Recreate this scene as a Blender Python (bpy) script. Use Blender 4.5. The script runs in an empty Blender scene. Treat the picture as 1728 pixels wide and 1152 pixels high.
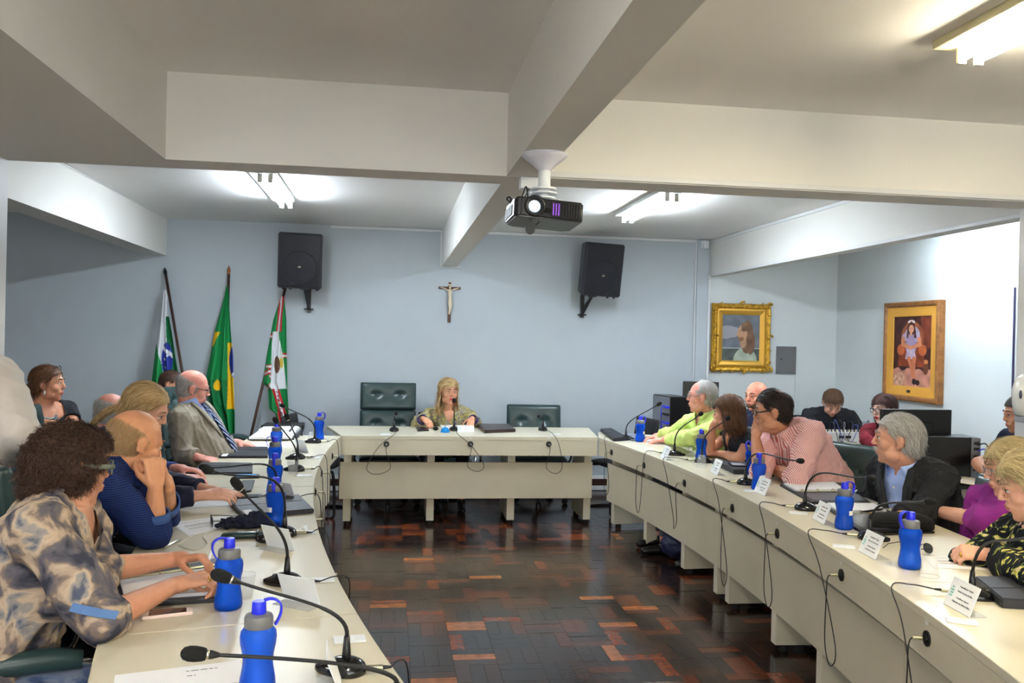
import bpy, bmesh, math, random
import numpy as np
from mathutils import Vector, Matrix
random.seed(7); rng = np.random.default_rng(7)
PI = math.pi
scene = bpy.context.scene
C = bpy.context.scene.collection

# ---------------------------------------------------------------- camera, world, exposure
H = 1.56; FPX = 1450.0; YAW = 0.14026; PITCH = -0.00175; ROLL = 0.02262
def _cam():
    cy, sy = math.cos(YAW), math.sin(YAW)
    f = np.array([sy*math.cos(PITCH), cy*math.cos(PITCH), math.sin(PITCH)])
    r0 = np.array([cy, -sy, 0.0]); u0 = np.cross(r0, f)
    r = r0*math.cos(ROLL) + u0*math.sin(ROLL); u = -r0*math.sin(ROLL) + u0*math.cos(ROLL)
    return r, u, f
CR, CU, CF = _cam()
cd = bpy.data.cameras.new('camera'); cam = bpy.data.objects.new('camera', cd); C.objects.link(cam)
m3 = Matrix((CR, CU, -CF)).transposed()
cam.matrix_world = Matrix.Translation((0, 0, H)) @ m3.to_4x4()
cd.sensor_width = 36.0; cd.lens = FPX/1728*36; cd.clip_start = .05; cd.clip_end = 60
cd.dof.use_dof = False
scene.camera = cam
world = bpy.data.worlds.new('world'); scene.world = world; world.use_nodes = True
bgn = world.node_tree.nodes['Background']; bgn.inputs[0].default_value = (.75, .85, 1, 1); bgn.inputs[1].default_value = .25
vs = scene.view_settings
vs.view_transform = 'Standard'; vs.look = 'None'; vs.gamma = 1; vs.use_curve_mapping = False
vs.exposure = 3.2
scene.cycles.max_bounces = 7; scene.cycles.diffuse_bounces = 4; scene.cycles.transparent_max_bounces = 12
scene.cycles.caustics_reflective = False; scene.cycles.caustics_refractive = False
scene.cycles.sample_clamp_indirect = 6
# colour and strength of the fluorescent tubes (used by the lamp builder): cool daylight tubes at the far end, warmer ones near
TUBE_COOL = ((.80, .90, 1.0), 15.5)
TUBE_WARM = ((1.0, .90, .68), 10.5)
TUBE_NEUTRAL = ((1.0, .97, .90), 13.0)

# added fill light behind the camera, brightens the beam faces and ceiling
_ad = bpy.data.lights.new('window_daylight', 'AREA'); _ad.shape = 'RECTANGLE'; _ad.size = 8.4; _ad.size_y = 1.25; _ad.energy = 20; _ad.color = (1.0, .97, .90)
_ao = bpy.data.objects.new('window_daylight', _ad); C.objects.link(_ao); _ao.location = (-.1, -4.12, 1.5); _ao.rotation_euler = (math.radians(108), 0, 0)

# ---------------------------------------------------------------- measuring helpers (photo measurements -> metres)
def ray(px, py): return CF*FPX + CR*(px-864) - CU*(py-576)
def AZ(px, py, z):
    D = ray(px, py); t = (z-H)/D[2]; return Vector((D[0]*t, D[1]*t, z))
def AY(px, py, y):
    D = ray(px, py); t = y/D[1]; return Vector((D[0]*t, y, H+D[2]*t))
def AX(px, py, x):
    D = ray(px, py); t = x/D[0]; return Vector((x, D[1]*t, H+D[2]*t))
def V(*a): return Vector(a)

# ---------------------------------------------------------------- materials
MATS = {}
def mat(name, col, rough=.5, metal=0., spec=.5, var=0., vscale=8., bump=0., bscale=60., emit=None, trans=0., alpha=1., coat=0., ior=None, col2=None, sheen=0.):
    if name in MATS: return MATS[name]
    m = bpy.data.materials.new(name); m.use_nodes = True; nt = m.node_tree; b = nt.nodes['Principled BSDF']
    L = nt.links.new
    b.inputs['Base Color'].default_value = (*col, 1); b.inputs['Roughness'].default_value = rough
    b.inputs['Metallic'].default_value = metal; b.inputs['Specular IOR Level'].default_value = spec
    b.inputs['Transmission Weight'].default_value = trans; b.inputs['Alpha'].default_value = alpha
    b.inputs['Coat Weight'].default_value = coat
    if sheen: b.inputs['Sheen Weight'].default_value = sheen
    if ior: b.inputs['IOR'].default_value = ior
    if emit: b.inputs['Emission Color'].default_value = (*emit[0], 1); b.inputs['Emission Strength'].default_value = emit[1]
    if var or bump or col2: tc = nt.nodes.new('ShaderNodeTexCoord')
    if var or col2:
        n = nt.nodes.new('ShaderNodeTexNoise'); n.inputs['Scale'].default_value = vscale; n.inputs['Detail'].default_value = 4
        L(tc.outputs['Object'], n.inputs['Vector'])
        mx = nt.nodes.new('ShaderNodeMix'); mx.data_type = 'RGBA'
        c2 = col2 or tuple(max(0, c*(1-var)) for c in col)
        c1 = col if col2 else tuple(min(1, c*(1+var*.6)) for c in col)
        mx.inputs[6].default_value = (*c1, 1); mx.inputs[7].default_value = (*c2, 1)
        mr = nt.nodes.new('ShaderNodeMapRange'); mr.inputs[1].default_value = .35; mr.inputs[2].default_value = .65
        L(n.outputs[0], mr.inputs[0]); L(mr.outputs[0], mx.inputs[0]); L(mx.outputs[2], b.inputs['Base Color'])
    if bump:
        n2 = nt.nodes.new('ShaderNodeTexNoise'); n2.inputs['Scale'].default_value = bscale; n2.inputs['Detail'].default_value = 3
        L(tc.outputs['Object'], n2.inputs['Vector'])
        bp = nt.nodes.new('ShaderNodeBump'); bp.inputs['Strength'].default_value = bump; bp.inputs['Distance'].default_value = .01
        L(n2.outputs[0], bp.inputs['Height']); L(bp.outputs[0], b.inputs['Normal'])
    MATS[name] = m; return m
def stripes(name, c1, c2, scale, duty=.5, axis=2, rough=.8, rot=(0,0,0), attr=None, bump=.15):
    """woven striped cloth: stripes across one object axis (or across UV u when attr='UV')"""
    m = bpy.data.materials.new(name); m.use_nodes = True; nt = m.node_tree; b = nt.nodes['Principled BSDF']; L = nt.links.new
    b.inputs['Roughness'].default_value = rough; b.inputs['Specular IOR Level'].default_value = .2
    tc = nt.nodes.new('ShaderNodeTexCoord'); mp = nt.nodes.new('ShaderNodeMapping'); mp.inputs['Rotation'].default_value = rot
    L(tc.outputs[attr or 'Object'], mp.inputs[0]); sx = nt.nodes.new('ShaderNodeSeparateXYZ'); L(mp.outputs[0], sx.inputs[0])
    mu = nt.nodes.new('ShaderNodeMath'); mu.operation = 'MULTIPLY'; mu.inputs[1].default_value = scale; L(sx.outputs[axis], mu.inputs[0])
    fr = nt.nodes.new('ShaderNodeMath'); fr.operation = 'FRACT'; L(mu.outputs[0], fr.inputs[0])
    cr = nt.nodes.new('ShaderNodeValToRGB'); e = cr.color_ramp.elements; e[0].color = (*c1, 1); e[1].color = (*c2, 1)
    e[0].position = duty-.04; e[1].position = duty+.04
    x = e.new(.97); x.color = (*c2, 1); x = e.new(1.0); x.color = (*c1, 1)
    L(fr.outputs[0], cr.inputs[0]); L(cr.outputs[0], b.inputs['Base Color'])
    n2 = nt.nodes.new('ShaderNodeTexNoise'); n2.inputs['Scale'].default_value = 40; L(tc.outputs['Object'], n2.inputs['Vector'])
    bp = nt.nodes.new('ShaderNodeBump'); bp.inputs['Strength'].default_value = bump; bp.inputs['Distance'].default_value = .01
    L(n2.outputs[0], bp.inputs['Height']); L(bp.outputs[0], b.inputs['Normal'])
    MATS[name] = m; return m
def blotch(name, cols, scale=6., rough=.85, detail=5., dist=1.5, pos=None, bump=.1):
    """printed cloth: a stepped ramp over distorted noise"""
    m = bpy.data.materials.new(name); m.use_nodes = True; nt = m.node_tree; b = nt.nodes['Principled BSDF']; L = nt.links.new
    b.inputs['Roughness'].default_value = rough; b.inputs['Specular IOR Level'].default_value = .2
    tc = nt.nodes.new('ShaderNodeTexCoord'); n = nt.nodes.new('ShaderNodeTexNoise'); n.inputs['Scale'].default_value = scale
    n.inputs['Detail'].default_value = detail; n.inputs['Distortion'].default_value = dist; L(tc.outputs['Object'], n.inputs['Vector'])
    cr = nt.nodes.new('ShaderNodeValToRGB'); cr.color_ramp.interpolation = 'EASE'
    k = len(cols); pos = pos or [.3+.4*i/(k-1) for i in range(k)]
    e = cr.color_ramp.elements; e[0].position = pos[0]; e[0].color = (*cols[0], 1); e[1].position = pos[-1]; e[1].color = (*cols[-1], 1)
    for i in range(1, k-1): x = e.new(pos[i]); x.color = (*cols[i], 1)
    L(n.outputs[0], cr.inputs[0]); L(cr.outputs[0], b.inputs['Base Color'])
    bp = nt.nodes.new('ShaderNodeBump'); bp.inputs['Strength'].default_value = bump; bp.inputs['Distance'].default_value = .01
    L(n.outputs[0], bp.inputs['Height']); L(bp.outputs[0], b.inputs['Normal'])
    MATS[name] = m; return m
def attrmat(name, rough=.8, attr='col', bump=0.):
    m = bpy.data.materials.new(name); m.use_nodes = True; nt = m.node_tree; b = nt.nodes['Principled BSDF']
    a = nt.nodes.new('ShaderNodeAttribute'); a.attribute_name = attr; nt.links.new(a.outputs['Color'], b.inputs['Base Color'])
    b.inputs['Roughness'].default_value = rough; b.inputs['Specular IOR Level'].default_value = .25
    MATS[name] = m; return m
def sr(r, g, b):   # sRGB 0-255 -> linear
    return tuple(((c/255)/12.92 if c/255 <= .04045 else ((c/255+.055)/1.055)**2.4) for c in (r, g, b))

# ---------------------------------------------------------------- mesh helpers
def tag(o, label=None, cat=None, group=None, kind=None):
    if label: o['label'] = label
    if cat: o['category'] = cat
    if group: o['group'] = group
    if kind: o['kind'] = kind
    return o
def link(name, me, m=None, parent=None, smooth=False):
    if m is not None:
        for x in (m if isinstance(m, (list, tuple)) else [m]): me.materials.append(x)
    if smooth: me.polygons.foreach_set('use_smooth', [True]*len(me.polygons))
    o = bpy.data.objects.new(name, me); C.objects.link(o)
    if parent is not None:
        o.parent = parent
    return o
def obj(name, bm, m=None, parent=None, smooth=False, world=False, auto=None):
    me = bpy.data.meshes.new(name); bm.to_mesh(me); bm.free()
    o = link(name, me, m, parent, smooth)
    if auto is not None:
        me.polygons.foreach_set('use_smooth', [True]*len(me.polygons))
        me.set_sharp_from_angle(angle=math.radians(auto))
    return o
def meshobj(name, verts, faces, m=None, parent=None, smooth=False):
    me = bpy.data.meshes.new(name); me.from_pydata([tuple(v) for v in verts], [], [tuple(f) for f in faces]); me.update()
    return link(name, me, m, parent, smooth)
def empty(name, loc=(0, 0, 0), rz=0., label=None, cat=None, group=None, kind=None):
    o = bpy.data.objects.new(name, None); C.objects.link(o); o.location = loc; o.rotation_euler = (0, 0, rz)
    o.empty_display_size = .05
    return tag(o, label, cat, group, kind)
def copytree(o, parent=None):
    c = o.copy(); C.objects.link(c)
    if parent is not None: c.parent = parent; c.matrix_parent_inverse = o.matrix_parent_inverse
    for ch in list(o.children): copytree(ch, c)
    return c
def BM(): return bmesh.new()
def box(bm, c, s, rz=0., bevel=0., rot=None, mi=0):
    M = Matrix.Translation(c) @ (rot.to_4x4() if rot is not None else Matrix.Rotation(rz, 4, 'Z'))
    r = bmesh.ops.create_cube(bm, size=1.0, matrix=M @ Matrix.Diagonal((*s, 1)))
    vs_ = r['verts']; fs = set(f for v in vs_ for f in v.link_faces)
    for f in fs: f.material_index = mi
    if bevel:
        es = list(set(e for v in vs_ for e in v.link_edges))
        r2 = bmesh.ops.bevel(bm, geom=es, offset=bevel, segments=2, affect='EDGES', profile=.6, clamp_overlap=True)
        for f in r2['faces']: f.material_index = mi
    return vs_
def boxmm(bm, a, b, bevel=0., mi=0):
    a = Vector(a); b = Vector(b)
    return box(bm, (a+b)/2, tuple(abs(x) for x in (b-a)), bevel=bevel, mi=mi)
def cyl(bm, c, r, h, seg=24, r2=None, rot=None, mi=0, cap=True):
    M = Matrix.Translation(c) @ (rot.to_4x4() if rot is not None else Matrix())
    r_ = bmesh.ops.create_cone(bm, cap_ends=cap, segments=seg, radius1=r, radius2=r if r2 is None else r2, depth=h, matrix=M)
    for f in set(f for v in r_['verts'] for f in v.link_faces): f.material_index = mi
    return r_['verts']
def sph(bm, c, r, seg=16, s=(1, 1, 1), rot=None, mi=0):
    M = Matrix.Translation(c) @ (rot.to_4x4() if rot is not None else Matrix()) @ Matrix.Diagonal((*s, 1))
    r_ = bmesh.ops.create_uvsphere(bm, u_segments=seg, v_segments=max(6, seg//2), radius=r, matrix=M)
    for f in set(f for v in r_['verts'] for f in v.link_faces): f.material_index = mi
    return r_['verts']
def align(d, up=V(0, 0, 1)):
    """rotation taking +Z to d"""
    return Vector(d).normalized().to_track_quat('Z', 'Y').to_matrix()
def tube(bm, pts, r, seg=8, mi=0, caps=True, radii=None):
    pts = [Vector(p) for p in pts]; n = len(pts); rings = []
    t0 = (pts[1]-pts[0]).normalized(); a = t0.orthogonal().normalized()
    for i, p in enumerate(pts):
        t = (pts[min(i+1, n-1)]-pts[max(i-1, 0)])
        t = t.normalized() if t.length > 1e-9 else t0
        a = (a - t*a.dot(t)); a = a.normalized() if a.length > 1e-6 else t.orthogonal().normalized()
        b = t.cross(a); rr = radii[i] if radii else r
        rings.append([bm.verts.new(p + (a*math.cos(2*PI*k/seg)+b*math.sin(2*PI*k/seg))*rr) for k in range(seg)])
    for i in range(n-1):
        for k in range(seg):
            f = bm.faces.new((rings[i][k], rings[i][(k+1) % seg], rings[i+1][(k+1) % seg], rings[i+1][k])); f.material_index = mi
    if caps:
        f = bm.faces.new(rings[0][::-1]); f.material_index = mi; f = bm.faces.new(rings[-1]); f.material_index = mi
def lathe(bm, prof, c=(0, 0, 0), seg=24, mi=0, rot=None, cap0=False, cap1=False, sxy=(1, 1)):
    """prof: list of (r,z)"""
    c = Vector(c); rings = []
    for r, z in prof:
        ring = []
        for k in range(seg):
            p = V(r*math.cos(2*PI*k/seg)*sxy[0], r*math.sin(2*PI*k/seg)*sxy[1], z)
            if rot is not None: p = rot @ p
            ring.append(bm.verts.new(c+p))
        rings.append(ring)
    for i in range(len(prof)-1):
        for k in range(seg):
            f = bm.faces.new((rings[i][k], rings[i][(k+1) % seg], rings[i+1][(k+1) % seg], rings[i+1][k])); f.material_index = mi
    if cap0: f = bm.faces.new(rings[0][::-1]); f.material_index = mi
    if cap1: f = bm.faces.new(rings[-1]); f.material_index = mi
def prism(bm, poly, z0, z1, mi=0, bevel=0.):
    lo = [bm.verts.new((p[0], p[1], z0)) for p in poly]; hi = [bm.verts.new((p[0], p[1], z1)) for p in poly]
    n = len(poly); fs = [bm.faces.new(lo[::-1]), bm.faces.new(hi)]
    for i in range(n): fs.append(bm.faces.new((lo[i], lo[(i+1) % n], hi[(i+1) % n], hi[i])))
    for f in fs: f.material_index = mi
    bmesh.ops.recalc_face_normals(bm, faces=fs)
    return fs
def bez(p0, p1, p2, p3, n=14):
    p0, p1, p2, p3 = map(Vector, (p0, p1, p2, p3)); o = []
    for i in range(n+1):
        t = i/n; o.append(p0*(1-t)**3+p1*3*t*(1-t)**2+p2*3*t*t*(1-t)+p3*t**3)
    return o
def spline(pts, n=8):
    """Catmull-Rom through points"""
    P = [Vector(p) for p in pts]; P = [P[0]*2-P[1]] + P + [P[-1]*2-P[-2]]; o = []
    for i in range(1, len(P)-2):
        for k in range(n):
            t = k/n; a, b, c, d = P[i-1], P[i], P[i+1], P[i+2]
            o.append(.5*((2*b)+(-a+c)*t+(2*a-5*b+4*c-d)*t*t+(-a+3*b-3*c+d)*t**3))
    o.append(P[-2]); return o
def text(name, s, size, m, loc, rot, parent=None, align_x='CENTER', extrude=.0004):
    cu = bpy.data.curves.new(name, 'FONT'); cu.body = s; cu.size = size; cu.align_x = align_x; cu.align_y = 'CENTER'; cu.extrude = extrude
    cu.resolution_u = 2
    o = bpy.data.objects.new(name, cu); C.objects.link(o); o.data.materials.append(m)
    o.matrix_world = Matrix.Translation(loc) @ rot.to_4x4()
    me = bpy.data.meshes.new_from_object(o); mw = o.matrix_world.copy(); bpy.data.objects.remove(o)
    me.transform(mw); o = bpy.data.objects.new(name, me); C.objects.link(o)
    if parent is not None: o.parent = parent
    o['kind'] = 'stuff'
    return o
def frame3(x, y, z):
    return Matrix((x, y, z)).transposed()
# ================================================================= ROOM
WY = 8.835; ZC = 2.675; ZB = 2.299; XR = 4.83; XL = -5.2; YB = -4.2
Mwall = mat('wall_paint_blue_grey', sr(186, 195, 202), .6, var=.03, vscale=1.5, bump=.05, bscale=90)
Mwallr = mat('wall_paint_pale', sr(214, 220, 220), .6, var=.03, vscale=1.5, bump=.05, bscale=90)
Mceil = mat('ceiling_paint', sr(245, 243, 240), .8, var=.02, vscale=1.2, bump=.06, bscale=70)
Mbeam = mat('beam_paint', sr(232, 230, 224), .7, var=.02, vscale=1.5, bump=.05, bscale=70)
Mtrim = mat('white_trim', sr(225, 226, 226), .45)
Mdust = mat('ceiling_grime', sr(150, 150, 152), .8)
def S(name, bm, m, parent=None, **k):
    o = obj(name, bm, m, parent, **k)
    if parent is None: o['kind'] = 'structure'
    return o
def slab(name, a, b, m, parent=None, bevel=0.):
    bm = BM(); boxmm(bm, a, b, bevel); return S(name, bm, m, parent)
slab('wall_back', (XL-.1, WY, 0), (XR+.1, WY+.12, 3.0), Mwall)
# the alcove part of the back wall is painted paler, as is the right wall
slab('wall_back_alcove', (3.352, WY-.012, 0), (XR, WY-.0005, 2.675), Mwallr)
slab('wall_right', (XR, YB, 0), (XR+.12, WY, 3.0), Mwallr)
slab('wall_left', (XL-.12, YB, 0), (XL, WY, 3.0), Mwall)
slab('wall_front', (XL-.1, YB-.12, 0), (XR+.1, YB, 3.0), Mwallr)
slab('ceiling', (XL-.1, YB-.1, ZC), (XR+.1, WY+.1, ZC+.12), Mceil)
# beams: long beams run front to back, cross beams left to right
slab('ceiling_beam_center', (.502, YB, ZB+.0012), (.655, WY-.001, ZC), Mbeam)
slab('ceiling_beam_left', (-2.40, 4.052, ZB+.013), (-2.198, WY-.001, ZC), Mbeam)
slab('ceiling_beam_left_near', (-2.40, YB, ZB), (-.971, 3.85, ZC), Mbeam)
slab('ceiling_beam_right', (3.38, 4.052, ZB), (3.53, WY-.001, ZC), Mbeam)
slab('ceiling_beam_right_near', (3.38, YB, ZB), (3.53, 3.85, ZC), Mbeam)
slab('ceiling_beam_cross', (XL, 3.85, ZB), (XR, 4.052, ZC), Mbeam)
slab('ceiling_beam_cross_rear', (XL, -1.3, ZB), (XR, -1.1, ZC), Mbeam)
# columns under the cross beam and beside the alcove
slab('column_left', (-1.93, 3.87, 0), (-1.678, 4.05, ZB), Mtrim, bevel=.004)
slab('column_right', (3.215, 3.87, 0), (3.42, 4.05, ZB), Mtrim, bevel=.004)
slab('column_back', (3.215, WY-.05, 0), (3.352, WY-.0005, ZB+.37), Mwall, bevel=.003)
# trims and cable trunking
slab('trim_1', (-.62, WY-.018, ZC-.03), (.50, WY-.0005, ZC-.004), Mtrim, bevel=.004)
slab('trim_2', (.657, WY-.018, ZC-.03), (3.215, WY-.0005, ZC-.004), Mtrim, bevel=.004)
slab('trim_3', (.49, WY-.02, ZB-.014), (.70, WY-.0005, ZB), Mtrim, bevel=.003)
slab('trim_4', (.485, WY-.02, ZB), (.501, WY-.0005, ZC-.03), Mtrim, bevel=.003)
slab('trim_5', (3.336, WY-.074, 0), (3.356, WY-.0505, ZB-.01), Mtrim, bevel=.003)
slab('trim_6', (3.20, WY-.03, 0), (3.2145, WY-.0005, ZC-.03), Mtrim, bevel=.003)
slab('trim_7', (3.366, 4.06, ZC-.03), (3.3795, WY-.06, ZC-.006), Mtrim, bevel=.003)
slab('trim_8', (3.366, 4.06, ZB-.012), (3.3795, WY-.06, ZB+.012), Mtrim, bevel=.003)
slab('trim_9', (.66, 3.836, ZB+.004), (3.379, 3.8495, ZB+.028), Mtrim, bevel=.003)
slab('trim_10', (4.36, WY-.026, 0), (4.385, WY-.0125, 1.255), Mwallr, bevel=.002)
bm = BM(); tube(bm, spline([(-2.19, 4.3, ZC-.006), (-2.19, 5.5, ZC-.012), (-2.188, 6.6, ZC-.008), (-2.19, 8.6, ZC-.006)], 6), .004, 6)
S('trim_11', bm, Mtrim)
# baseboard: white strip, dark strip, white strip
Mdark_strip = mat('dark_skirting_wood', sr(58, 34, 28), .4)
slab('baseboard_back', (XL, WY-.016, .12), (3.2, WY-.0005, .16), Mtrim, bevel=.002)
slab('trim_12', (XL, WY-.014, .05), (3.2, WY-.0005, .118), Mdark_strip)
slab('trim_13', (XL, WY-.02, 0.002), (3.2, WY-.0005, .05), Mtrim, bevel=.002)
# small white junction box, dark conduit on the right wall
slab('trim_14', (4.819, 6.10, 1.15), (4.829, 6.113, 2.06), mat('dark_conduit', sr(58, 50, 90), .5))

# ---------------------------------------------------------------- floor with parquet blocks
Mfl = [mat('parquet_dark', sr(48, 34, 28), .16, var=.35, vscale=14, bump=.08, bscale=40, spec=.6),
       mat('parquet_black', sr(38, 28, 25), .16, var=.35, vscale=14, bump=.08, bscale=40, spec=.6),
       mat('parquet_brown', sr(66, 40, 29), .16, var=.35, vscale=16, bump=.08, bscale=40, spec=.6),
       mat('parquet_red', sr(98, 46, 25), .16, var=.3, vscale=18, bump=.08, bscale=40, spec=.6),
       mat('parquet_rust', sr(124, 58, 28), .16, var=.3, vscale=20, bump=.08, bscale=40, spec=.6),
       mat('parquet_amber', sr(158, 92, 46), .16, var=.25, vscale=20, bump=.08, bscale=40, spec=.6)]
Wt = [.31, .25, .21, .13, .07, .02]
fl = slab('floor', (XL-.1, YB-.1, -.12), (XR+.1, WY+.1, -.004), Mfl[0]); fl['kind'] = 'structure'
def block_mesh(mi):
    bm = BM(); box(bm, (0, 0, 0), (.0694, .2094, .012)); bmesh.ops.bevel(bm, geom=[e for e in bm.edges if all(v.co.z > 0 for v in e.verts)], offset=.0007, segments=1, affect='EDGES')
    me = bpy.data.meshes.new('parquet_block'); bm.to_mesh(me); bm.free(); me.materials.append(Mfl[mi]); return me
bmesh_ = [block_mesh(i) for i in range(6)]
blocks = []
T = .21
rr_ = random.Random(21)
for ix in range(-9, 18):
    for iy in range(7, 43):
        cx, cy = ix*T+.02, iy*T
        if cx < -1.7 or cx > 3.6 or cy > WY-.1: continue
        vert = (ix+iy) % 2
        for k in (-1, 0, 1):
            x, y = (cx+k*.07, cy) if vert else (cx, cy+k*.07)
            c_ = rr_.choices(range(6), Wt)[0]
            blocks.append((x, y, 0 if vert else PI/2, c_, rr_.uniform(-.0009, .0006)))
# the two pale repaired blocks in the middle of the hall floor
for (px, py) in ((770, 1047), (797, 1060), (788, 1108)):
    p = AZ(px, py, 0); b_ = min(range(len(blocks)), key=lambda i: (blocks[i][0]-p.x)**2+(blocks[i][1]-p.y)**2)
    blocks[b_] = (*blocks[b_][:3], 5, blocks[b_][4])
def seen_floor(b):
    x, y = b[0], b[1]
    lo = np.interp(y, [1.5, 2, 3.2, 4.3, 5.5, 9], [.1, .1, -.1, -.25, -.35, -.35])
    return lo < x < 1.95 and y > 2.9
order = sorted(range(len(blocks)), key=lambda i: (not seen_floor(blocks[i]), math.hypot(blocks[i][0], blocks[i][1])))
near_ = set(order[:299])
for i in sorted(near_):
    x, y, r, c_, dz = blocks[i]
    o = bpy.data.objects.new('parquet_block', bmesh_[c_]); C.objects.link(o); o.parent = fl; o.location = (x, y, -.006+dz); o.rotation_euler = (0, 0, r)
bm = BM()
for i, (x, y, r, c_, dz) in enumerate(blocks):
    if i in near_: continue
    h = .0694/2, .2094/2
    if r: h = h[1], h[0]
    z = dz
    vv = [bm.verts.new((x+sx*h[0], y+sy*h[1], zz)) for zz in (z, -.004) for sx, sy in ((-1, -1), (1, -1), (1, 1), (-1, 1))]
    f = bm.faces.new(vv[:4]); f.material_index = c_
    for a in range(4):
        f = bm.faces.new((vv[a], vv[4+a], vv[4+(a+1) % 4], vv[(a+1) % 4])); f.material_index = c_
o = obj('parquet_blocks', bm, Mfl, fl); o['kind'] = 'stuff'

# ---------------------------------------------------------------- fluorescent lamps
Mfix = mat('lamp_enamel', sr(214, 208, 170), .35); Mfix2 = mat('lamp_enamel_white', sr(220, 224, 226), .35)
Msock = mat('lamp_socket', sr(200, 198, 180), .5)
def tube_lamp(x, y0, y1, tone, label, z=ZC, enamel=None, tray=(-.02, .17)):
    """two tubes under a shallow tray; x centre, y0 near end, y1 far end"""
    colr, st = tone; L = y1-y0
    t = empty('ceiling_lamp', (x, (y0+y1)/2, z), 0, label, 'ceiling lamp')
    bm = BM(); box(bm, (tray[0], 0, -.016), (tray[1], L, .031), bevel=.004); obj('housing', bm, enamel or Mfix2, t)
    mt = mat('tube_glow_%.2f_%.2f' % (colr[2], st), (.9, .9, .9), .5, emit=(colr, st))
    for sx in (-1, 1):
        bm = BM(); cyl(bm, (sx*.034, 0, -.066), .0145, L-.1, 16, rot=Matrix.Rotation(PI/2, 3, 'X')); obj('tube', bm, mt, t, smooth=True)
        for sy in (-1, 1):
            bm = BM(); box(bm, (sx*.034, sy*(L/2-.035), -.06), (.034, .014, .058), bevel=.004); obj('lamp_socket', bm, Msock, t)
    return t
tube_lamp(-.865, 5.96, 7.20, TUBE_COOL, 'twin fluorescent tube lamp on the ceiling in front of the left wall speaker')
tube_lamp(1.99, 5.96, 7.20, TUBE_COOL, 'twin fluorescent tube lamp on the ceiling in front of the right wall speaker')
tube_lamp(2.04, 1.60, 2.87, TUBE_WARM, 'cream twin fluorescent tube lamp close by at the top right corner', enamel=Mfix, tray=(-.04, .17))
tube_lamp(-.25, -.5, .75, TUBE_NEUTRAL, 'fluorescent lamp over the near end of the left table, above the frame')
tube_lamp(4.30, 5.7, 6.9, (TUBE_COOL[0], 10.0), 'fluorescent lamp hidden behind the right beam, lighting the portrait wall')
for (x, y) in ((-.25, -2.7), (2.0, -2.7)):
    tube_lamp(x, y-.6, y+.6, TUBE_NEUTRAL, 'fluorescent lamp behind the viewer over the %s half of the hall' % ('left' if x < 1 else 'right'))
tube_lamp(-3.6, 1.2, 2.4, TUBE_NEUTRAL, 'fluorescent lamp over the left aisle out of view')

# unseen glowing windows, added behind the camera to go with the fill light
Mpane = mat('window_sky', (.8, .85, .9), .3, emit=((.93, .97, 1.0), .35))
for i, x in enumerate((-3.4, -1.2, 1.0, 3.2)):
    w = empty('window_%d' % (i+1), (x, YB+.02, 1.62), kind='structure')
    bm = BM(); box(bm, (0, .0, 0), (1.5, .02, 1.25)); obj('pane', bm, Mpane, w)
    for (cx, cz, sx, sz) in ((0, .65, 1.62, .06), (0, -.65, 1.62, .06), (-.78, 0, .06, 1.3), (.78, 0, .06, 1.3), (0, 0, .04, 1.25)):
        bm = BM(); box(bm, (cx, .025, cz), (sx, .05, sz), bevel=.004); obj('window_frame', bm, Mtrim, w)
# ================================================================= HORSESHOE OF TABLES
TZ = .75
Mtab = mat('table_laminate', sr(210, 202, 178), .33, var=.03, vscale=3, spec=.5)
Mapr = mat('table_apron', sr(206, 197, 172), .4, var=.04, vscale=3, bump=.02, bscale=50)
Mleg = mat('table_leg', sr(212, 205, 184), .4, var=.04, vscale=3)
Mblk = mat('black_plastic', sr(22, 22, 24), .35)
Mrub = mat('black_rubber', sr(16, 16, 17), .7)
Mchrome = mat('chrome', sr(210, 212, 215), .18, metal=1)
Mnum = mat('number_sticker', sr(225, 222, 214), .6)
LY = [7.11, 5.854, 5.084, 4.723, 4.346, 3.946, 3.645, 3.239, 2.622, 2.028, 1.3]
LX = [-.38, -.423, -.422, -.40, -.355, -.316, -.278, -.209, -.101, .05, .27]
RY = [7.11, 6.2, 4.954, 3.9, 2.787, 1.913, 1.0]
RX = [1.763, 1.862, 1.904, 1.85, 1.717, 1.548, 1.32]
pl = np.poly1d(np.polyfit(LY, LX, 4)); pr = np.poly1d(np.polyfit(RY, RX, 4))
def edge(side, y, off=0.):
    """point on the inner table edge (off metres outwards towards the seats)"""
    f = pl if side < 0 else pr; x = f(y); d = f.deriv()(y); n = V(1, -d, 0).normalized() * (side)
    return V(x, y, 0) + n*off
def inv(side, p):
    return p
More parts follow.
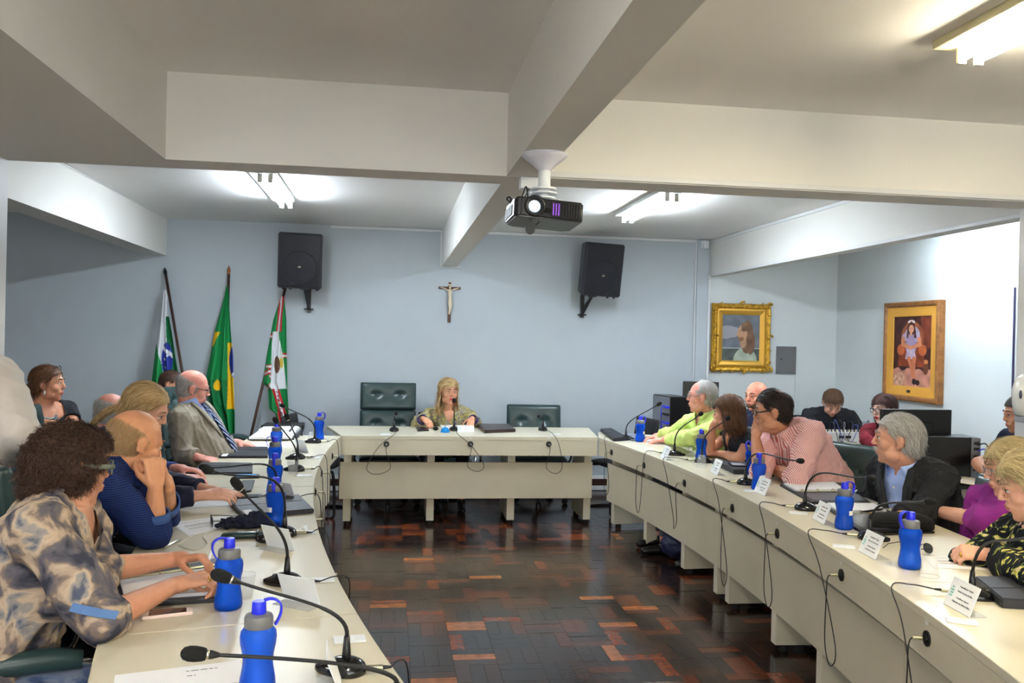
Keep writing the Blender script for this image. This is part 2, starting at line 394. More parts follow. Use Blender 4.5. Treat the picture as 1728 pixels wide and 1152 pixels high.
def side_table(side, y0, y1, legs, sockets, label, far_end=None, first=False):
    c = edge(side, (y0+y1)/2, .3); t = empty('meeting_table', (0, 0, 0), 0, label, 'table', 'horseshoe of meeting tables')
    n = max(4, int((y1-y0)/.14)); ys = [y0+.002+(y1-y0-.004)*i/n for i in range(n+1)]
    inn = [edge(side, y) for y in ys]; out = [edge(side, y, .685) for y in ys]
    if far_end: inn += far_end[0]; out += far_end[1]
    poly = inn + out[::-1]
    bm = BM(); prism(bm, poly if side > 0 else poly[::-1], TZ-.028, TZ); bmesh.ops.bevel(bm, geom=[e for e in bm.edges if abs(e.verts[0].co.z-e.verts[1].co.z) < 1e-6], offset=.002, segments=1, affect='EDGES')
    obj('tabletop', bm, Mtab, t)
    def strip(name, o0, o1, z0, z1, m):
        a = [edge(side, y, o0) for y in ys]; b = [edge(side, y, o1) for y in ys]
        bm = BM(); prism(bm, a+b[::-1] if side > 0 else (a+b[::-1])[::-1], z0, z1); return obj(name, bm, m, t)
    strip('front_apron', .0015, .022, .602, TZ-.0285, Mapr)
    strip('modesty_panel', .085, .103, .215, .532, Mapr)
    strip('rear_rail', .45, .468, .60, TZ-.0285, Mapr)
    for y in legs:
        p = edge(side, y, .105); d = edge(side, y, .2)-p; a = math.atan2(d.y, d.x)
        ctr = edge(side, y, .105+.21)
        bm = BM(); box(bm, (ctr.x, ctr.y, (.035+TZ-.029)/2), (.42, .062, TZ-.029-.035), rz=a, bevel=.002)
        lg = obj('leg', bm, Mleg, t)
        for k in (.16, .46):
            bm = BM(); q = edge(side, y, k); cyl(bm, (q.x, q.y, .017), .024, .034, 14); obj('foot', bm, Mrub, lg)
    for i, (y, z) in enumerate(sockets):
        p = edge(side, y, -.001); d = (edge(side, y, -.1)-p).normalized(); R = align(d)
        bm = BM(); cyl(bm, p+V(0, 0, z), .024, .006, 24, rot=R); cyl(bm, p+V(0, 0, z)+d*.004, .013, .008, 16, rot=R)
        obj('cable_socket', bm, Mblk, t, auto=30)
        bm = BM(); box(bm, p+V(0, 0, z+.048)+d*.0012, (.022, .012, .0012), rot=frame3(V(0, 0, 1).cross(d), V(0, 0, 1), d)); obj('number_sticker', bm, Mnum, t)
    return t
def y_at(side, px, py):
    """table coordinate y of a point seen on the apron face"""
    best = min((abs((lambda p: (ray(px, py)[0]*(p.y) - ray(px, py)[1]*p.x)/np.linalg.norm(ray(px, py)))(edge(side, y))), y) for y in np.linspace(1.2, 7.1, 1200))
    return best[1]
RS = [(q[0], q[1], y_at(1, *q)) for q in ((1032, 763), (1087, 785), (1155, 815), (1236, 857), (1312, 900), (1420, 970), (1565, 1077))]
def zat(side, px, py, y):
    D = ray(px, py); return H + D[2]*y/D[1]
RSOCK = [(y, zat(1, a, b, y)) for a, b, y in RS]
side_table(1, 4.954, 7.11, (5.05, 5.62, 6.34, 7.02), RSOCK[:3], 'cream meeting table on the right, farthest module next to the head table',
           ([V(1.868, 7.55, 0)], [V(2.50, 7.25, 0)]))
side_table(1, 2.787, 4.954, (3.0, 3.62, 4.18, 4.86), RSOCK[3:6], 'cream meeting table on the right, middle module with open binders on it')
side_table(1, 1.05, 2.787, (1.2, 1.9, 2.55), RSOCK[6:], 'cream meeting table on the right, module closest to the camera')
LSOCK = [(y, .66) for y in (6.55, 5.75, 5.05, 4.3, 3.3, 2.95, 2.1)]
side_table(-1, 4.723, 7.11, (4.85, 5.55, 6.3, 7.0), LSOCK[:3], 'cream meeting table on the left, farthest curved module by the grey suit')
side_table(-1, 2.55, 4.723, (2.7, 3.4, 4.0, 4.6), LSOCK[3:6], 'cream meeting table on the left, middle module with the long-stemmed microphones')
side_table(-1, 1.3, 2.55, (1.45, 2.1, 2.42), LSOCK[6:], 'cream meeting table on the left, module closest to the camera with a printed sheet')
# head table
ht = empty('meeting_table', (0, 0, 0), 0, 'cream head table at the far end with the speaking woman behind it', 'table', 'horseshoe of meeting tables')
bm = BM(); prism(bm, [(-.378, 7.116), (1.76, 7.116), (1.866, 7.92), (-.555, 7.90)], TZ-.028, TZ); obj('tabletop', bm, Mtab, ht)
bm = BM(); boxmm(bm, (-.376, 7.118, .592), (1.757, 7.14, TZ-.0285)); obj('front_apron', bm, Mapr, ht)
bm = BM(); boxmm(bm, (-.392, 7.17, .225), (1.73, 7.19, .527)); obj('modesty_panel', bm, Mapr, ht)
for x in (-.36, .325, 1.005, 1.665):
    bm = BM(); boxmm(bm, (x, 7.20, .035), (x+.062, 7.68, TZ-.029), .002); lg = obj('leg', bm, Mleg, ht)
    for q in (7.25, 7.62): bm = BM(); cyl(bm, (x+.031, q, .017), .024, .034, 14); obj('foot', bm, Mrub, lg)
HS = []
for px in (652, 794, 926):
    p = AY(px, 749, 7.117); HS.append(p); R = align((0, -1, 0))
    bm = BM(); cyl(bm, p, .024, .006, 24, rot=R); cyl(bm, p+V(0, -.004, 0), .013, .008, 16, rot=R); obj('cable_socket', bm, Mblk, ht, auto=30)
    bm = BM(); box(bm, p+V(0, -.0005, .048), (.026, .0012, .012)); obj('number_sticker', bm, Mnum, ht)
bm = BM()
for i in range(26): box(bm, (.2+i*.058+rr_.uniform(-.02, .02), 7.1165, .594), (rr_.uniform(.01, .04), .002, rr_.uniform(.001, .004)))
obj('edge_wear', bm, mat('bare_chipboard', sr(190, 160, 110), .8), ht)

# ================================================================= CHAIRS
Mgreen = mat('dark_green_leather', sr(44, 66, 66), .3, var=.2, vscale=7, bump=.06, bscale=45, spec=.55)
Mgreen2 = mat('dark_green_leather_seat', sr(34, 50, 50), .34, var=.2, vscale=7, bump=.06, bscale=45)
Mwoodr = mat('red_brown_wood', sr(96, 44, 26), .35, var=.3, vscale=9)
Mbutton = mat('leather_button', sr(24, 38, 38), .35)
def cushion(w, h, d, tufts=(), n=22, depth=.028):
    """puffy upright cushion in the xz plane facing +y, centred at the origin; tufts = (x,z) dimples"""
    bm = BM(); rows = []
    for s in (1, -1):
        g = []
        for j in range(n+1):
            for i in range(n+1):
                u, v = i/n*2-1, j/n*2-1
                ed = (1-abs(u)**6)*(1-abs(v)**6)
                y = s*d/2*(.35+.65*max(0, ed)**.35)
                x, z = u*w/2, v*h/2
                k = max(abs(u), abs(v))
                r = math.hypot(max(0, abs(u)-.86)/.14, max(0, abs(v)-.86)/.14)
                if r > 1: x *= 1-.03*(r-1); z *= 1-.03*(r-1)
                if s > 0:
                    for tx, tz in tufts:
                        q = math.hypot(x-tx, z-tz); y -= depth*math.exp(-(q/.028)**2)+.010*math.exp(-(q/.075)**2)
                        ang = math.atan2(z-tz, x-tx); y -= .004*max(0, math.cos(4*ang))*math.exp(-((q-.05)/.035)**2)
                g.append(bm.verts.new((x, y, z)))
        rows.append(g)
    for s in (0, 1):
        for j in range(n):
            for i in range(n):
                a = j*(n+1)+i; q = [rows[s][a], rows[s][a+1], rows[s][a+n+2], rows[s][a+n+1]]
                bm.faces.new(q if s == 1 else q[::-1])
    def bd(g): return [g[i] for i in range(n+1)]+[g[j*(n+1)+n] for j in range(1, n+1)]+[g[n*(n+1)+i] for i in range(n-1, -1, -1)]+[g[j*(n+1)] for j in range(n-1, 0, -1)]
    a, b = bd(rows[0]), bd(rows[1])
    for i in range(len(a)): bm.faces.new((a[i], b[i], b[(i+1) % len(a)], a[(i+1) % len(a)]))
    bmesh.ops.recalc_face_normals(bm, faces=bm.faces)
    return bm
def xform(bm, M): bmesh.ops.transform(bm, matrix=M, verts=bm.verts)
def exec_chair(high):
    """leather swivel chair facing +y, seat top at .47"""
    t = empty('office_chair')
    bm = cushion(.54, .50, .11); xform(bm, Matrix.Translation((0, 0, .425)) @ Matrix.Rotation(-PI/2, 4, 'X')); obj('seat', bm, Mgreen2, t, smooth=True)
    bw = .54
    lean = Matrix.Rotation(math.radians(9), 4, 'X')
    def back(z0, z1, tz):
        tf = [(-.115, tz-(z0+z1)/2), (.115, tz-(z0+z1)/2)]
        bm = cushion(bw, z1-z0, .09, tf); M = lean @ Matrix.Translation((0, 0, (z0+z1)/2)); xform(bm, Matrix.Translation((0, -.25, .45)) @ M)
        b = obj('backrest', bm, Mgreen, t, smooth=True)
        for x, z in tf:
            bm = BM(); sph(bm, (x, .012, z+(z0+z1)/2), .011, 10, s=(1, .5, 1)); xform(bm, Matrix.Translation((0, -.25, .45)) @ lean); obj('tuft_button', bm, Mbutton, b, smooth=True)
    if high: back(.03, .40, .27); back(.405, .67, .555)
    else: back(.03, .47, .31)
    bm = BM(); zz = .66 if high else .46
    box(bm, (0, -.052, zz/2), (.50, .014, zz*.94), bevel=.006); xform(bm, Matrix.Translation((0, -.25, .45)) @ lean); obj('back_shell', bm, Mwoodr, t)
    for s in (-1, 1):
        bm = BM(); tube(bm, [(s*.31, -.24, .665), (s*.31, -.1, .672), (s*.31, .08, .668), (s*.31, .16, .655)], .03, 12, radii=[.026, .033, .033, .026]); xform(bm, Matrix.Diagonal((1.25, 1, .8, 1)) if False else Matrix()); ar = obj('armrest', bm, Mgreen, t, auto=50)
        bm = BM(); P = spline([(s*.31, .13, .655), (s*.312, .215, .62), (s*.312, .21, .50), (s*.30, .10, .40), (s*.20, .02, .365)], 5); tube(bm, P, .011, 8)
        tube(bm, spline([(s*.31, -.22, .655), (s*.312, -.27, .58), (s*.30, -.22, .42), (s*.2, -.06, .365)], 5), .011, 8); obj('arm_frame', bm, Mchrome, t, smooth=True)
    bm = BM(); cyl(bm, (0, 0, .355), .11, .02, 20); cyl(bm, (0, 0, .22), .028, .26, 16); obj('column', bm, Mblk, t, auto=40)
    bm = BM()
    for k in range(5):
        a = 2*PI*k/5+.3; tube(bm, [(0, 0, .115), (math.cos(a)*.15, math.sin(a)*.15, .10), (math.cos(a)*.29, math.sin(a)*.29, .07)], .02, 8, radii=[.03, .022, .014])
    obj('base', bm, Mblk, t, smooth=True)
    for k in range(5):
        a = 2*PI*k/5+.3; bm = BM()
        for q in (-.017, .017): cyl(bm, (math.cos(a)*.29+q*math.sin(a), math.sin(a)*.29-q*math.cos(a), .027), .027, .016, 14, rot=align((math.sin(a), -math.cos(a), 0)))
        cyl(bm, (math.cos(a)*.29, math.sin(a)*.29, .05), .009, .04, 8); obj('caster', bm, Mrub, t, auto=40)
    return t
CHAIR_G = 'green leather swivel chairs around the tables'
_ch = {}
def chair(x, y, deg, high, label, dz=0.):
    """deg = direction the chair faces"""
    if high not in _ch: t = exec_chair(high); _ch[high] = t
    else: t = copytree(_ch[high])
    t.location = (x, y, dz); t.rotation_euler = (0, 0, math.radians(deg-90)); tag(t, label, 'chair', CHAIR_G); return t
Mfab = mat('black_chair_fabric', sr(26, 26, 29), .85, bump=.1, bscale=150)
Mfrm = mat('black_steel_tube', sr(18, 18, 20), .35)
def visitor_chair_mesh():
    t = empty('visitor_chair')
    bm = cushion(.46, .42, .06, n=10); xform(bm, Matrix.Translation((0, 0, .435)) @ Matrix.Rotation(-PI/2, 4, 'X')); obj('seat', bm, Mfab, t, smooth=True)
    bm = cushion(.44, .32, .05, n=10); xform(bm, Matrix.Translation((0, -.235, .70)) @ Matrix.Rotation(.15, 4, 'X')); obj('backrest', bm, Mfab, t, smooth=True)
    for s in (-1, 1):
        bm = BM(); tube(bm, spline([(s*.24, -.22, .66), (s*.25, -.21, .43), (s*.25, -.16, .40), (s*.25, .14, .40), (s*.25, .205, .37), (s*.25, .22, .1), (s*.25, .21, .012), (s*.25, .12, .012), (s*.25, -.24, .012)], 5), .0125, 8); obj('frame', bm, Mfrm, t, smooth=True)
    return t
_vc = []
def vchair(x, y, deg, label):
    if not _vc: t = visitor_chair_mesh(); _vc.append(t)
    else: t = copytree(_vc[0])
    t.location = (x, y, 0); t.rotation_euler = (0, 0, math.radians(deg-90)); tag(t, label, 'chair', 'black cloth visitor chairs'); return t
# ================================================================= PEOPLE
def _cap(P, p0, r0, p1, r1, seg=12, flat0=False, flat1=False):
    """tapered capsule as closed mesh appended to P=(verts,faces)"""
    p0, p1 = np.array(p0, float), np.array(p1, float); d = p1-p0; L = np.linalg.norm(d)
    if L < 1e-6: d = np.array([0, 0, 1.]); L = 1e-6
    d = d/L; a = np.cross(d, [0, 0, 1.] if abs(d[2]) < .9 else [1., 0, 0]); a /= np.linalg.norm(a); b = np.cross(d, a)
    rows = []
    th = np.linspace(0, PI/2, 5)
    if flat0: rows.append((p0, r0))
    else:
        for t in th[::-1][1:]: rows.append((p0-d*r0*math.sin(t), r0*math.cos(t)))
    if flat1: rows.append((p1, r1))
    else:
        for t in th[:-1]: rows.append((p1+d*r1*math.sin(t), r1*math.cos(t)))
    _rings(P, [(c, a*r, b*r) for c, r in rows], seg)
def _rings(P, rows, seg=16, pw=2.0):
    v, f = P; base = len(v); n = len(rows)
    for c, A, B in rows:
        for k in range(seg):
            t = 2*PI*k/seg; cc, ss = math.cos(t), math.sin(t)
            if pw != 2.0: cc = math.copysign(abs(cc)**(2/pw), cc); ss = math.copysign(abs(ss)**(2/pw), ss)
            v.append(c+A*cc+B*ss)
    for i in range(n-1):
        for k in range(seg):
            f.append((base+i*seg+k, base+i*seg+(k+1) % seg, base+(i+1)*seg+(k+1) % seg, base+(i+1)*seg+k))
    v.append(np.array(rows[0][0])); v.append(np.array(rows[-1][0])); e0, e1 = len(v)-2, len(v)-1
    for k in range(seg):
        f.append((e0, base+(k+1) % seg, base+k)); f.append((e1, base+(n-1)*seg+k, base+(n-1)*seg+(k+1) % seg))
def _ell(P, c, r, R=None, seg=16):
    R = np.eye(3) if R is None else R; c = np.array(c, float)
    rows = [(c+R[:, 2]*r[2]*math.sin(t), R[:, 0]*r[0]*math.cos(t), R[:, 1]*r[1]*math.cos(t)) for t in np.linspace(-PI/2*.96, PI/2*.96, max(7, seg//2+1))]
    _rings(P, rows, seg)
def remesh(P, vox, smooth=3):
    me = bpy.data.meshes.new('t'); me.from_pydata([tuple(x) for x in P[0]], [], P[1]); me.update()
    bm = bmesh.new(); bm.from_mesh(me); bmesh.ops.recalc_face_normals(bm, faces=bm.faces); bm.to_mesh(me); bm.free()
    o = bpy.data.objects.new('t', me); C.objects.link(o)
    m = o.modifiers.new('r', 'REMESH'); m.mode = 'VOXEL'; m.voxel_size = vox; m.use_smooth_shade = True
    if smooth: s = o.modifiers.new('s', 'SMOOTH'); s.factor = .5; s.iterations = smooth
    dg = bpy.context.evaluated_depsgraph_get(); dg.update(); e = o.evaluated_get(dg)
    r = bpy.data.meshes.new_from_object(e); bpy.data.objects.remove(o); bpy.data.meshes.remove(me)
    return r
def coords(me):
    a = np.empty(len(me.vertices)*3, np.float32); me.vertices.foreach_get('co', a); return a.reshape(-1, 3).astype(float)
def normals(me):
    a = np.empty(len(me.vertices)*3, np.float32); me.vertices.foreach_get('normal', a); return a.reshape(-1, 3).astype(float)
def setco(me, c): me.vertices.foreach_set('co', c.astype(np.float32).ravel()); me.update()
def centers(me):
    a = np.empty(len(me.polygons)*3, np.float32); me.polygons.foreach_get('center', a); return a.reshape(-1, 3).astype(float)
def wrinkle(me, amp, seed, k=9., fold=None, n=7):
    """cloth relief: ridged directional waves"""
    r = np.random.default_rng(seed); c = coords(me); nn = normals(me); h = np.zeros(len(c))
    for i in range(n):
        d = r.normal(size=3); d /= np.linalg.norm(d)
        if fold is not None and i % 2: d = d-np.array(fold)*np.dot(d, fold)*.8
        kk = k*(1+r.random()*2.2); q = np.sin(c@d*kk+r.random()*6+1.4*np.sin(c@np.roll(d, 1)*kk*.5))
        h += (1-np.abs(q))**2*2-.66
    setco(me, c+nn*(h/n*amp*2.2)[:, None])
def trim(me, keep):
    """drop faces whose centre fails keep(centres)"""
    k = keep(centers(me)); bm = bmesh.new(); bm.from_mesh(me); bm.faces.ensure_lookup_table()
    bmesh.ops.delete(bm, geom=[bm.faces[i] for i in np.nonzero(~k)[0]], context='FACES')
    b = [v for v in bm.verts if v.is_boundary]
    for _ in range(3): bmesh.ops.smooth_vert(bm, verts=b, factor=.5, use_axis_x=True, use_axis_y=True, use_axis_z=True)
    bm.to_mesh(me); bm.free()
    me.polygons.foreach_set('use_smooth', [True]*len(me.polygons))

def skin(name, col, spots=.12):
    if name in MATS: return MATS[name]
    m = bpy.data.materials.new(name); m.use_nodes = True; nt = m.node_tree; b = nt.nodes['Principled BSDF']; L = nt.links.new
    b.inputs['Roughness'].default_value = .48; b.inputs['Specular IOR Level'].default_value = .4
    tc = nt.nodes.new('ShaderNodeTexCoord'); n = nt.nodes.new('ShaderNodeTexNoise'); n.inputs['Scale'].default_value = 14; n.inputs['Detail'].default_value = 5
    L(tc.outputs['Object'], n.inputs['Vector'])
    mx = nt.nodes.new('ShaderNodeMix'); mx.data_type = 'RGBA'; mx.inputs[6].default_value = (*[min(1, c*1.05) for c in col], 1)
    mx.inputs[7].default_value = (col[0]*.95, col[1]*(1-spots), col[2]*(1-spots), 1)
    mr = nt.nodes.new('ShaderNodeMapRange'); mr.inputs[1].default_value = .4; mr.inputs[2].default_value = .65
    L(n.outputs[0], mr.inputs[0]); L(mr.outputs[0], mx.inputs[0]); L(mx.outputs[2], b.inputs['Base Color'])
    n2 = nt.nodes.new('ShaderNodeTexNoise'); n2.inputs['Scale'].default_value = 160; n2.inputs['Detail'].default_value = 3; L(tc.outputs['Object'], n2.inputs['Vector'])
    bp = nt.nodes.new('ShaderNodeBump'); bp.inputs['Strength'].default_value = .12; bp.inputs['Distance'].default_value = .004
    L(n2.outputs[0], bp.inputs['Height']); L(bp.outputs[0], b.inputs['Normal'])
    MATS[name] = m; return m
def hairmat(name, c1, c2, rough=.55):
    if name in MATS: return MATS[name]
    m = bpy.data.materials.new(name); m.use_nodes = True; nt = m.node_tree; b = nt.nodes['Principled BSDF']; L = nt.links.new
    a = nt.nodes.new('ShaderNodeAttribute'); a.attribute_name = 'rnd'
    mx = nt.nodes.new('ShaderNodeMix'); mx.data_type = 'RGBA'; mx.inputs[6].default_value = (*c1, 1); mx.inputs[7].default_value = (*c2, 1)
    L(a.outputs['Fac'], mx.inputs[0]); L(mx.outputs[2], b.inputs['Base Color']); b.inputs['Roughness'].default_value = rough; b.inputs['Specular IOR Level'].default_value = .3
    MATS[name] = m; return m
Meye = mat('eye_white', sr(225, 220, 215), .2); Miris = mat('iris_dark', sr(50, 34, 24), .15); Mlip = mat('lips', sr(176, 100, 92), .4); Mliprose = mat('lips_painted', sr(190, 70, 80), .35)
Mbrowd = mat('brow_dark', sr(66, 48, 38), .8); Mbrowl = mat('brow_light', sr(150, 120, 92), .8); Mbrowg = mat('brow_grey', sr(150, 145, 140), .8)
Mglass = mat('spectacle_glass', (1, 1, 1), .02, alpha=.16, spec=.8); Mframe = mat('spectacle_frame', sr(24, 24, 30), .3); Mgold = mat('gold', sr(226, 178, 80), .22, metal=1)
Mmetal_frame = mat('grey_metal_frame', sr(120, 120, 125), .3, metal=.8)
Mshoe = mat('black_shoe_leather', sr(20, 18, 18), .3)

def hframe(yaw, pitch=0., roll=0.):
    t, p = math.radians(yaw), math.radians(pitch); f = np.array([math.cos(t)*math.cos(p), math.sin(t)*math.cos(p), math.sin(p)])
    r = np.array([math.sin(t), -math.cos(t), 0.]); u = np.cross(r, f); q = math.radians(roll)
    r2 = r*math.cos(q)+u*math.sin(q); u2 = np.cross(r2, f); return np.stack([r2, f, u2], 1)   # columns right, forward, up
def head_prims(P, c, R, s, o):
    """o: options (nose, jaw, fat, chin)"""
    T = lambda x, y, z: c+R@(np.array([x, y, z])*s)
    E = lambda p, r: _ell(P, T(*p), np.array(r)*s, R, 20)
    j = o.get('jaw', 1.); fat = o.get('fat', 1.); ns = o.get('nose', 1.)
    E((0, -.014, .034), (.076*fat**.3, .097, .086)); E((0, .004, .02), (.073*fat**.3, .084, .075))
    E((0, .018, -.040), (.058*fat, .068, .078)); E((0, .040, -.072), (.040*j*fat, .040, .040)); E((0, .060, -.096), (.021*j, .020, .017))
    for q in (-1, 1):
        E((q*.040, .052, -.022), (.026*fat, .026, .028)); E((q*.047*fat, .018, -.070), (.017*j*fat, .036, .028))
        _cap(P, T(q*.012, .086, .026), .009*s, T(q*.042, .068, .027), .010*s)
        E((q*.0108, .0955, -.022), (.0070*ns, .0095, .0065))
        # ear
        er = R@np.array([[1, 0, 0], [0, .94, -.34], [0, .34, .94]]).T
        _ell(P, T(q*.079*fat**.4, -.008, -.004), np.array((.0075, .017, .031))*s, er); _ell(P, T(q*.084*fat**.4, -.016, .006), np.array((.005, .015, .022))*s, er)
        _ell(P, T(q*.077*fat**.4, .000, -.028), np.array((.006, .009, .011))*s, er)
        # upper lid / lower lid
        E((q*.031, .0745, .0165), (.0150, .0105, .0060)); E((q*.031, .0735, -.0005), (.0145, .0100, .0055))
    _cap(P, T(0, .084, .020), .0080*s, T(0, .1015*(.5+.5*ns), -.016), .0088*s); E((0, .1005*(.5+.5*ns), -.019), (.0098*ns, .0105, .0085))
    _cap(P, T(-.016, .088, -.0500), .0055*s, T(.016, .088, -.0500), .0055*s); _cap(P, T(0, .092, -.0495), .0060*s, T(0, .092, -.0500), .006*s)
    _cap(P, T(-.013, .086, -.0625), .0060*s, T(.013, .086, -.0625), .0060*s)
    E((0, .070, -.050), (.034, .020, .022))
def hand_prims(P, w, d, n, side, s=1., pose='relaxed', spread=1.):
    """w wrist, d direction to the knuckles, n back-of-hand normal, side +1 right -1 left; returns nothing"""
    w = np.array(w, float); d = np.array(d, float); d /= np.linalg.norm(d); n = np.array(n, float); n -= d*np.dot(n, d); n /= np.linalg.norm(n)
    th = np.cross(n, d)*side   # towards the thumb
    curl = {'flat': (5, 8, 6), 'relaxed': (22, 30, 18), 'grip': (48, 62, 35), 'fist': (80, 92, 50), 'pinch': (45, 48, 25), 'point': (12, 20, 12)}[pose]
    rel = [(.030, .0), (.011, .004), (-.009, .002), (-.028, -.006)]; L = [(.040, .024, .019), (.045, .028, .020), (.041, .026, .020), (.032, .020, .018)]
    base = w
    for i, (x, dz) in enumerate(rel):
        k0 = w+(d*.012+th*x*.55)*s; k1 = w+(d*(.090+dz)+th*x)*s
        _cap(P, k0, .0145*s, k1, (.0118-.0008*(i == 3))*s, 10)
        a = 0.; p = k1; sp = (x-.002)*.9*spread; dd = d
        for ph in range(3):
            a += math.radians(curl[ph]*(1 if pose != 'pinch' or i < 2 else 1.25)); q = d*math.cos(a)-n*math.sin(a)+th*sp*3.0*math.cos(a); q /= np.linalg.norm(q)
            p2 = p+q*L[i][ph]*s; r = (.0096, .0086, .0078, .0070); z = .92 if i == 3 else 1.
            _cap(P, p, r[ph]*s*z, p2, r[ph+1]*s*z, 10); p = p2
    _ell(P, w+(d*.052-n*.004)*s, np.array((.036, .046, .0125))*s, np.stack([th, d, n], 1), 14)
    t0 = w+(d*.018+th*.020-n*.004)*s
    q1 = d*.55+th*.75-n*.35; q2 = d*.85+th*.30-n*.40
    if pose in ('fist', 'grip', 'pinch'): q1 = d*.62+th*.55-n*.55; q2 = d*.70-th*.22-n*.55
    q1 /= np.linalg.norm(q1); q2 /= np.linalg.norm(q2)
    t1 = t0+q1*.044*s; t2 = t1+(q1*.4+q2*.6)*.034*s; t3 = t2+q2*.026*s
    _cap(P, t0, .0150*s, t1, .0118*s, 10); _cap(P, t1, .0110*s, t2, .0098*s, 10); _cap(P, t2, .0098*s, t3, .0080*s, 10)
def strands(shell, n, length, width, flow, seed, curl=0., hug=None, seg=4, lift=.004, jitter=.25, grav=.0, keep=None, wave=0.):
    """hair ribbons grown from the faces of a shell mesh; flow(points)->direction; returns mesh data arrays"""
    r = np.random.default_rng(seed); fc = centers(shell); nrm = np.empty(len(shell.polygons)*3, np.float32); shell.polygons.foreach_get('normal', nrm); nrm = nrm.reshape(-1, 3).astype(float)
    idx = r.integers(0, len(fc), n)
    if keep is not None: k = keep(fc[idx]); idx = idx[k]; n = len(idx)
    p = fc[idx]+r.normal(size=(n, 3))*.002; nn = nrm[idx]
    L = length*(.6+.8*r.random(n)); ph = r.random(n)*6.28; ax = r.normal(size=(n, 3))
    pts = [p-nn*.002]; side0 = None; cur = p.copy()
    jd = r.normal(size=(n, 3))*jitter
    for s in range(seg):
        d = flow(cur)+jd; d = d-nn*np.sum(d*nn, 1)[:, None]*.9; d /= np.linalg.norm(d, axis=1)[:, None]+1e-9
        if curl:
            an = ph+s*2.1*1.0; sv = np.cross(d, nn); d = d+(sv*np.cos(an)[:, None]+nn*np.sin(an)[:, None])*curl; d /= np.linalg.norm(d, axis=1)[:, None]
        cur = cur+d*(L/seg)[:, None]+nn*(lift/seg)*(1 if s < 2 else -.3); cur[:, 2] -= grav*s
        if hug is not None: cur = hug(cur, s)
        pts.append(cur.copy())
    pts = np.stack(pts, 1); T = pts[:, 1:]-pts[:, :-1]; T = np.concatenate([T, T[:, -1:]], 1)
    sd = np.cross(T, nn[:, None, :]); sd /= np.linalg.norm(sd, axis=2)[:, :, None]+1e-9
    tw = r.normal(size=(n, 1, 1))*.5; sd = sd+nn[:, None, :]*tw
    wv = width*np.linspace(1, .25, seg+1)[None, :, None]/2
    A = pts-sd*wv; B = pts+sd*wv; vv = np.stack([A, B], 2).reshape(-1, 3)
    f = []; base = (np.arange(n)*(seg+1)*2)
    for s in range(seg):
        f.append(np.stack([base+2*s, base+2*s+1, base+2*s+3, base+2*s+2], 1))
    f = np.concatenate(f); rnd = np.repeat(r.random(n), (seg+1)*2)
    return vv, f, rnd
def hair_object(shell, st, m, parent, name='hair', shell_rnd=.35):
    sv = coords(shell) if len(shell.vertices) else np.zeros((0, 3)); sf = [tuple(p.vertices) for p in shell.polygons]; verts = [sv]; faces = list(sf); rn = [np.full(len(sv), shell_rnd)+np.random.default_rng(3).random(len(sv))*.2]; off = len(sv)
    for vv, f, rnd in st:
        verts.append(vv); faces += [tuple(x) for x in (f+off)]; rn.append(rnd); off += len(vv)
    V_ = np.concatenate(verts); me = bpy.data.meshes.new(name); me.from_pydata(V_.tolist(), [], faces); me.update()
    a = me.attributes.new('rnd', 'FLOAT', 'POINT'); a.data.foreach_set('value', np.concatenate(rn).astype(np.float32))
    o = link(name, me, m, parent, smooth=True); bpy.data.meshes.remove(shell); return o

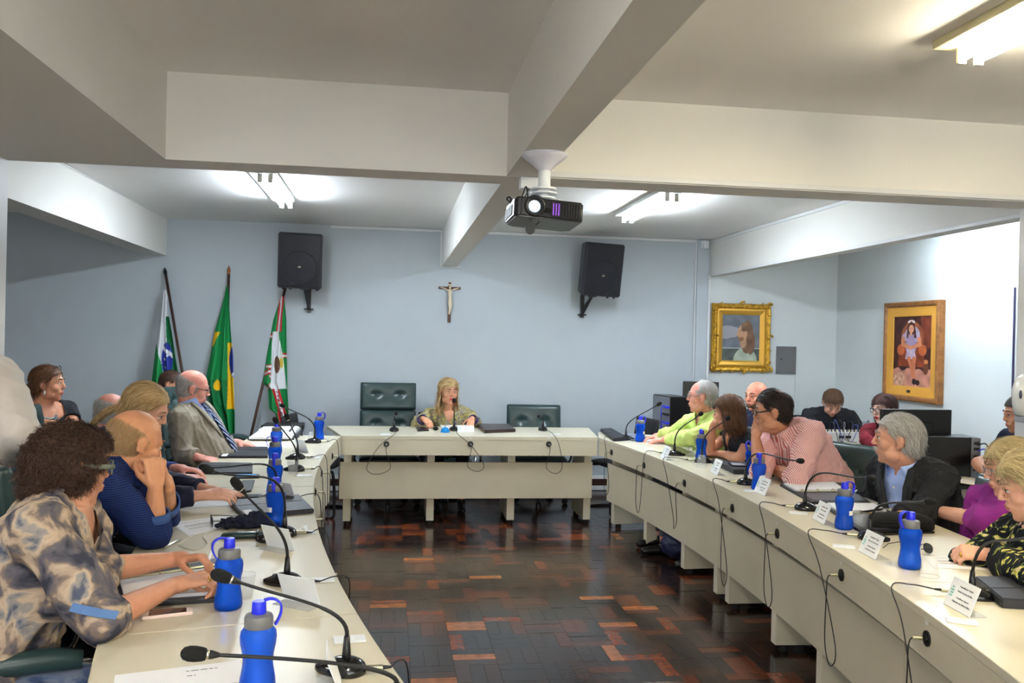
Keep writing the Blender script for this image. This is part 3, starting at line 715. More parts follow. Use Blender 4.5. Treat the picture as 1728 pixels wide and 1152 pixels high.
def person(label, head, hR, base, neck, pelvis, syaw, arms, knees, cloth, hair, sk, s=1., sw=.185, vox=.006, bust=0., belly=0., hs=1., opt=None, brow=None, lips=None, glasses=None, strandn=1500, feet=True, eyes=True, group=None, th=.075, armr=1., skirt=None, neckr=1.):
    """everything in metres in the room; base = floor point the figure's origin sits on"""
    opt = opt or {}; head = np.array(head, float); neck = np.array(neck, float); pelvis = np.array(pelvis, float); base = np.array([base[0], base[1], base[2] if len(base) > 2 else 0.])
    neck = neck+(head-neck)/np.linalg.norm(head-neck)*.06
    t = math.radians(syaw); fy = np.array([math.cos(t), math.sin(t), 0]); up = neck-pelvis; SL = np.linalg.norm(up); up = up/SL
    rt = np.cross(fy, up); rt /= np.linalg.norm(rt); fw = np.cross(up, rt)
    TF = np.stack([rt, fw, up], 1)                     # torso frame, origin at neck
    def tl(p): return neck+TF@np.array(p, float)
    B = ([], [])
    head_prims(B, head, hR, hs, opt)
    hb = head+hR@np.array([0, -.022, -.070])*hs; nb = neck+up*-.01
    _cap(B, nb-up*.03, .058*s*neckr, hb, .051*hs*neckr, 14); _cap(B, nb+fw*.01, 0.050*s*neckr, head+hR@np.array([0, .012, -.082])*hs, .040*hs*neckr, 14)
    def torso(P, k, g, topt=1.0):
        prof = [(-.16, .165, .115), (-.02, .178, .122), (.12, .172, .118+belly*.5), (.30, .155, .112+belly), (.5, .155, .112+belly*.5), (.70, .168, .116), (.84, .170, .108), (.93, .140, .090), (1.0, .088, .068)]
        if g: prof = [(a, b*1.01, c) for a, b, c in prof]
        rows = []
        for a, w, d in prof:
            if a > topt: break
            cc = pelvis+up*SL*a + fw*(belly*.5*math.exp(-((a-.35)/.25)**2) - .012*math.sin(a*3)); kk = sw/.185
            rows.append((cc, rt*(w*kk*s+k), fw*(d*s+k)))
        _rings(P, rows, 22, 2.35)
        for q in (-1, 1):
            _cap(P, neck+rt*q*.045-up*.035, (.050*s+k), neck+rt*q*sw*.80-up*.060, (.055*s+k)); _cap(P, neck+rt*q*sw*.55-up*.10, .075*s+k, neck+rt*q*sw*.75-up*.10, .07*s+k)
            if bust: _ell(P, neck+rt*q*.078-up*(.215)+fw*(.080+bust*.3), np.array((.072, .060+bust*.5, .068))*s+k, TF)
    torso(B, 0, False)
    sh = {}
    for side, key in ((-1, 'L'), (1, 'R')):
        a = arms.get(key)
        S0 = neck+rt*side*sw-up*.068+fw*.005; sh[key] = S0
        if a is None: continue
        el, wr = np.array(a['el'], float), np.array(a['wr'], float)
        _cap(B, S0, .052*s*armr, el, .040*s*armr); _cap(B, el, .041*s*armr, el+(wr-el)*.3, .040*s*armr); _cap(B, el+(wr-el)*.3, .040*s*armr, wr, .0265*s)
        hd = np.array(a.get('d', wr-el), float); hn = np.array(a.get('n', (0, 0, 1)), float)
        hand_prims(B, wr+(wr-el)/np.linalg.norm(wr-el)*.008, hd, hn, side, s*a.get('s', 1.), a.get('pose', 'relaxed'), a.get('spread', 1.))
        _cap(B, wr, .0265*s, wr+hd/np.linalg.norm(hd)*.03, .026*s)
    hips = {k: pelvis+rt_*q for k, q, rt_ in (('L', -.09, rt), ('R', .09, rt))}
    legs = []
    if knees:
        for key in ('L', 'R'):
            kn, an = np.array(knees[key][0], float), np.array(knees[key][1], float); legs.append((hips[key], kn, an))
            _cap(B, hips[key], .082*s, kn, .056*s); _cap(B, kn, .056*s, an, .038*s)
    body = remesh(B, vox, 5 if vox < .005 else 3)
    # lips get their own material
    fc = centers(body); loc = (fc-head)@hR/hs
    lipm = (np.abs(loc[:, 0]) < .0215) & (loc[:, 1] > .078) & (np.abs(loc[:, 2]+.0560) < .0125*(1-(loc[:, 0]/.024)**2)) & (np.abs(loc[:, 0]) < .021)
    mi = np.zeros(len(body.polygons), np.int32); mi[lipm] = 1; body.polygons.foreach_set('material_index', mi)
    root = empty('person', tuple(base), 0, label, 'person', group)
    setco(body, coords(body)-base)
    bo = link('body', body, [sk, lips or Mlip], root, smooth=True)
    def put(name, me, m, par=root): setco(me, coords(me)-base); return link(name, me, m, par, smooth=True)
    Tl = lambda x, y, z: head+hR@(np.array([x, y, z])*hs)
    # eyes, brows
    if eyes:
        for q in (-1, 1):
            P = ([], []); c = Tl(q*.031, .0765, .0085); _ell(P, c, np.array((.0118, .0085, .0065))*hs, hR, 12); nv = len(P[1])
            _ell(P, Tl(q*.031+opt.get('look', 0)*.003, .0830, .0083), np.array((.0058, .0030, .0058))*hs, hR, 12)
            me = bpy.data.meshes.new('eye'); me.from_pydata([tuple(x-base) for x in P[0]], [], P[1]); me.update()
            o = link('eye', me, [Meye, Miris], root, smooth=True); me.polygons.foreach_set('material_index', [0]*nv+[1]*(len(P[1])-nv))
            P = ([], []); z0 = .034
            _cap(P, Tl(q*.014, .0925, z0-.001), .0028*hs, Tl(q*.030, .0880, z0+.004), .0034*hs, 8); _cap(P, Tl(q*.030, .0880, z0+.004), .0034*hs, Tl(q*.048, .0740, z0), .0020*hs, 8)
            me = bpy.data.meshes.new('eyebrow'); me.from_pydata([tuple(x-base) for x in P[0]], [], P[1]); me.update(); link('eyebrow', me, brow or Mbrowd, root, smooth=True)
            P = ([], []); _cap(P, Tl(q*.019, .0835, .0125), .0014*hs, Tl(q*.031, .0855, .0155), .0017*hs, 6); _cap(P, Tl(q*.031, .0855, .0155), .0017*hs, Tl(q*.044, .0780, .0120), .0013*hs, 6)
            me = bpy.data.meshes.new('eyelash'); me.from_pydata([tuple(x-base) for x in P[0]], [], P[1]); me.update(); link('eyelashes', me, Mbrowd, root, smooth=True)
    # glasses
    if glasses:
        gm = glasses.get('m', Mframe); gr = glasses.get('r', .0013)*hs; W, Hh = glasses.get('w', .024), glasses.get('h', .016)
        bm = BM(); zc = .006
        for q in (-1, 1):
            ring = [Tl(q*(.0315+W*math.copysign(abs(math.cos(a))**.7, math.cos(a))), .101-.012*abs(math.cos(a))*(1 if math.cos(a)*1 > 0 else 0), zc+Hh*math.copysign(abs(math.sin(a))**.7, math.sin(a)))-base for a in np.linspace(0, 2*PI, 21)]
            if glasses.get('half'): ring = ring[:11]
            tube(bm, ring, gr, 6)
            tube(bm, [Tl(q*.056, .092, zc+.004)-base, Tl(q*.076, .06, zc+.005)-base, Tl(q*.082, -.005, zc+.007)-base, Tl(q*.080, -.03, zc-.012)-base], gr*1.2*glasses.get('arm', 1), 6)
        tube(bm, [Tl(-.009, .102, zc+.004)-base, Tl(0, .107, zc+.007)-base, Tl(.009, .102, zc+.004)-base], gr, 6)
        go = obj('glasses', bm, gm, root, smooth=True)
        bm = BM()
        for q in (-1, 1):
            ring = [bm.verts.new(Tl(q*(.0315+W*math.copysign(abs(math.cos(a))**.7, math.cos(a))), .101-.012*abs(math.cos(a))*(1 if math.cos(a) > 0 else 0), zc+Hh*math.copysign(abs(math.sin(a))**.7, math.sin(a)))-base) for a in np.linspace(0, 2*PI, 20, endpoint=False)]
            bm.faces.new(ring)
        obj('lens', bm, Mglass, go)
    # clothes
    for k, cdef in enumerate(cloth):
        P = ([], []); kind = cdef['k']; g = cdef.get('g', .014)
        if kind == 'top':
            torso(P, g, True, cdef.get('topt', 1.0)); sl = cdef.get('sleeve', 1.0)     # 0 none .. .5 elbow .. 1 wrist
            for key in ('L', 'R'):
                a = arms.get(key)
                if a is None: continue
                el, wr = np.array(a['el'], float), np.array(a['wr'], float); S0 = sh[key]; sg = cdef.get('sg', g)
                if sl <= 0: continue
                if sl < .5:
                    q = S0+(el-S0)*sl*2; _cap(P, S0, .052*s*armr+sg, q, .046*s*armr+sg*1.4, 14, flat1=True)
                else:
                    f2 = (sl-.5)*2; q = el+(wr-el)*f2; _cap(P, S0, .052*s*armr+sg, el, .043*s*armr+sg*1.1, 14)
                    if f2 > .02:
                        r1 = (.042*armr*(1-f2)+.0275*f2)*s+sg*cdef.get('cuff', .8)
                        _cap(P, el, .043*s*armr+sg*1.1, q, r1, 14, flat1=True)
            for p in cdef.get('extra', []): _cap(P, tl(p[0]), p[1], tl(p[2]), p[3])
            me = remesh(P, max(vox*1.15, .005), 3)
            wrinkle(me, cdef.get('w', .006), cdef.get('seed', 5)+k, cdef.get('wk', 11.), fold=up)
            kf = cdef.get('keep')
            nr = cdef.get('neck', .062)
            def keep(c_, kf=kf, nr=nr):
                l = (c_-neck)@TF; ok = ~((np.hypot(l[:, 0], l[:, 1]) < nr) & (l[:, 2] > -.06+0*l[:, 2]) )
                if kf is not None: ok &= kf(l)
                return ok
            trim(me, keep); o = put(cdef.get('name', 'shirt'), me, cdef['m'])
        elif kind == 'legs':
            _ell(P, pelvis-up*.02, (.185*s, .14*s, .12*s), TF)
            for h, kn, an in legs:
                lw = cdef.get('r', 1.); _cap(P, h, .088*s*lw, kn, .066*s*lw, 14)
                if not cdef.get('short'): _cap(P, kn, .066*s*lw, an+np.array([0, 0, .03]), .05*s*lw, 14, flat1=True)
            if cdef.get('skirt'):
                (h1, k1, a1), (h2, k2, a2) = legs; _cap(P, (h1+h2)/2, .15, (k1+k2)/2, .11, 14); _cap(P, h1, .1, k1, .08); _cap(P, h2, .1, k2, .08)
            me = remesh(P, max(vox*1.5, .009), 3); wrinkle(me, .006, 3+k, 12.); put(cdef.get('name', 'trousers'), me, cdef['m'])
        elif kind == 'collar':
            rr_i = .062*s*neckr+.003; rr_o, hh = rr_i+.010, cdef.get('h', .044)+.014; bm = BM(); gap = cdef.get('gap', 26); rows = []
            nd = (head+hR@np.array([0, -.02, -.08])*hs-neck); nd = nd/np.linalg.norm(nd)
            for a in np.linspace(gap, 360-gap, 30):
                q = math.radians(a); dv = fw*math.cos(q)+rt*math.sin(q); near = max(0, 1-min(a-gap, 360-gap-a)/55)
                c0 = neck+up*-.012+fw*.004
                rows.append([bm.verts.new(x-base) for x in (c0+dv*(rr_i+.002)-up*.01, c0+dv*rr_i*.99+nd*hh, c0+dv*(rr_i+.005)+nd*(hh+.002), c0+dv*(rr_o+.006+.012*near)-up*(.006+.045*near)+fw*.008*near)])
            for i in range(len(rows)-1):
                for j in range(3): bm.faces.new((rows[i][j], rows[i+1][j], rows[i+1][j+1], rows[i][j+1]))
            o = obj('collar', bm, cdef['m'], root, smooth=True); md = o.modifiers.new('s', 'SOLIDIFY'); md.thickness = .002
        elif kind == 'cuff':
            for key in cdef.get('keys', ('L', 'R')):
                a = arms.get(key)
                if a is None: continue
                el, wr = np.array(a['el'], float), np.array(a['wr'], float); f0, f1 = cdef.get('f', (.86, 1.0)); d_ = (wr-el); rr0 = cdef.get('r', .040)
                bm = BM(); R_ = align(d_); L_ = np.linalg.norm(d_)
                lathe(bm, [(rr0*.93, 0), (rr0*1.06, .004), (rr0*1.04, L_*(f1-f0)*.5), (rr0, L_*(f1-f0)), (rr0*.9, L_*(f1-f0)-.003)], Vector(el+d_*f0-base), 20, rot=R_)
                obj('cuff', bm, cdef['m'], root, smooth=True)
    if feet and knees:
        ft = knees.get('yaw', syaw)
        for key in ('L', 'R'):
            an = np.array(knees[key][1], float); q = math.radians(ft); d_ = np.array([math.cos(q), math.sin(q), 0]); P = ([], [])
            z = .035; a0 = np.array([an[0], an[1], z])
            _cap(P, a0-d_*.05, .034, a0+d_*.05, .038); _cap(P, a0+d_*.05, .038, a0+d_*.16+np.array([0, 0, -.006]), .028); _cap(P, a0+np.array([0, 0, .0]), .035, a0+np.array([0, 0, .05]), .042)
            me = remesh(P, .009, 2); c_ = coords(me); c_[:, 2] = np.maximum(c_[:, 2], .002); setco(me, c_); put('shoe', me, knees.get('m', Mshoe))
    # hair
    if hair:
        k = hair['k']; P = ([], []); th_ = hair.get('t', .008); E = lambda p, r: _ell(P, Tl(*p), np.array(r)*hs, hR, 24)
        fl_ = opt.get('fat', 1.)**.3
        if k != 'none': E((0, -.014, .036), (.076*fl_+th_, .097+th_, .086+th_)); E((0, -.030, .000), (.069*fl_+th_, .072+th_, .072+th_))
        for p, r in hair.get('add', []): E(p, r)
        me = remesh(P, max(.005, vox) if hair.get('vox') is None else hair['vox'], 2)
        if hair.get('lump'): wrinkle(me, hair['lump'], hair.get('seed', 2), hair.get('lk', 60.), n=9)
        kp = hair['keep']
        def keep(c_): return kp((c_-head)@hR/hs)
        trim(me, keep)
        skin_only = hair['k'] == 'fringe'
        def flow(p):
            l = (p-head)@hR/hs; f = hair['flow'](l); return f@hR.T
        memo = {}; E3 = np.array([.082, .100, .092])
        def hug(c_, s):
            l = (c_-head)@hR/hs-np.array([0, -.014, .034]); q = np.linalg.norm(l/E3, axis=1); m_ = l[:, 2] > -.045
            if s == 0: memo['q'] = q
            lim = np.minimum(q, memo['q']+.035*hair.get('loose', 1.)); k_ = np.where(m_, lim/np.maximum(q, 1e-6), 1.)
            return head+((l*k_[:, None]+np.array([0, -.014, .034]))*hs)@hR.T
        st = []
        st.append(strands(me, strandn, hug=hug, length=hair.get('len', .05)*hs, width=hair.get('sw', .0022), flow=flow, seed=11, curl=hair.get('curl', 0.), lift=hair.get('lift', .005), jitter=hair.get('jit', .25), seg=hair.get('seg', 4)))
        for (vv, f, rn) in st: vv -= base
        setco(me, coords(me)-base)
        if skin_only: me = bpy.data.meshes.new('t')
        hair_object(me, st, hair['m'], root)
        for nm, pts, rad in hair.get('tails', []):
            bm = BM(); rg = np.random.default_rng(5); pp = [Vector(Tl(*p)-base) for p in pts]
            sp = spline(pp, 6)
            for i in range(hair.get('tn', 60)):
                off = rg.normal(size=3)*rad*hs*.45; ws = rg.random()*.5
                q = [p_+Vector(off)*(.5+math.sin(PI*j/(len(sp)-1))*1.0) for j, p_ in enumerate(sp)]
                tube(bm, q, .0025*hs, 4, radii=[.003*hs*(1-.6*j/(len(sp)-1)) for j in range(len(sp))])
            me2 = bpy.data.meshes.new(nm); bm.to_mesh(me2); bm.free(); a = me2.attributes.new('rnd', 'FLOAT', 'POINT'); a.data.foreach_set('value', np.repeat(rg.random(len(me2.vertices)//4+1), 4)[:len(me2.vertices)].astype(np.float32)); link(nm, me2, hair['m'], root, smooth=True)
    return root, dict(neck=neck, TF=TF, head=head, hR=hR, hs=hs, base=base, Tl=Tl, tl=tl, fw=fw, rt=rt, up=up, pelvis=pelvis, SL=SL)
# --- hair recipes (head space: x right, y forward, z up; metres for a head of .235)
def fl_back(l):   # combed back from the forehead then down
    d = np.stack([l[:, 0]*4, -np.ones(len(l))*.9, -.35-2.2*np.maximum(0, -l[:, 1])*9-np.abs(l[:, 0])*9], 1); return d/np.linalg.norm(d, axis=1)[:, None]
def fl_down(l):
    top_ = np.clip((l[:, 2]-.03)/.05, 0, 1); d = np.stack([l[:, 0]*9+np.sign(l[:, 0]+.012)*1.3*top_, -.1+l[:, 1]*6*(1-top_)-.5*top_, -np.ones(len(l))*(1-.5*top_)], 1); return d/np.linalg.norm(d, axis=1)[:, None]
def fl_side(l):
    d = np.stack([np.sign(l[:, 0]+.02)*.8, -.4+0*l[:, 0], -.4-np.maximum(0, .08-l[:, 2])*8], 1); return d/np.linalg.norm(d, axis=1)[:, None]
def k_short(front=.055, low=-.055, ear=.0):
    def f(l):
        x, y, z = l.T; line = np.where(y > .045, front+.02*(y-.045)/.05, np.where(y > -.015, .0+ (y+.015)/.06*front*.55, low+(y+.11)/.095*(.0-low)*.35))
        ok = z > line
        ok &= ~((y > .02) & (y < .05) & (z < .018+.0*y)); ok &= ~((y > .052) & (z < front)); ok &= ~((np.abs(x) > .074) & (np.abs(y+.008) < .022) & (np.abs(z) < .036)) ; return ok
    return f
def k_fringe(top=.045, low=-.06):
    """bald crown: a band at the back and sides only"""
    def f(l):
        x, y, z = l.T; up_ = top+.035*np.clip(-y/.1, -1, 1)-.02*np.clip(y/.05, 0, 1)
        ok = (z < up_) & (z > low+np.clip((y+.06)/.08, 0, 1)*.055) & (y < .038)
        ok &= ~((np.abs(x) > .072) & (np.abs(y+.008) < .022) & (z < .026)); return ok
    return f
def k_bob(low=-.13, front=.05, cheek=.02):
    def f(l):
        x, y, z = l.T; ok = z > low
        ok &= ~((y > cheek) & (z < front-.9*np.maximum(0, np.abs(x)-.05)) & (np.abs(x) < .095)); ok &= ~((y > .055) & (z < front)); return ok
    return f
# ================================================================= WHO SITS WHERE
P3 = lambda px, py, y: np.array(AY(px, py, y))
PZ = lambda px, py, z: np.array(AZ(px, py, z))
SK1 = skin('skin_fair', sr(222, 168, 142)); SK2 = skin('skin_tan', sr(206, 148, 116)); SK3 = skin('skin_pink', sr(226, 160, 142), .2); SK4 = skin('skin_light', sr(226, 184, 164))
HB = hairmat('hair_dark_brown', sr(42, 29, 23), sr(92, 64, 50)); HK = hairmat('hair_black', sr(24, 20, 20), sr(66, 52, 46))
HBL = hairmat('hair_blond', sr(150, 116, 70), sr(220, 190, 140)); HG = hairmat('hair_grey', sr(140, 136, 132), sr(214, 212, 208)); HR = hairmat('hair_sandy', sr(166, 130, 88), sr(206, 174, 128))
HCH = hairmat('hair_chestnut', sr(62, 38, 26), sr(128, 88, 56)); HASH = hairmat('hair_ash_blond', sr(120, 104, 70), sr(206, 186, 140)); HBR = hairmat('hair_brown', sr(60, 42, 30), sr(118, 86, 60))
def legs_of(pel, yaw, reach=.46, spread=.11, tuck=-.02, drop=None, z=.50):
    t = math.radians(yaw); f = np.array([math.cos(t), math.sin(t), 0]); r = np.array([math.sin(t), -math.cos(t), 0]); o = {}
    for k, q in (('L', -1), ('R', 1)):
        kn = pel+f*reach+r*q*spread; kn[2] = z; an = kn+f*tuck*(1+q*.8); an[2] = .10; o[k] = (kn, an)
    o['yaw'] = yaw; return o
def vopen(wtop=.09, depth=.38, y0=.0):
    return lambda l: ~((l[:, 1] > y0) & (l[:, 2] > -depth) & (np.abs(l[:, 0]) < wtop*np.clip((l[:, 2]+depth)/depth, 0, 1.3)))
def at_table(px, py, dpx, y): pass
def seat_behind(pel, yaw, high, label, back=.04):
    t = math.radians(yaw); return chair(pel[0]-math.cos(t)*back, pel[1]-math.sin(t)*back, yaw, high, label)

# ---- the speaking woman at the head table
hd = P3(757, 661, 8.02); nk = P3(757, 698, 8.10); pe = np.array([.56, 8.26, .54])
Mblouse9 = blotch('blouse_gold_grey_print', [sr(48, 44, 62), sr(120, 124, 150), sr(150, 140, 80), sr(196, 180, 110), sr(90, 90, 120), sr(170, 174, 190)], scale=22, dist=2.5)
MB9 = mat('purple_cuff', sr(72, 58, 112), .8)
arms = {'R': dict(el=P3(704, 717, 7.93), wr=P3(714, 706, 7.80), d=(.45, -.6, -.35), n=(-.1, -.4, .9), pose='grip'), 'L': dict(el=P3(806, 719, 7.98), wr=P3(797, 706, 7.86), d=(-.20, -.85, -.42), n=(.1, -.35, .9), pose='relaxed')}
r9, f9 = person('woman with long blond hair and patterned blouse speaking at the head table', hd, hframe(-74, -4, 2), (.56, 8.2), nk, pe, -88, arms, legs_of(pe, -90), 
    [dict(k='top', m=Mblouse9, sleeve=.86, g=.020, w=.012, cuff=1.5, keep=vopen(.05, .10)), dict(k='legs', m=mat('dark_slacks', sr(30, 30, 38), .9)), dict(k='cuff', m=MB9, f=(.70, .98), r=.043)],
    dict(k='long', m=HBL, t=.013, add=[((0, -.045, -.06), (.085, .06, .11)), ((-.066, .0, -.085), (.026, .045, .085)), ((.062, .0, -.085), (.026, .045, .085)), ((-.072, .02, -.135), (.026, .035, .045)), ((.078, .02, -.135), (.026, .035, .045))],
         keep=k_bob(-.21, .060, .018), flow=fl_down, len=.10, sw=.004, lift=.004), SK2, s=.93, sw=.18, vox=.006, bust=.05, lips=Mliprose, strandn=1400, neckr=.9)
bm = BM(); tube(bm, [Vector(f9['tl']((.052*math.cos(a), .012+.062*math.sin(a), -.015-.030*math.sin(a)))-f9['base']) for a in np.linspace(-.4, PI+.4, 16)], .004, 6); obj('necklace', bm, mat('pearl', sr(230, 226, 216), .2), r9, smooth=True)
def hand_ring(root, fr, arm, side, s, m=Mgold):
    w = np.array(arm['wr']); d = np.array(arm.get('d', w-np.array(arm['el'])), float); d /= np.linalg.norm(d); n = np.array(arm.get('n', (0, 0, 1)), float); n -= d*np.dot(n, d); n /= np.linalg.norm(n); th = np.cross(n, d)*side
    c = w+(d*(.094+.008)+th*(-.010)-n*.004)*s-fr['base']; bm = BM(); R_ = align(d*.9-n*.4)
    lathe(bm, [(.0098*s, -.003), (.0112*s, -.003), (.0112*s, .003), (.0098*s, .003)], Vector(c), 16, rot=R_); obj('ring', bm, m, root, smooth=True)
hand_ring(r9, f9, arms['L'], -1, .93); hand_ring(r9, f9, arms['R'], 1, .93)
chair(.56, 8.36, -90, False, 'green leather swivel chair under the speaking woman at the head table', dz=-.10)

# ---- man in the grey suit with a striped tie (left table, farthest)
hd = P3(326, 656, 6.0); nk = P3(312, 697, 6.02); pe = nk+np.array([.20, -.02, -.46]); pe[2] = .56
Msuit = mat('grey_tweed', sr(150, 142, 126), .95, var=.14, vscale=160, bump=.15, bscale=220); Mlblue = mat('light_blue_shirt', sr(158, 180, 232), .8)
arms = {'R': dict(el=P3(306, 766, 5.78), wr=P3(334, 772, 5.66), d=(.85, .15, -.2), n=(.1, -.3, .95)), 'L': dict(el=P3(372, 752, 6.28), wr=P3(398, 746, 6.32), d=(.9, .1, -.2), n=(0, -.2, 1))}
r4, f4 = person('older balding man in a grey tweed suit and striped tie at the left table', hd, hframe(14, -12), (pe[0], pe[1]), nk, pe, -8, arms, legs_of(pe, 0),
    [dict(k='top', m=Mlblue, sleeve=0, g=.010, w=.003), dict(k='top', m=Msuit, name='jacket', sleeve=.96, g=.026, w=.010, keep=vopen(.075, .42), cuff=1.2, neck=.066), dict(k='collar', m=Mlblue, h=.036), dict(k='legs', m=Msuit)],
    dict(k='fringe', m=HG, t=.003, keep=k_fringe(.045, -.07), flow=fl_back, len=.026, sw=.0018, lift=.002), SK3, s=1.04, sw=.19, vox=.006, belly=.05, brow=Mbrowg, glasses=dict(m=Mframe, arm=1.4), hs=1.04, strandn=3200, opt=dict(fat=1.08), neckr=1.12)
def necktie(root, fr, m, zs, w=.075, yoff=0.):
    bm = BM(); rows = []
    for i, (z, y) in enumerate(zs):
        wd = w*(.42 if i == 0 else .3+.7*min(1, i/(len(zs)-2))) if i < len(zs)-1 else .002
        rows.append([bm.verts.new(fr['tl']((x*wd/2, y+yoff-.003*abs(x), z))-fr['base']) for x in (-1, 0, 1)])
    for i in range(len(rows)-1):
        for j in range(2): bm.faces.new((rows[i][j], rows[i][j+1], rows[i+1][j+1], rows[i+1][j]))
    uv = bm.loops.layers.uv.new('UVMap')
    for i in range(len(rows)):
        for j in range(3):
            for l in rows[i][j].link_loops: l[uv].uv = (j/2, i/(len(rows)-1)*6+j*.35)
    bmesh.ops.recalc_face_normals(bm, faces=bm.faces)
    o = obj('necktie', bm, m, root, smooth=True); md = o.modifiers.new('s', 'SOLIDIFY'); md.thickness = .006; md.offset = 0
Mtie = stripes('tie_navy_silver', sr(24, 32, 74), sr(196, 208, 232), 2.2, duty=.72, axis=1, attr='UV', rough=.5)
necktie(r4, f4, Mtie, [(-.010, .085), (-.045, .098), (-.10, .128), (-.18, .152), (-.26, .172), (-.34, .192), (-.42, .192), (-.46, .188), (-.50, .17)], w=.10, yoff=.014)
def lapels(root, fr, m, depth=.40, wtop=.075, ys=((0, .070), (-.08, .118), (-.18, .150), (-.28, .170), (-.40, .180)), out=.055):
    for q in (-1, 1):
        bm = BM(); rows = []
        for i, (z, y) in enumerate(ys):
            xi = wtop*max(0, (z+depth)/depth); o_ = out*math.sin(PI*min(1, .25+i/(len(ys)-1)*.75))
            rows.append([bm.verts.new(fr['tl']((q*(xi-.004), y+.006, z))-fr['base']), bm.verts.new(fr['tl']((q*(xi+o_), y-o_*.28+.012, z+.012))-fr['base'])])
        for i in range(len(rows)-1): bm.faces.new((rows[i][0], rows[i][1], rows[i+1][1], rows[i+1][0]))
        o = obj('lapel', bm, m, root, smooth=True); md = o.modifiers.new('s', 'SOLIDIFY'); md.thickness = .005
lapels(r4, f4, Msuit)
seat_behind(pe-np.array([.02, 0, 0]), 0, True, 'high-backed green leather chair behind the man in the grey suit', back=.10)

# ---- dark-haired woman by the wall behind him
hd = P3(291, 650, 7.75); nk = P3(286, 690, 7.78); pe = nk+np.array([-.03, .05, -.47])
Mblack = mat('black_jersey', sr(20, 20, 24), .9, bump=.1, bscale=120)
person('woman with dark tied hair in a black top seated at the back wall', hd, hframe(-10, -4), (pe[0], pe[1]), nk, pe, -40, {'L': dict(el=nk+np.array([.20, -.05, -.30]), wr=nk+np.array([.32, -.18, -.34])), 'R': dict(el=nk+np.array([-.14, -.16, -.30]), wr=nk+np.array([.05, -.26, -.36]))}, legs_of(pe, -30, .42),
    [dict(k='top', m=Mblack, sleeve=.95, g=.014, keep=vopen(.07, .10)), dict(k='legs', m=mat('pink_trousers', sr(200, 60, 110), .9))],
    dict(k='short', m=HB, t=.009, keep=k_short(.055, -.08), flow=fl_back, len=.06, add=[((0, -.10, -.03), (.035, .04, .06))]), SK2, s=.92, sw=.175, vox=.008, strandn=700)
vchair(pe[0]-.03, pe[1]+.02, -35, 'black visitor chair under the dark-haired woman at the back wall')

# ---- woman in the black off-shoulder dress on the left
hd = P3(82, 648, 6.1); nk = P3(64, 693, 6.12); pe = nk+np.array([-.04, .04, -.48])
Mnavyd = mat('navy_black_dress', sr(14, 16, 28), .85)
a2 = {'R': dict(el=P3(72, 718, 5.86), wr=P3(118, 723, 5.76), d=(.9, 0, -.1)), 'L': dict(el=P3(122, 716, 6.2), wr=P3(132, 726, 6.02), d=(.9, -.3, -.1))}
r2, f2 = person('woman in a black off-shoulder dress and turquoise necklace seated by the left wall', hd, hframe(2, 0), (pe[0], pe[1]), nk, pe, -34, a2, legs_of(pe, -20),
    [dict(k='top', m=Mnavyd, sleeve=.36, g=.013, w=.005, keep=lambda l: ~((l[:, 2] > -.070+.0*l[:, 0]-.05*(l[:, 1] > .0)*np.clip(1-np.abs(l[:, 0])/.13, 0, 1)) & (np.abs(l[:, 0]) < .128))), dict(k='legs', m=Mnavyd, skirt=True, short=True, name='skirt')],
    dict(k='short', m=HCH, t=.010, keep=k_short(.058, -.075), flow=fl_back, len=.07, sw=.003, add=[((0, -.095, -.02), (.03, .04, .045))], tails=[('ponytail', [(0, -.10, -.05), (-.01, -.13, -.10), (-.03, -.15, -.17), (-.05, -.16, -.22)], .016)], tn=50), SK2, s=.98, sw=.20, vox=.007, bust=.06, strandn=1000, opt=dict(fat=1.08), neckr=1.05, armr=1.15)
bm = BM(); tube(bm, [Vector(f2['tl']((.078*math.cos(a), .015+.100*math.sin(a), -.03-.055*math.sin(a)))-f2['base']) for a in np.linspace(0, PI, 18)], .006, 6)
for i in range(-3, 4): sph(bm, Vector(f2['tl']((i*.014, .126-.002*i*i, -.085-.010*(3-abs(i))))-f2['base']), .012, 8)
obj('necklace', bm, mat('tarnished_silver', sr(130, 140, 140), .35, metal=.7), r2, smooth=True)
bm = BM(); sph(bm, Vector(f2['tl']((0, .142, -.13))-f2['base']), .018, 10, s=(.8, .5, 1.3)); obj('pendant', bm, mat('turquoise', sr(110, 200, 180), .2), r2, smooth=True)
bm = BM()
for q in (-1, 1): c = Vector(f2['Tl'](q*.084, .004, -.055)-f2['base']); sph(bm, c, .013, 10, s=(.5, 1, 1.3)); cyl(bm, c+V(0, 0, .022), .0015, .02, 6)
obj('earrings', bm, mat('silver_beads', sr(226, 226, 220), .2, metal=.6), r2, smooth=True)
bm = BM()
for q in (-1, 1):
    c = f2['Tl'](q*.035, .045, .112); tube(bm, [Vector(f2['Tl'](q*(.034+.026*math.cos(a)), .055-.02*math.cos(a)*0, .105+.018*math.sin(a))-f2['base']) for a in np.linspace(0, 2*PI, 16)], .0025, 6)
obj('raised_sunglasses', bm, Mframe, r2, smooth=True)
vchair(pe[0]-.03, pe[1]+.02, -25, 'black visitor chair under the woman in the off-shoulder dress')

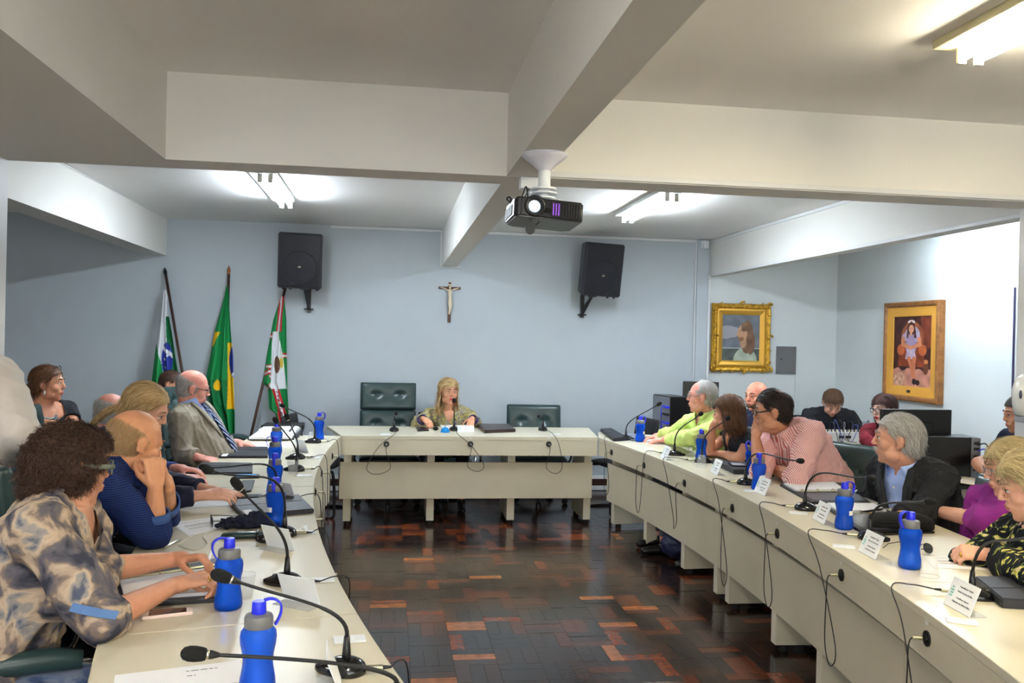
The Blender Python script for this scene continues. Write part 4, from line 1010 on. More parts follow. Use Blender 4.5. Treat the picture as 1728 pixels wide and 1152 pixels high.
# ---- standing person in a cream blouse at the left edge
sh = P3(2, 642, 3.48); nk = sh+np.array([-.18, .06, .03]); pe = nk+np.array([-.02, 0, -.50]); hd = nk+np.array([-.02, .05, .20])
Mcream = mat('cream_chiffon', sr(212, 203, 194), .75, bump=.08, bscale=60)
person('standing person in a loose cream blouse cut off by the left edge', hd, hframe(130, -25), (pe[0], pe[1]), nk, pe, 150, {'R': dict(el=P3(36, 728, 3.44), wr=P3(12, 775, 3.62), d=(-.3, .5, -.7), n=(.7, -.3, .3)), 'L': dict(el=nk+np.array([-.28, -.05, -.30]), wr=nk+np.array([-.2, .2, -.35]))},
    {'L': (pe+np.array([-.08, 0, -.42]), np.array([pe[0]-.08, pe[1], .1])), 'R': (pe+np.array([.06, .0, -.42]), np.array([pe[0]+.06, pe[1], .1])), 'yaw': 150},
    [dict(k='top', m=Mcream, name='blouse', sleeve=.90, g=.022, sg=.030, w=.006, wk=9, cuff=1.0, extra=[((.0, 0, -.45), .16, (.0, 0, -.62), .17)]), dict(k='legs', m=mat('cream_trousers', sr(206, 200, 190), .9))],
    dict(k='long', m=HBL, t=.012, keep=k_bob(-.10), flow=fl_down, len=.08), SK1, s=.97, sw=.18, vox=.008, strandn=500, armr=1.0)

# ---- bald man in the blue shirt sitting back, left
hd = P3(188, 699, 5.3); nk = P3(178, 742, 5.28); pe = nk+np.array([-.10, -.02, -.44]); pe[2] = .55
Mroyal = mat('royal_blue_shirt', sr(34, 58, 128), .85, bump=.1, bscale=100)
person('balding grey-haired man in a royal blue shirt half hidden behind the blond woman', hd, hframe(58, -14), (pe[0], pe[1]), nk, pe, 8, {'L': dict(el=nk+np.array([.12, .26, -.22]), wr=P3(300, 790, 5.0), d=(1, 0, -.1)), 'R': dict(el=PZ(262, 812, .80), wr=PZ(298, 805, .80), d=(1, .05, -.1), n=(0, -.3, 1))}, legs_of(pe, 0),
    [dict(k='top', m=Mroyal, sleeve=.95, g=.016, w=.008), dict(k='collar', m=Mroyal), dict(k='legs', m=mat('dark_trousers', sr(28, 30, 38), .9))],
    dict(k='fringe', m=HG, t=.003, keep=k_fringe(.04, -.07), flow=fl_back, len=.026, sw=.002, lift=.002), SK3, s=1.0, vox=.008, strandn=3000, brow=Mbrowg, opt=dict(fat=1.06), neckr=1.1)
seat_behind(pe, 0, True, 'green leather chair with a red-brown shell behind the blond woman', back=.02)

# ---- blond woman leaning in, navy jacket
hd = P3(247, 692, 4.22); nk = P3(205, 752, 4.2); pe = nk+np.array([-.22, 0, -.42]); pe[2] = .55
Mnavy = mat('navy_jacket', sr(20, 26, 54), .8, bump=.08, bscale=90)
a6 = {'R': dict(el=PZ(272, 842, .805), wr=PZ(338, 836, .82), d=(.98, .22, .02), n=(.0, -.55, .85), pose='relaxed'), 'L': dict(el=P3(262, 806, 4.60), wr=PZ(350, 826, .79), d=(1, .05, -.1), n=(0, -.1, 1), pose='flat')}
r6, f6 = person('blond woman with a ponytail in a navy jacket leaning over the left table', hd, hframe(-4, -24, -8), (pe[0], pe[1]), nk, pe, 4, a6, legs_of(pe, 0),
    [dict(k='top', m=Mnavy, name='jacket', sleeve=.93, g=.018, w=.007, cuff=1.1), dict(k='legs', m=mat('dark_trousers', sr(28, 30, 38), .9))],
    dict(k='short', m=HBL, t=.010, keep=k_short(.060, -.085), flow=fl_back, len=.09, sw=.003, lift=.003, jit=.12, tails=[('ponytail', [(0, -.095, -.03), (0, -.135, -.05), (.0, -.175, -.10), (.0, -.20, -.16), (.0, -.215, -.215)], .012)], tn=80), SK1, s=.95, sw=.175, vox=.0055, strandn=1800, lips=Mliprose, brow=Mbrowl)
seat_behind(pe, 0, True, 'green leather chair under the blond woman in the navy jacket', back=.0)

# ---- bald man in the striped blue shirt, chin on his hands
hd = P3(228, 749, 3.48); nk = P3(180, 800, 3.42); pe = nk+np.array([-.26, -.04, -.42]); pe[2] = .55
Mbstripe = stripes('dark_blue_striped_shirt', sr(22, 38, 88), sr(42, 62, 118), 120, duty=.66, axis=2)
Mbcuff = mat('blue_cuff', sr(60, 92, 150), .8)
a7 = {'R': dict(el=PZ(258, 900, .805), wr=P3(262, 826, 3.34), d=(-.05, .12, 1), n=(.55, -.75, .1), pose='fist', s=1.05), 'L': dict(el=PZ(276, 868, .80), wr=P3(283, 822, 3.50), d=(-.25, -.1, 1), n=(.9, .2, .1), pose='fist', s=1.05)}
r7, f7 = person('bald man in a dark blue pinstriped shirt resting his chin on his clasped hands', hd, hframe(38, -20, 4), (pe[0], pe[1]), nk, pe, 10, a7, legs_of(pe, 0),
    [dict(k='top', m=Mbstripe, sleeve=.68, g=.018, sg=.018, w=.009, seed=8, wk=10), dict(k='collar', m=Mbstripe, h=.040, ri=.068, ro=.078), dict(k='cuff', m=Mbcuff, f=(.30, .52), r=.056), dict(k='legs', m=mat('navy_trousers', sr(26, 34, 66), .9))],
    dict(k='fringe', m=HR, t=.0015, keep=k_fringe(.034, -.085), flow=fl_back, len=.020, sw=.0011, lift=.001, jit=.3, vox=.004), skin('skin_peach', sr(222, 160, 118)), s=1.05, sw=.20, vox=.0042, strandn=9000, brow=Mbrowl, opt=dict(fat=1.05), hs=1.06, neckr=1.15, armr=1.12)
chair(-1.16, 3.40, 45, True, 'high-backed green leather chair of the pinstriped man, behind the curly hair')

# ---- foreground woman with curly dark hair
hd = P3(122, 790, 2.66); nk = P3(112, 878, 2.60); pe = nk+np.array([-.20, -.06, -.46]); pe[2] = .54
Mblo8 = blotch('sheer_print_blouse', [sr(58, 60, 72), sr(98, 94, 100), sr(128, 112, 102), sr(170, 150, 130), sr(188, 166, 142), sr(146, 140, 136), sr(84, 90, 108)], scale=12, dist=.5, detail=12, rough=.8, pos=[.34, .43, .475, .51, .56, .61, .68])
Mden = blotch('printed_blue_skirt', [sr(40, 52, 92), sr(70, 88, 128), sr(120, 130, 150), sr(52, 62, 98)], scale=9, dist=1.5)
a8 = {'R': dict(el=PZ(172, 1046, .80), wr=PZ(292, 988, .815), d=(.85, .42, .10), n=(-.25, -.35, .9), pose='grip', s=1.0), 'L': dict(el=PZ(160, 962, .84), wr=PZ(292, 944, .83), d=(.85, -.15, .12), n=(.0, .25, .97), pose='pinch', s=1.0)}
r8, f8 = person('woman with curly dark brown hair and sheer printed blouse, closest to the camera', hd, hframe(42, -6, 2), (pe[0], pe[1]), nk, pe, 2, a8, legs_of(pe, 0, .44),
    [dict(k='top', m=Mblo8, name='blouse', sleeve=.60, g=.024, sg=.030, w=.012, seed=3, wk=9, keep=vopen(.07, .15), neck=.066, cuff=1.0, extra=[((0, 0, -.42), .15, (0, .02, -.56), .17)]), dict(k='legs', m=Mden, skirt=True, name='skirt', r=1.1)],
    dict(k='curly', m=HB, t=.016, add=[((0, -.040, .02), (.098, .100, .100)), ((-.01, -.060, -.035), (.085, .068, .078)), ((0, .020, .072), (.080, .080, .058)), ((.062, -.02, -.01), (.036, .055, .055)), ((-.062, -.02, -.01), (.036, .055, .055))], lump=.010, lk=50,
         keep=lambda l: ~((l[:, 1] > .068) & (l[:, 2] < .060)) & ~((l[:, 1] > .030) & (l[:, 2] < .0)) & (l[:, 2] > -.125), flow=fl_down, len=.030, sw=.0016, curl=.5, lift=.004, jit=.45, seg=5, loose=1.4, vox=.005), SK2, s=.97, sw=.185, vox=.0042, strandn=26000, bust=.07, neckr=1.0, glasses=dict(m=mat('clear_olive_frame', sr(120, 128, 110), .2), r=.0022, w=.027, h=.020, arm=3.2))
hand_ring(r8, f8, a8['R'], 1, .97)
bm = BM(); e_, w_ = a8['R']['el'], a8['R']['wr']; q = e_+(w_-e_)*.02-f8['base']
tb = [Vector(x) for x in (q+np.array([-.060, -.060, .052]), q+np.array([-.03, -.066, .046]), q+np.array([.01, -.064, .036]), q+np.array([.05, -.054, .026]))]
for i in range(3):
    a_, b_ = tb[i], tb[i+1]; w0 = V(.003, .006, .009)
    bm.faces.new([bm.verts.new(x) for x in (a_-w0, a_+w0, b_+w0, b_-w0)])
bmesh.ops.remove_doubles(bm, verts=bm.verts, dist=.0005); o = obj('sleeve_tab', bm, mat('blue_denim_tab', sr(86, 120, 170), .8), r8); md = o.modifiers.new('s', 'SOLIDIFY'); md.thickness = .003
chair(-1.10, 2.72, 25, False, 'low green leather chair holding the curly-haired woman, armrest nearest the camera')

# ---- right table: man in the lime shirt
hd = P3(1184, 670, 6.2); nk = P3(1197, 712, 6.22); pe = nk+np.array([.10, .02, -.44]); pe[2] = .55
Mlime = mat('lime_shirt', sr(206, 226, 128), .8, var=.04, vscale=6)
a10 = {'L': dict(el=P3(1168, 738, 5.98), wr=PZ(1126, 741, .79), d=(-1, .25, -.12), n=(0, -.15, 1), pose='relaxed'), 'R': dict(el=P3(1140, 728, 6.66), wr=PZ(1112, 735, .80), d=(-.95, -.1, -.15), n=(0, .1, 1), pose='relaxed')}
r10, f10 = person('grey-haired man in a lime green shirt and glasses at the right table', hd, hframe(158, 0), (pe[0], pe[1]), nk, pe, 188, a10, legs_of(pe, 180),
    [dict(k='top', m=Mlime, sleeve=.95, g=.020, w=.010, cuff=1.2, keep=vopen(.03, .06)), dict(k='collar', m=Mlime, h=.040, ro=.076), dict(k='legs', m=mat('grey_trousers', sr(80, 82, 88), .9))],
    dict(k='short', m=HG, t=.006, keep=lambda l: k_short(.075, -.06)(l) & ~((l[:, 1] > .02) & (l[:, 2] > .05)), flow=fl_back, len=.03, sw=.002), SK3, s=1.03, sw=.195, vox=.006, strandn=1300, brow=Mbrowg, glasses=dict(m=Mmetal_frame), hs=1.03, belly=.03, opt=dict(fat=1.05))
bm = BM(); lathe(bm, [(.031, -.006), (.034, -.006), (.034, .006), (.031, .006)], Vector(a10['L']['wr']+(a10['L']['el']-a10['L']['wr'])*.10-f10['base']), 18, rot=align(a10['L']['el']-a10['L']['wr'])); obj('watch', bm, Mmetal_frame, r10, smooth=True)
bm = BM()
for i in range(5): sph(bm, Vector(f10['tl']((0, .125+.01*i, -.07-.07*i))-f10['base']), .005, 8)
obj('shirt_button', bm, mat('pale_button', sr(236, 240, 200), .3), r10, smooth=True)
seat_behind(pe, 180, False, 'green leather chair under the man in the lime shirt', back=.02)

# ---- woman in black at the right table
hd = P3(1228, 697, 5.76); nk = P3(1246, 734, 5.84); pe = nk+np.array([.16, .02, -.44]); pe[2] = .54
a11 = {'R': dict(el=PZ(1196, 762, .79), wr=P3(1203, 718, 5.80), d=(.35, -.45, .75), n=(-.8, -.2, .45), pose='grip'), 'L': dict(el=PZ(1248, 773, .79), wr=PZ(1215, 765, .785), d=(-.95, .35, -.05), n=(0, -.1, 1), pose='flat')}
r11, f11 = person('woman with a chestnut bob in a black short-sleeved top leaning her chin on one hand', hd, hframe(142, -6, -5), (pe[0], pe[1]), nk, pe, 182, a11, legs_of(pe, 180),
    [dict(k='top', m=mat('black_knit', sr(24, 28, 38), .9, bump=.1, bscale=120), sleeve=.17, g=.014, w=.005, keep=vopen(.06, .13)), dict(k='legs', m=Mblack)],
    dict(k='bob', m=HCH, t=.014, add=[((0, -.045, -.04), (.088, .070, .085)), ((.060, -.015, -.05), (.030, .055, .065)), ((-.060, -.015, -.05), (.030, .055, .065))], keep=k_bob(-.125, .060, .020), flow=fl_down, len=.09, sw=.003, lift=.004, jit=.12), SK2, s=.92, sw=.175, vox=.0055, strandn=1900, bust=.04)
bm = BM(); tube(bm, [Vector(f11['tl']((.052*math.cos(a), .02+.075*math.sin(a), -.02-.09*math.sin(a)))-f11['base']) for a in np.linspace(0, PI, 14)], .0014, 5); c = Vector(f11['tl']((0, .105, -.125))-f11['base']); sph(bm, c, .007, 8, s=(.6, .6, 2)); obj('pendant', bm, mat('silver_pendant', sr(220, 222, 226), .2, metal=.8), r11, smooth=True)
seat_behind(pe, 180, False, 'green leather chair under the woman in black at the right table', back=.02)

# ---- man in the red and white striped shirt
hd = P3(1303, 694, 4.95); nk = P3(1334, 726, 5.0); pe = nk+np.array([.33, -.02, -.42]); pe[2] = .55
Mpink = stripes('red_white_striped_shirt', sr(206, 112, 106), sr(240, 212, 208), 120, duty=.44, axis=0, rot=(0, .35, 0))
a12 = {'R': dict(el=PZ(1284, 796, .80), wr=P3(1275, 738, 5.02), d=(.22, -.2, 1), n=(-.75, -.5, .0), pose='grip', s=1.06), 'L': dict(el=PZ(1336, 800, .80), wr=PZ(1318, 796, .80), d=(-.9, .3, -.1), n=(0, 0, 1), pose='flat')}
a12['L'] = dict(el=PZ(1345, 806, .80), wr=PZ(1300, 790, .80), d=(-.9, .3, -.1), n=(0, 0, 1), pose='fist')
r12, f12 = person('dark-haired man in a red and white striped shirt, fist at his mouth', hd, hframe(158, -10, 0), (pe[0], pe[1]), nk, pe, 192, a12, legs_of(pe, 180),
    [dict(k='top', m=Mpink, sleeve=.62, g=.022, sg=.022, w=.009, seed=12, wk=12), dict(k='collar', m=Mpink, h=.034, ri=.070, ro=.080), dict(k='legs', m=mat('dark_trousers', sr(28, 30, 38), .9))],
    dict(k='short', m=HK, t=.007, keep=lambda l: k_short(.060, -.085)(l) & ~((np.hypot(l[:, 0], l[:, 1]+.055) < .040) & (l[:, 2] > .07)), flow=fl_back, len=.05, sw=.0022, lift=.003, jit=.12), skin('skin_olive', sr(196, 138, 106)), s=1.07, sw=.205, vox=.005, strandn=3200, glasses=dict(m=Mframe, arm=1.8, r=.0018), hs=1.07, belly=.06, opt=dict(fat=1.06), neckr=1.15, armr=1.1)
chair(2.50, 4.80, 204, False, 'green leather chair with shiny dimples behind the man in the striped shirt', dz=.06)

# ---- grey-haired man in the black blazer
hd = P3(1513, 742, 4.0); nk = P3(1542, 794, 4.02); pe = nk+np.array([.12, .02, -.42]); pe[2] = .55
Mblazer = mat('black_blazer', sr(26, 27, 31), .85, bump=.08, bscale=120)
a13 = {'L': dict(el=P3(1560, 868, 3.74), wr=PZ(1518, 872, .79), d=(-1, .1, -.1), n=(0, -.1, 1)), 'R': dict(el=P3(1478, 838, 4.35), wr=P3(1450, 842, 4.42), d=(-1, 0, -.1))}
r13, f13 = person('grey-haired man with a moustache in a black blazer over an open blue shirt', hd, hframe(152, 0), (pe[0], pe[1]), nk, pe, 192, a13, legs_of(pe, 180),
    [dict(k='top', m=Mlblue, sleeve=0, g=.012, w=.006, keep=vopen(.02, .04)), dict(k='top', m=Mblazer, name='blazer', sleeve=.96, g=.028, sg=.026, w=.012, keep=vopen(.085, .46), cuff=1.2, neck=.068), dict(k='collar', m=Mlblue, h=.034, ri=.064, ro=.080, gap=36), dict(k='legs', m=mat('dark_trousers', sr(28, 30, 38), .9))],
    dict(k='short', m=HG, t=.009, keep=k_short(.062, -.075, 0), flow=fl_back, len=.04, sw=.0018, lift=.002, jit=.2, add=[((0, -.03, .025), (.084, .098, .088)), ((0, -.070, -.035), (.062, .045, .045))], lump=.003), skin('skin_ruddy', sr(208, 154, 128), .12), s=1.06, sw=.20, vox=.0045, strandn=5200, brow=Mbrowg, hs=1.07, belly=.04, opt=dict(fat=1.07), neckr=1.15)
lapels(r13, f13, Mblazer, depth=.46, wtop=.085, ys=((0, .078), (-.08, .125), (-.18, .150), (-.30, .168), (-.44, .178)))
bm = BM()
for i in range(4): sph(bm, Vector(f13['tl']((0, .130+.008*i, -.09-.075*i))-f13['base']), .006, 8, s=(1, .5, 1))
obj('shirt_button', bm, mat('pearl', sr(230, 226, 216), .2), r13, smooth=True)
P = ([], []); Tl = f13['Tl']
for q in (-1, 1): _cap(P, Tl(0, .094, -.040), .0065, Tl(q*.020, .084, -.047), .005, 8)
me = remesh(P, .003, 1); st_ = [strands(me, 500, .012, .0012, lambda p: np.tile(-f13['hR'][:, 2], (len(p), 1)), 4, lift=.001)]
for (vv, f, rn) in st_: vv -= f13['base']
setco(me, coords(me)-f13['base']); hair_object(me, st_, HG, r13, name='moustache')
chair(2.80, 3.86, 185, False, 'green leather chair under the man in the black blazer')

# ---- behind: bald man in navy, mixer man, woman in red
hd = P3(1276, 669, 6.9); nk = P3(1290, 705, 6.95); pe = nk+np.array([.04, .04, -.46])
Mnvt = mat('navy_tshirt', sr(22, 30, 62), .9)
person('bald bearded man in a navy shirt behind the right table by the back wall', hd, hframe(205, -4), (pe[0], pe[1]), nk, pe, 200, {'L': dict(el=nk+np.array([-.05, -.25, -.28]), wr=nk+np.array([-.25, -.2, -.34])), 'R': dict(el=nk+np.array([-.10, .22, -.28]), wr=nk+np.array([-.28, .1, -.34]))}, legs_of(pe, 190),
    [dict(k='top', m=Mnvt, sleeve=.3, g=.016), dict(k='legs', m=mat('dark_trousers', sr(28, 30, 38), .9))],
    dict(k='none', m=HBR, t=.0, add=[((0, .035, -.062), (.058, .050, .046))], keep=lambda l: (l[:, 2] < -.045) & (l[:, 1] > .01) & ~((np.abs(l[:, 0]) < .022) & (l[:, 2] > -.068)), flow=lambda l: np.tile(np.array([0, .2, -1.]), (len(l), 1)), len=.010, sw=.0015, lift=.003), skin('skin_rosy', sr(224, 150, 124), .2), s=1.04, vox=.007, strandn=500, opt=dict(fat=1.08), hs=1.04, neckr=1.15)
vchair(pe[0]+.02, pe[1], 195, 'black visitor chair under the bald man in navy')
hd = P3(1405, 680, 7.65); nk = P3(1401, 697, 7.80); pe = nk+np.array([.02, .20, -.44]); pe[2] = .53
a15 = {'R': dict(el=nk+np.array([-.24, -.12, -.25]), wr=nk+np.array([-.13, -.34, -.28]), d=(.2, -1, -.2)), 'L': dict(el=nk+np.array([.26, -.12, -.25]), wr=nk+np.array([.15, -.34, -.28]), d=(-.2, -1, -.2))}
person('brown-haired man in a black sweatshirt bending over the sound mixer', hd, hframe(-104, -42), (pe[0], pe[1]), nk, pe, -100, a15, legs_of(pe, -100),
    [dict(k='top', m=mat('charcoal_sweatshirt', sr(26, 28, 34), .92, bump=.1, bscale=90), name='sweatshirt', sleeve=.97, g=.022, sg=.022, w=.008), dict(k='legs', m=mat('dark_trousers', sr(28, 30, 38), .9))],
    dict(k='short', m=HBR, t=.011, keep=k_short(.056, -.06), flow=lambda l: np.stack([l[:, 0]*4, .9+0*l[:, 0], -.5+0*l[:, 0]], 1), len=.045, sw=.0025, lift=.008, jit=.3), SK1, s=1.03, sw=.20, vox=.007, strandn=1200, brow=Mbrowl, hs=1.03)
vchair(pe[0], pe[1]+.02, -100, 'black visitor chair under the man at the mixer')
hd = P3(1491, 691, 6.65); nk = P3(1497, 731, 6.72); pe = nk+np.array([.12, .08, -.42]); pe[2] = .53
Mred = mat('dark_red_knit', sr(122, 22, 38), .9, bump=.12, bscale=120)
a16 = {'R': dict(el=P3(1462, 742, 6.62), wr=P3(1485, 757, 6.45), d=(.6, -.5, -.1)), 'L': dict(el=nk+np.array([.10, -.26, -.22]), wr=nk+np.array([-.12, -.32, -.27]), d=(-.9, 0, 0))}
r16, f16 = person('woman with dark hair and glasses in a dark red sweater beside the monitor', hd, hframe(196, -6), (pe[0], pe[1]), nk, pe, 205, a16, legs_of(pe, 195),
    [dict(k='top', m=Mred, name='sweater', sleeve=.95, g=.018, w=.006), dict(k='legs', m=Mblack)],
    dict(k='bob', m=hairmat('hair_auburn_dark', sr(40, 22, 24), sr(92, 56, 50)), t=.014, add=[((0, -.05, -.05), (.088, .065, .095)), ((.064, -.01, -.06), (.030, .050, .080)), ((-.064, -.01, -.06), (.030, .050, .080))], keep=k_bob(-.15, .058, .018), flow=fl_down, len=.09, sw=.003, lift=.004, jit=.15), SK4, s=.93, sw=.18, vox=.0065, strandn=1300, glasses=dict(m=Mframe, r=.0022, h=.019), lips=Mliprose)
bm = BM(); tube(bm, [Vector(f16['tl']((.060*math.cos(a), .02+.085*math.sin(a), -.02-.06*math.sin(a)))-f16['base']) for a in np.linspace(0, PI, 14)], .006, 6); obj('scarf', bm, mat('scarlet_scarf', sr(190, 24, 36), .8), r16, smooth=True)
vchair(pe[0]+.02, pe[1], 195, 'black visitor chair under the woman in dark red')

# ---- right edge: person in navy dots behind, woman in purple, woman in the floral blouse
hd = P3(1722, 700, 4.95); nk = P3(1740, 742, 5.0); pe = nk+np.array([.02, .02, -.46])
Mdots = blotch('navy_dotted', [sr(22, 26, 46), sr(24, 28, 50), sr(60, 64, 84)], scale=70, pos=[.3, .66, .72], dist=0)
person('person in a navy dotted top holding a clipboard, half hidden by the right column', hd, hframe(165, -8), (pe[0], pe[1]), nk, pe, 178, {'L': dict(el=P3(1652, 782, 4.86), wr=P3(1672, 800, 4.70), d=(-.4, -.5, -.1)), 'R': dict(el=nk+np.array([-.10, .25, -.28]), wr=nk+np.array([-.3, .1, -.34]))}, legs_of(pe, 183, .50, z=.56),
    [dict(k='top', m=Mdots, sleeve=.22, g=.014), dict(k='legs', m=mat('black_trousers', sr(18, 18, 22), .9), r=1.1)],
    dict(k='short', m=HK, t=.010, keep=k_short(.05), flow=fl_back, len=.04), SK2, s=.97, sw=.18, vox=.007, strandn=500, armr=1.15)
vchair(pe[0]+.02, pe[1], 180, 'black visitor chair under the person in navy dots')
hd = P3(1706, 792, 3.30); nk = P3(1716, 850, 3.30); pe = nk+np.array([.16, .0, -.40]); pe[2] = .54
Mpurp = mat('magenta_purple_sweater', sr(138, 32, 132), .9, var=.08, vscale=9, bump=.1, bscale=140)
a17 = {'L': dict(el=PZ(1640, 876, .80), wr=PZ(1570, 860, .79), d=(-1, .2, -.1), n=(0, -.1, 1), pose='relaxed'), 'R': dict(el=nk+np.array([-.02, .22, -.30]), wr=nk+np.array([-.14, .10, -.38]), d=(-1, .0, -.3))}
a17['L']['el'] = PZ(1668, 880, .83)
person('woman in a magenta sweater reaching onto the right table, behind the floral blouse', hd, hframe(158, -10), (pe[0], pe[1]), nk, pe, 190, a17, legs_of(pe, 180),
    [dict(k='top', m=Mpurp, name='sweater', sleeve=.62, g=.024, sg=.026, w=.010, seed=21, cuff=1.1), dict(k='legs', m=Mblack)],
    dict(k='bob', m=HASH, t=.016, add=[((0, -.04, .02), (.092, .10, .10))], keep=k_bob(-.10, .062, .025), flow=fl_back, len=.06, sw=.002, lift=.008, jit=.3), SK1, s=.98, sw=.19, vox=.0055, strandn=2600, bust=.08, glasses=dict(m=Mmetal_frame), belly=.05, brow=Mbrowl)
chair(2.62, 3.30, 182, False, 'green leather chair with a shiny armrest under the woman in magenta')
hd = P3(1737, 822, 2.78); nk = P3(1772, 905, 2.76); pe = nk+np.array([.14, -.04, -.40]); pe[2] = .54
Mflor = blotch('black_floral_blouse', [sr(16, 16, 24), sr(20, 22, 26), sr(60, 84, 62), sr(176, 170, 70), sr(222, 208, 120), sr(220, 196, 186), sr(24, 24, 30)], scale=10, dist=3.5, detail=3, pos=[.30, .53, .56, .60, .645, .70, .73])
a18 = {'L': dict(el=PZ(1775, 990, .80), wr=PZ(1672, 936, .80), d=(-.80, .42, .0), n=(-.2, -.5, .85), pose='grip', s=1.0), 'R': dict(el=nk+np.array([-.16, .26, -.20]), wr=PZ(1672, 918, .80), d=(-.9, -.05, -.1), n=(0, .2, 1), pose='grip')}
r18, f18 = person('woman in a black blouse with yellow flowers, hands folded on the table', hd, hframe(156, -16), (pe[0], pe[1]), nk, pe, 172, a18, legs_of(pe, 180),
    [dict(k='top', m=Mflor, name='blouse', sleeve=.90, g=.022, sg=.026, w=.010, seed=31, cuff=1.2), dict(k='legs', m=Mblack)],
    dict(k='bob', m=HASH, t=.016, add=[((0, -.04, .01), (.094, .10, .10)), ((.05, -.03, -.05), (.04, .06, .06)), ((-.05, -.03, -.05), (.04, .06, .06))], keep=k_bob(-.11, .062, .022), flow=fl_back, len=.07, sw=.002, lift=.008, jit=.3, curl=.2), SK1, s=.98, sw=.19, vox=.005, strandn=4200, bust=.07, brow=Mbrowl)
hand_ring(r18, f18, a18['L'], -1, .98)
chair(2.62, 2.62, 178, False, 'green leather chair under the woman in the floral blouse')

# ---- empty chairs at the head table and black stacking chairs at its ends
chair(.0, 8.18, -88, True, 'empty high-backed green leather chair left of the speaking woman')
chair(1.42, 8.20, -93, False, 'empty low-backed green leather chair right of the speaking woman')
vchair(-.62, 7.75, -10, 'black visitor chair at the left end of the head table')
vchair(2.15, 7.75, 190, 'black visitor chair at the right end of the head table')
# ================================================================= THINGS ON THE TABLES
Mblue = mat('blue_translucent_bottle', sr(16, 96, 255), .06, alpha=.88, spec=.8, trans=.6, ior=1.18); Mbcap = mat('blue_bottle_cap', sr(40, 50, 226), .35); Mgcap = mat('grey_bottle_collar', sr(112, 112, 112), .35)
Mpaper = mat('paper', sr(238, 238, 240), .8); Mink = mat('printed_ink', sr(60, 60, 66), .8); Mlogo = mat('pale_green_print', sr(140, 200, 186), .8)
Mcup = mat('clear_plastic_cup', sr(225, 228, 232), .2, alpha=.2, spec=.6); Mlid = mat('white_plastic', sr(232, 236, 240), .3)
Mfold = mat('black_folder', sr(34, 35, 42), .5, bump=.08, bscale=200); Mfold2 = mat('black_folder_edge', sr(20, 20, 24), .5)
Mfoam = mat('black_foam', sr(14, 14, 14), .95, bump=.3, bscale=400); Mgloss = mat('glossy_black', sr(16, 16, 18), .15, spec=.6); Msilver = mat('silver_metal', sr(205, 200, 185), .25, metal=1); Mwire = mat('black_cable', sr(20, 20, 22), .5)
Msteel = mat('brushed_steel', sr(190, 186, 160), .3, metal=.9)
def bottle_proto():
    t = empty('water_bottle'); K = 1.26
    bm = BM(); prof = [(.0, .0), (.026, .0), (.031, .004), (.0325, .012), (.031, .035), (.0275, .060), (.0265, .075), (.028, .092), (.0315, .112), (.0325, .128), (.031, .140), (.026, .148), (.0235, .151), (.0225, .160)]
    prof = [(a*K, b) for a, b in prof]; lathe(bm, prof, seg=28); obj('bottle_body', bm, Mblue, t, smooth=True)
    bm = BM(); lathe(bm, [(a*K, b) for a, b in [(.0, .149), (.0245, .149), (.0255, .151), (.0255, .170), (.0235, .1765), (.014, .180), (.0, .180)]], seg=28); obj('bottle_collar', bm, Mgcap, t, auto=40)
    bm = BM(); lathe(bm, [(a*K, b) for a, b in [(.0, .1795), (.0125, .1795), (.0130, .182), (.0122, .204), (.0110, .2075), (.0, .208)]], seg=20); obj('bottle_cap', bm, Mbcap, t, auto=40)
    bm = BM(); rows = []
    for p in spline([(.011, 0, .2065), (.028, 0, .2085), (.045, 0, .198), (.047, 0, .178), (.039, 0, .158), (.034, 0, .152)], 5):
        rows.append([bm.verts.new(p+V(0, q, 0)) for q in (-.0075, .0075)])
    for i in range(len(rows)-1): bm.faces.new((rows[i][0], rows[i][1], rows[i+1][1], rows[i+1][0]))
    o = obj('bottle_strap', bm, Mbcap, t, smooth=True); md = o.modifiers.new('s', 'SOLIDIFY'); md.thickness = .0035
    return t
_bp = []
def bottle(px, py, strap, label, tagdeg=None, z=TZ):
    """px,py: centre of the foot of the bottle in the photo; strap: heading of the cap strap"""
    p = AZ(px, py, z)
    if not _bp: t = bottle_proto(); _bp.append(t)
    else: t = copytree(_bp[0]); 
    for ch in list(t.children):
        if ch.name.startswith('name_sticker'): bpy.data.objects.remove(ch)
    t.location = p; t.rotation_euler = (0, 0, math.radians(strap)); tag(t, label, 'bottle', 'blue water bottles on the tables')
    if tagdeg is not None:
        a0 = math.radians(tagdeg-strap); bm = BM(); rows = []
        for i in range(7):
            a = a0+(i/6-.5)*.85; rows.append([bm.verts.new((.0362*math.cos(a), .0362*math.sin(a), zz)) for zz in (.066, .086)])
        for i in range(6): bm.faces.new((rows[i][0], rows[i+1][0], rows[i+1][1], rows[i][1]))
        obj('name_sticker', bm, Mpaper, t, smooth=True)
    return t
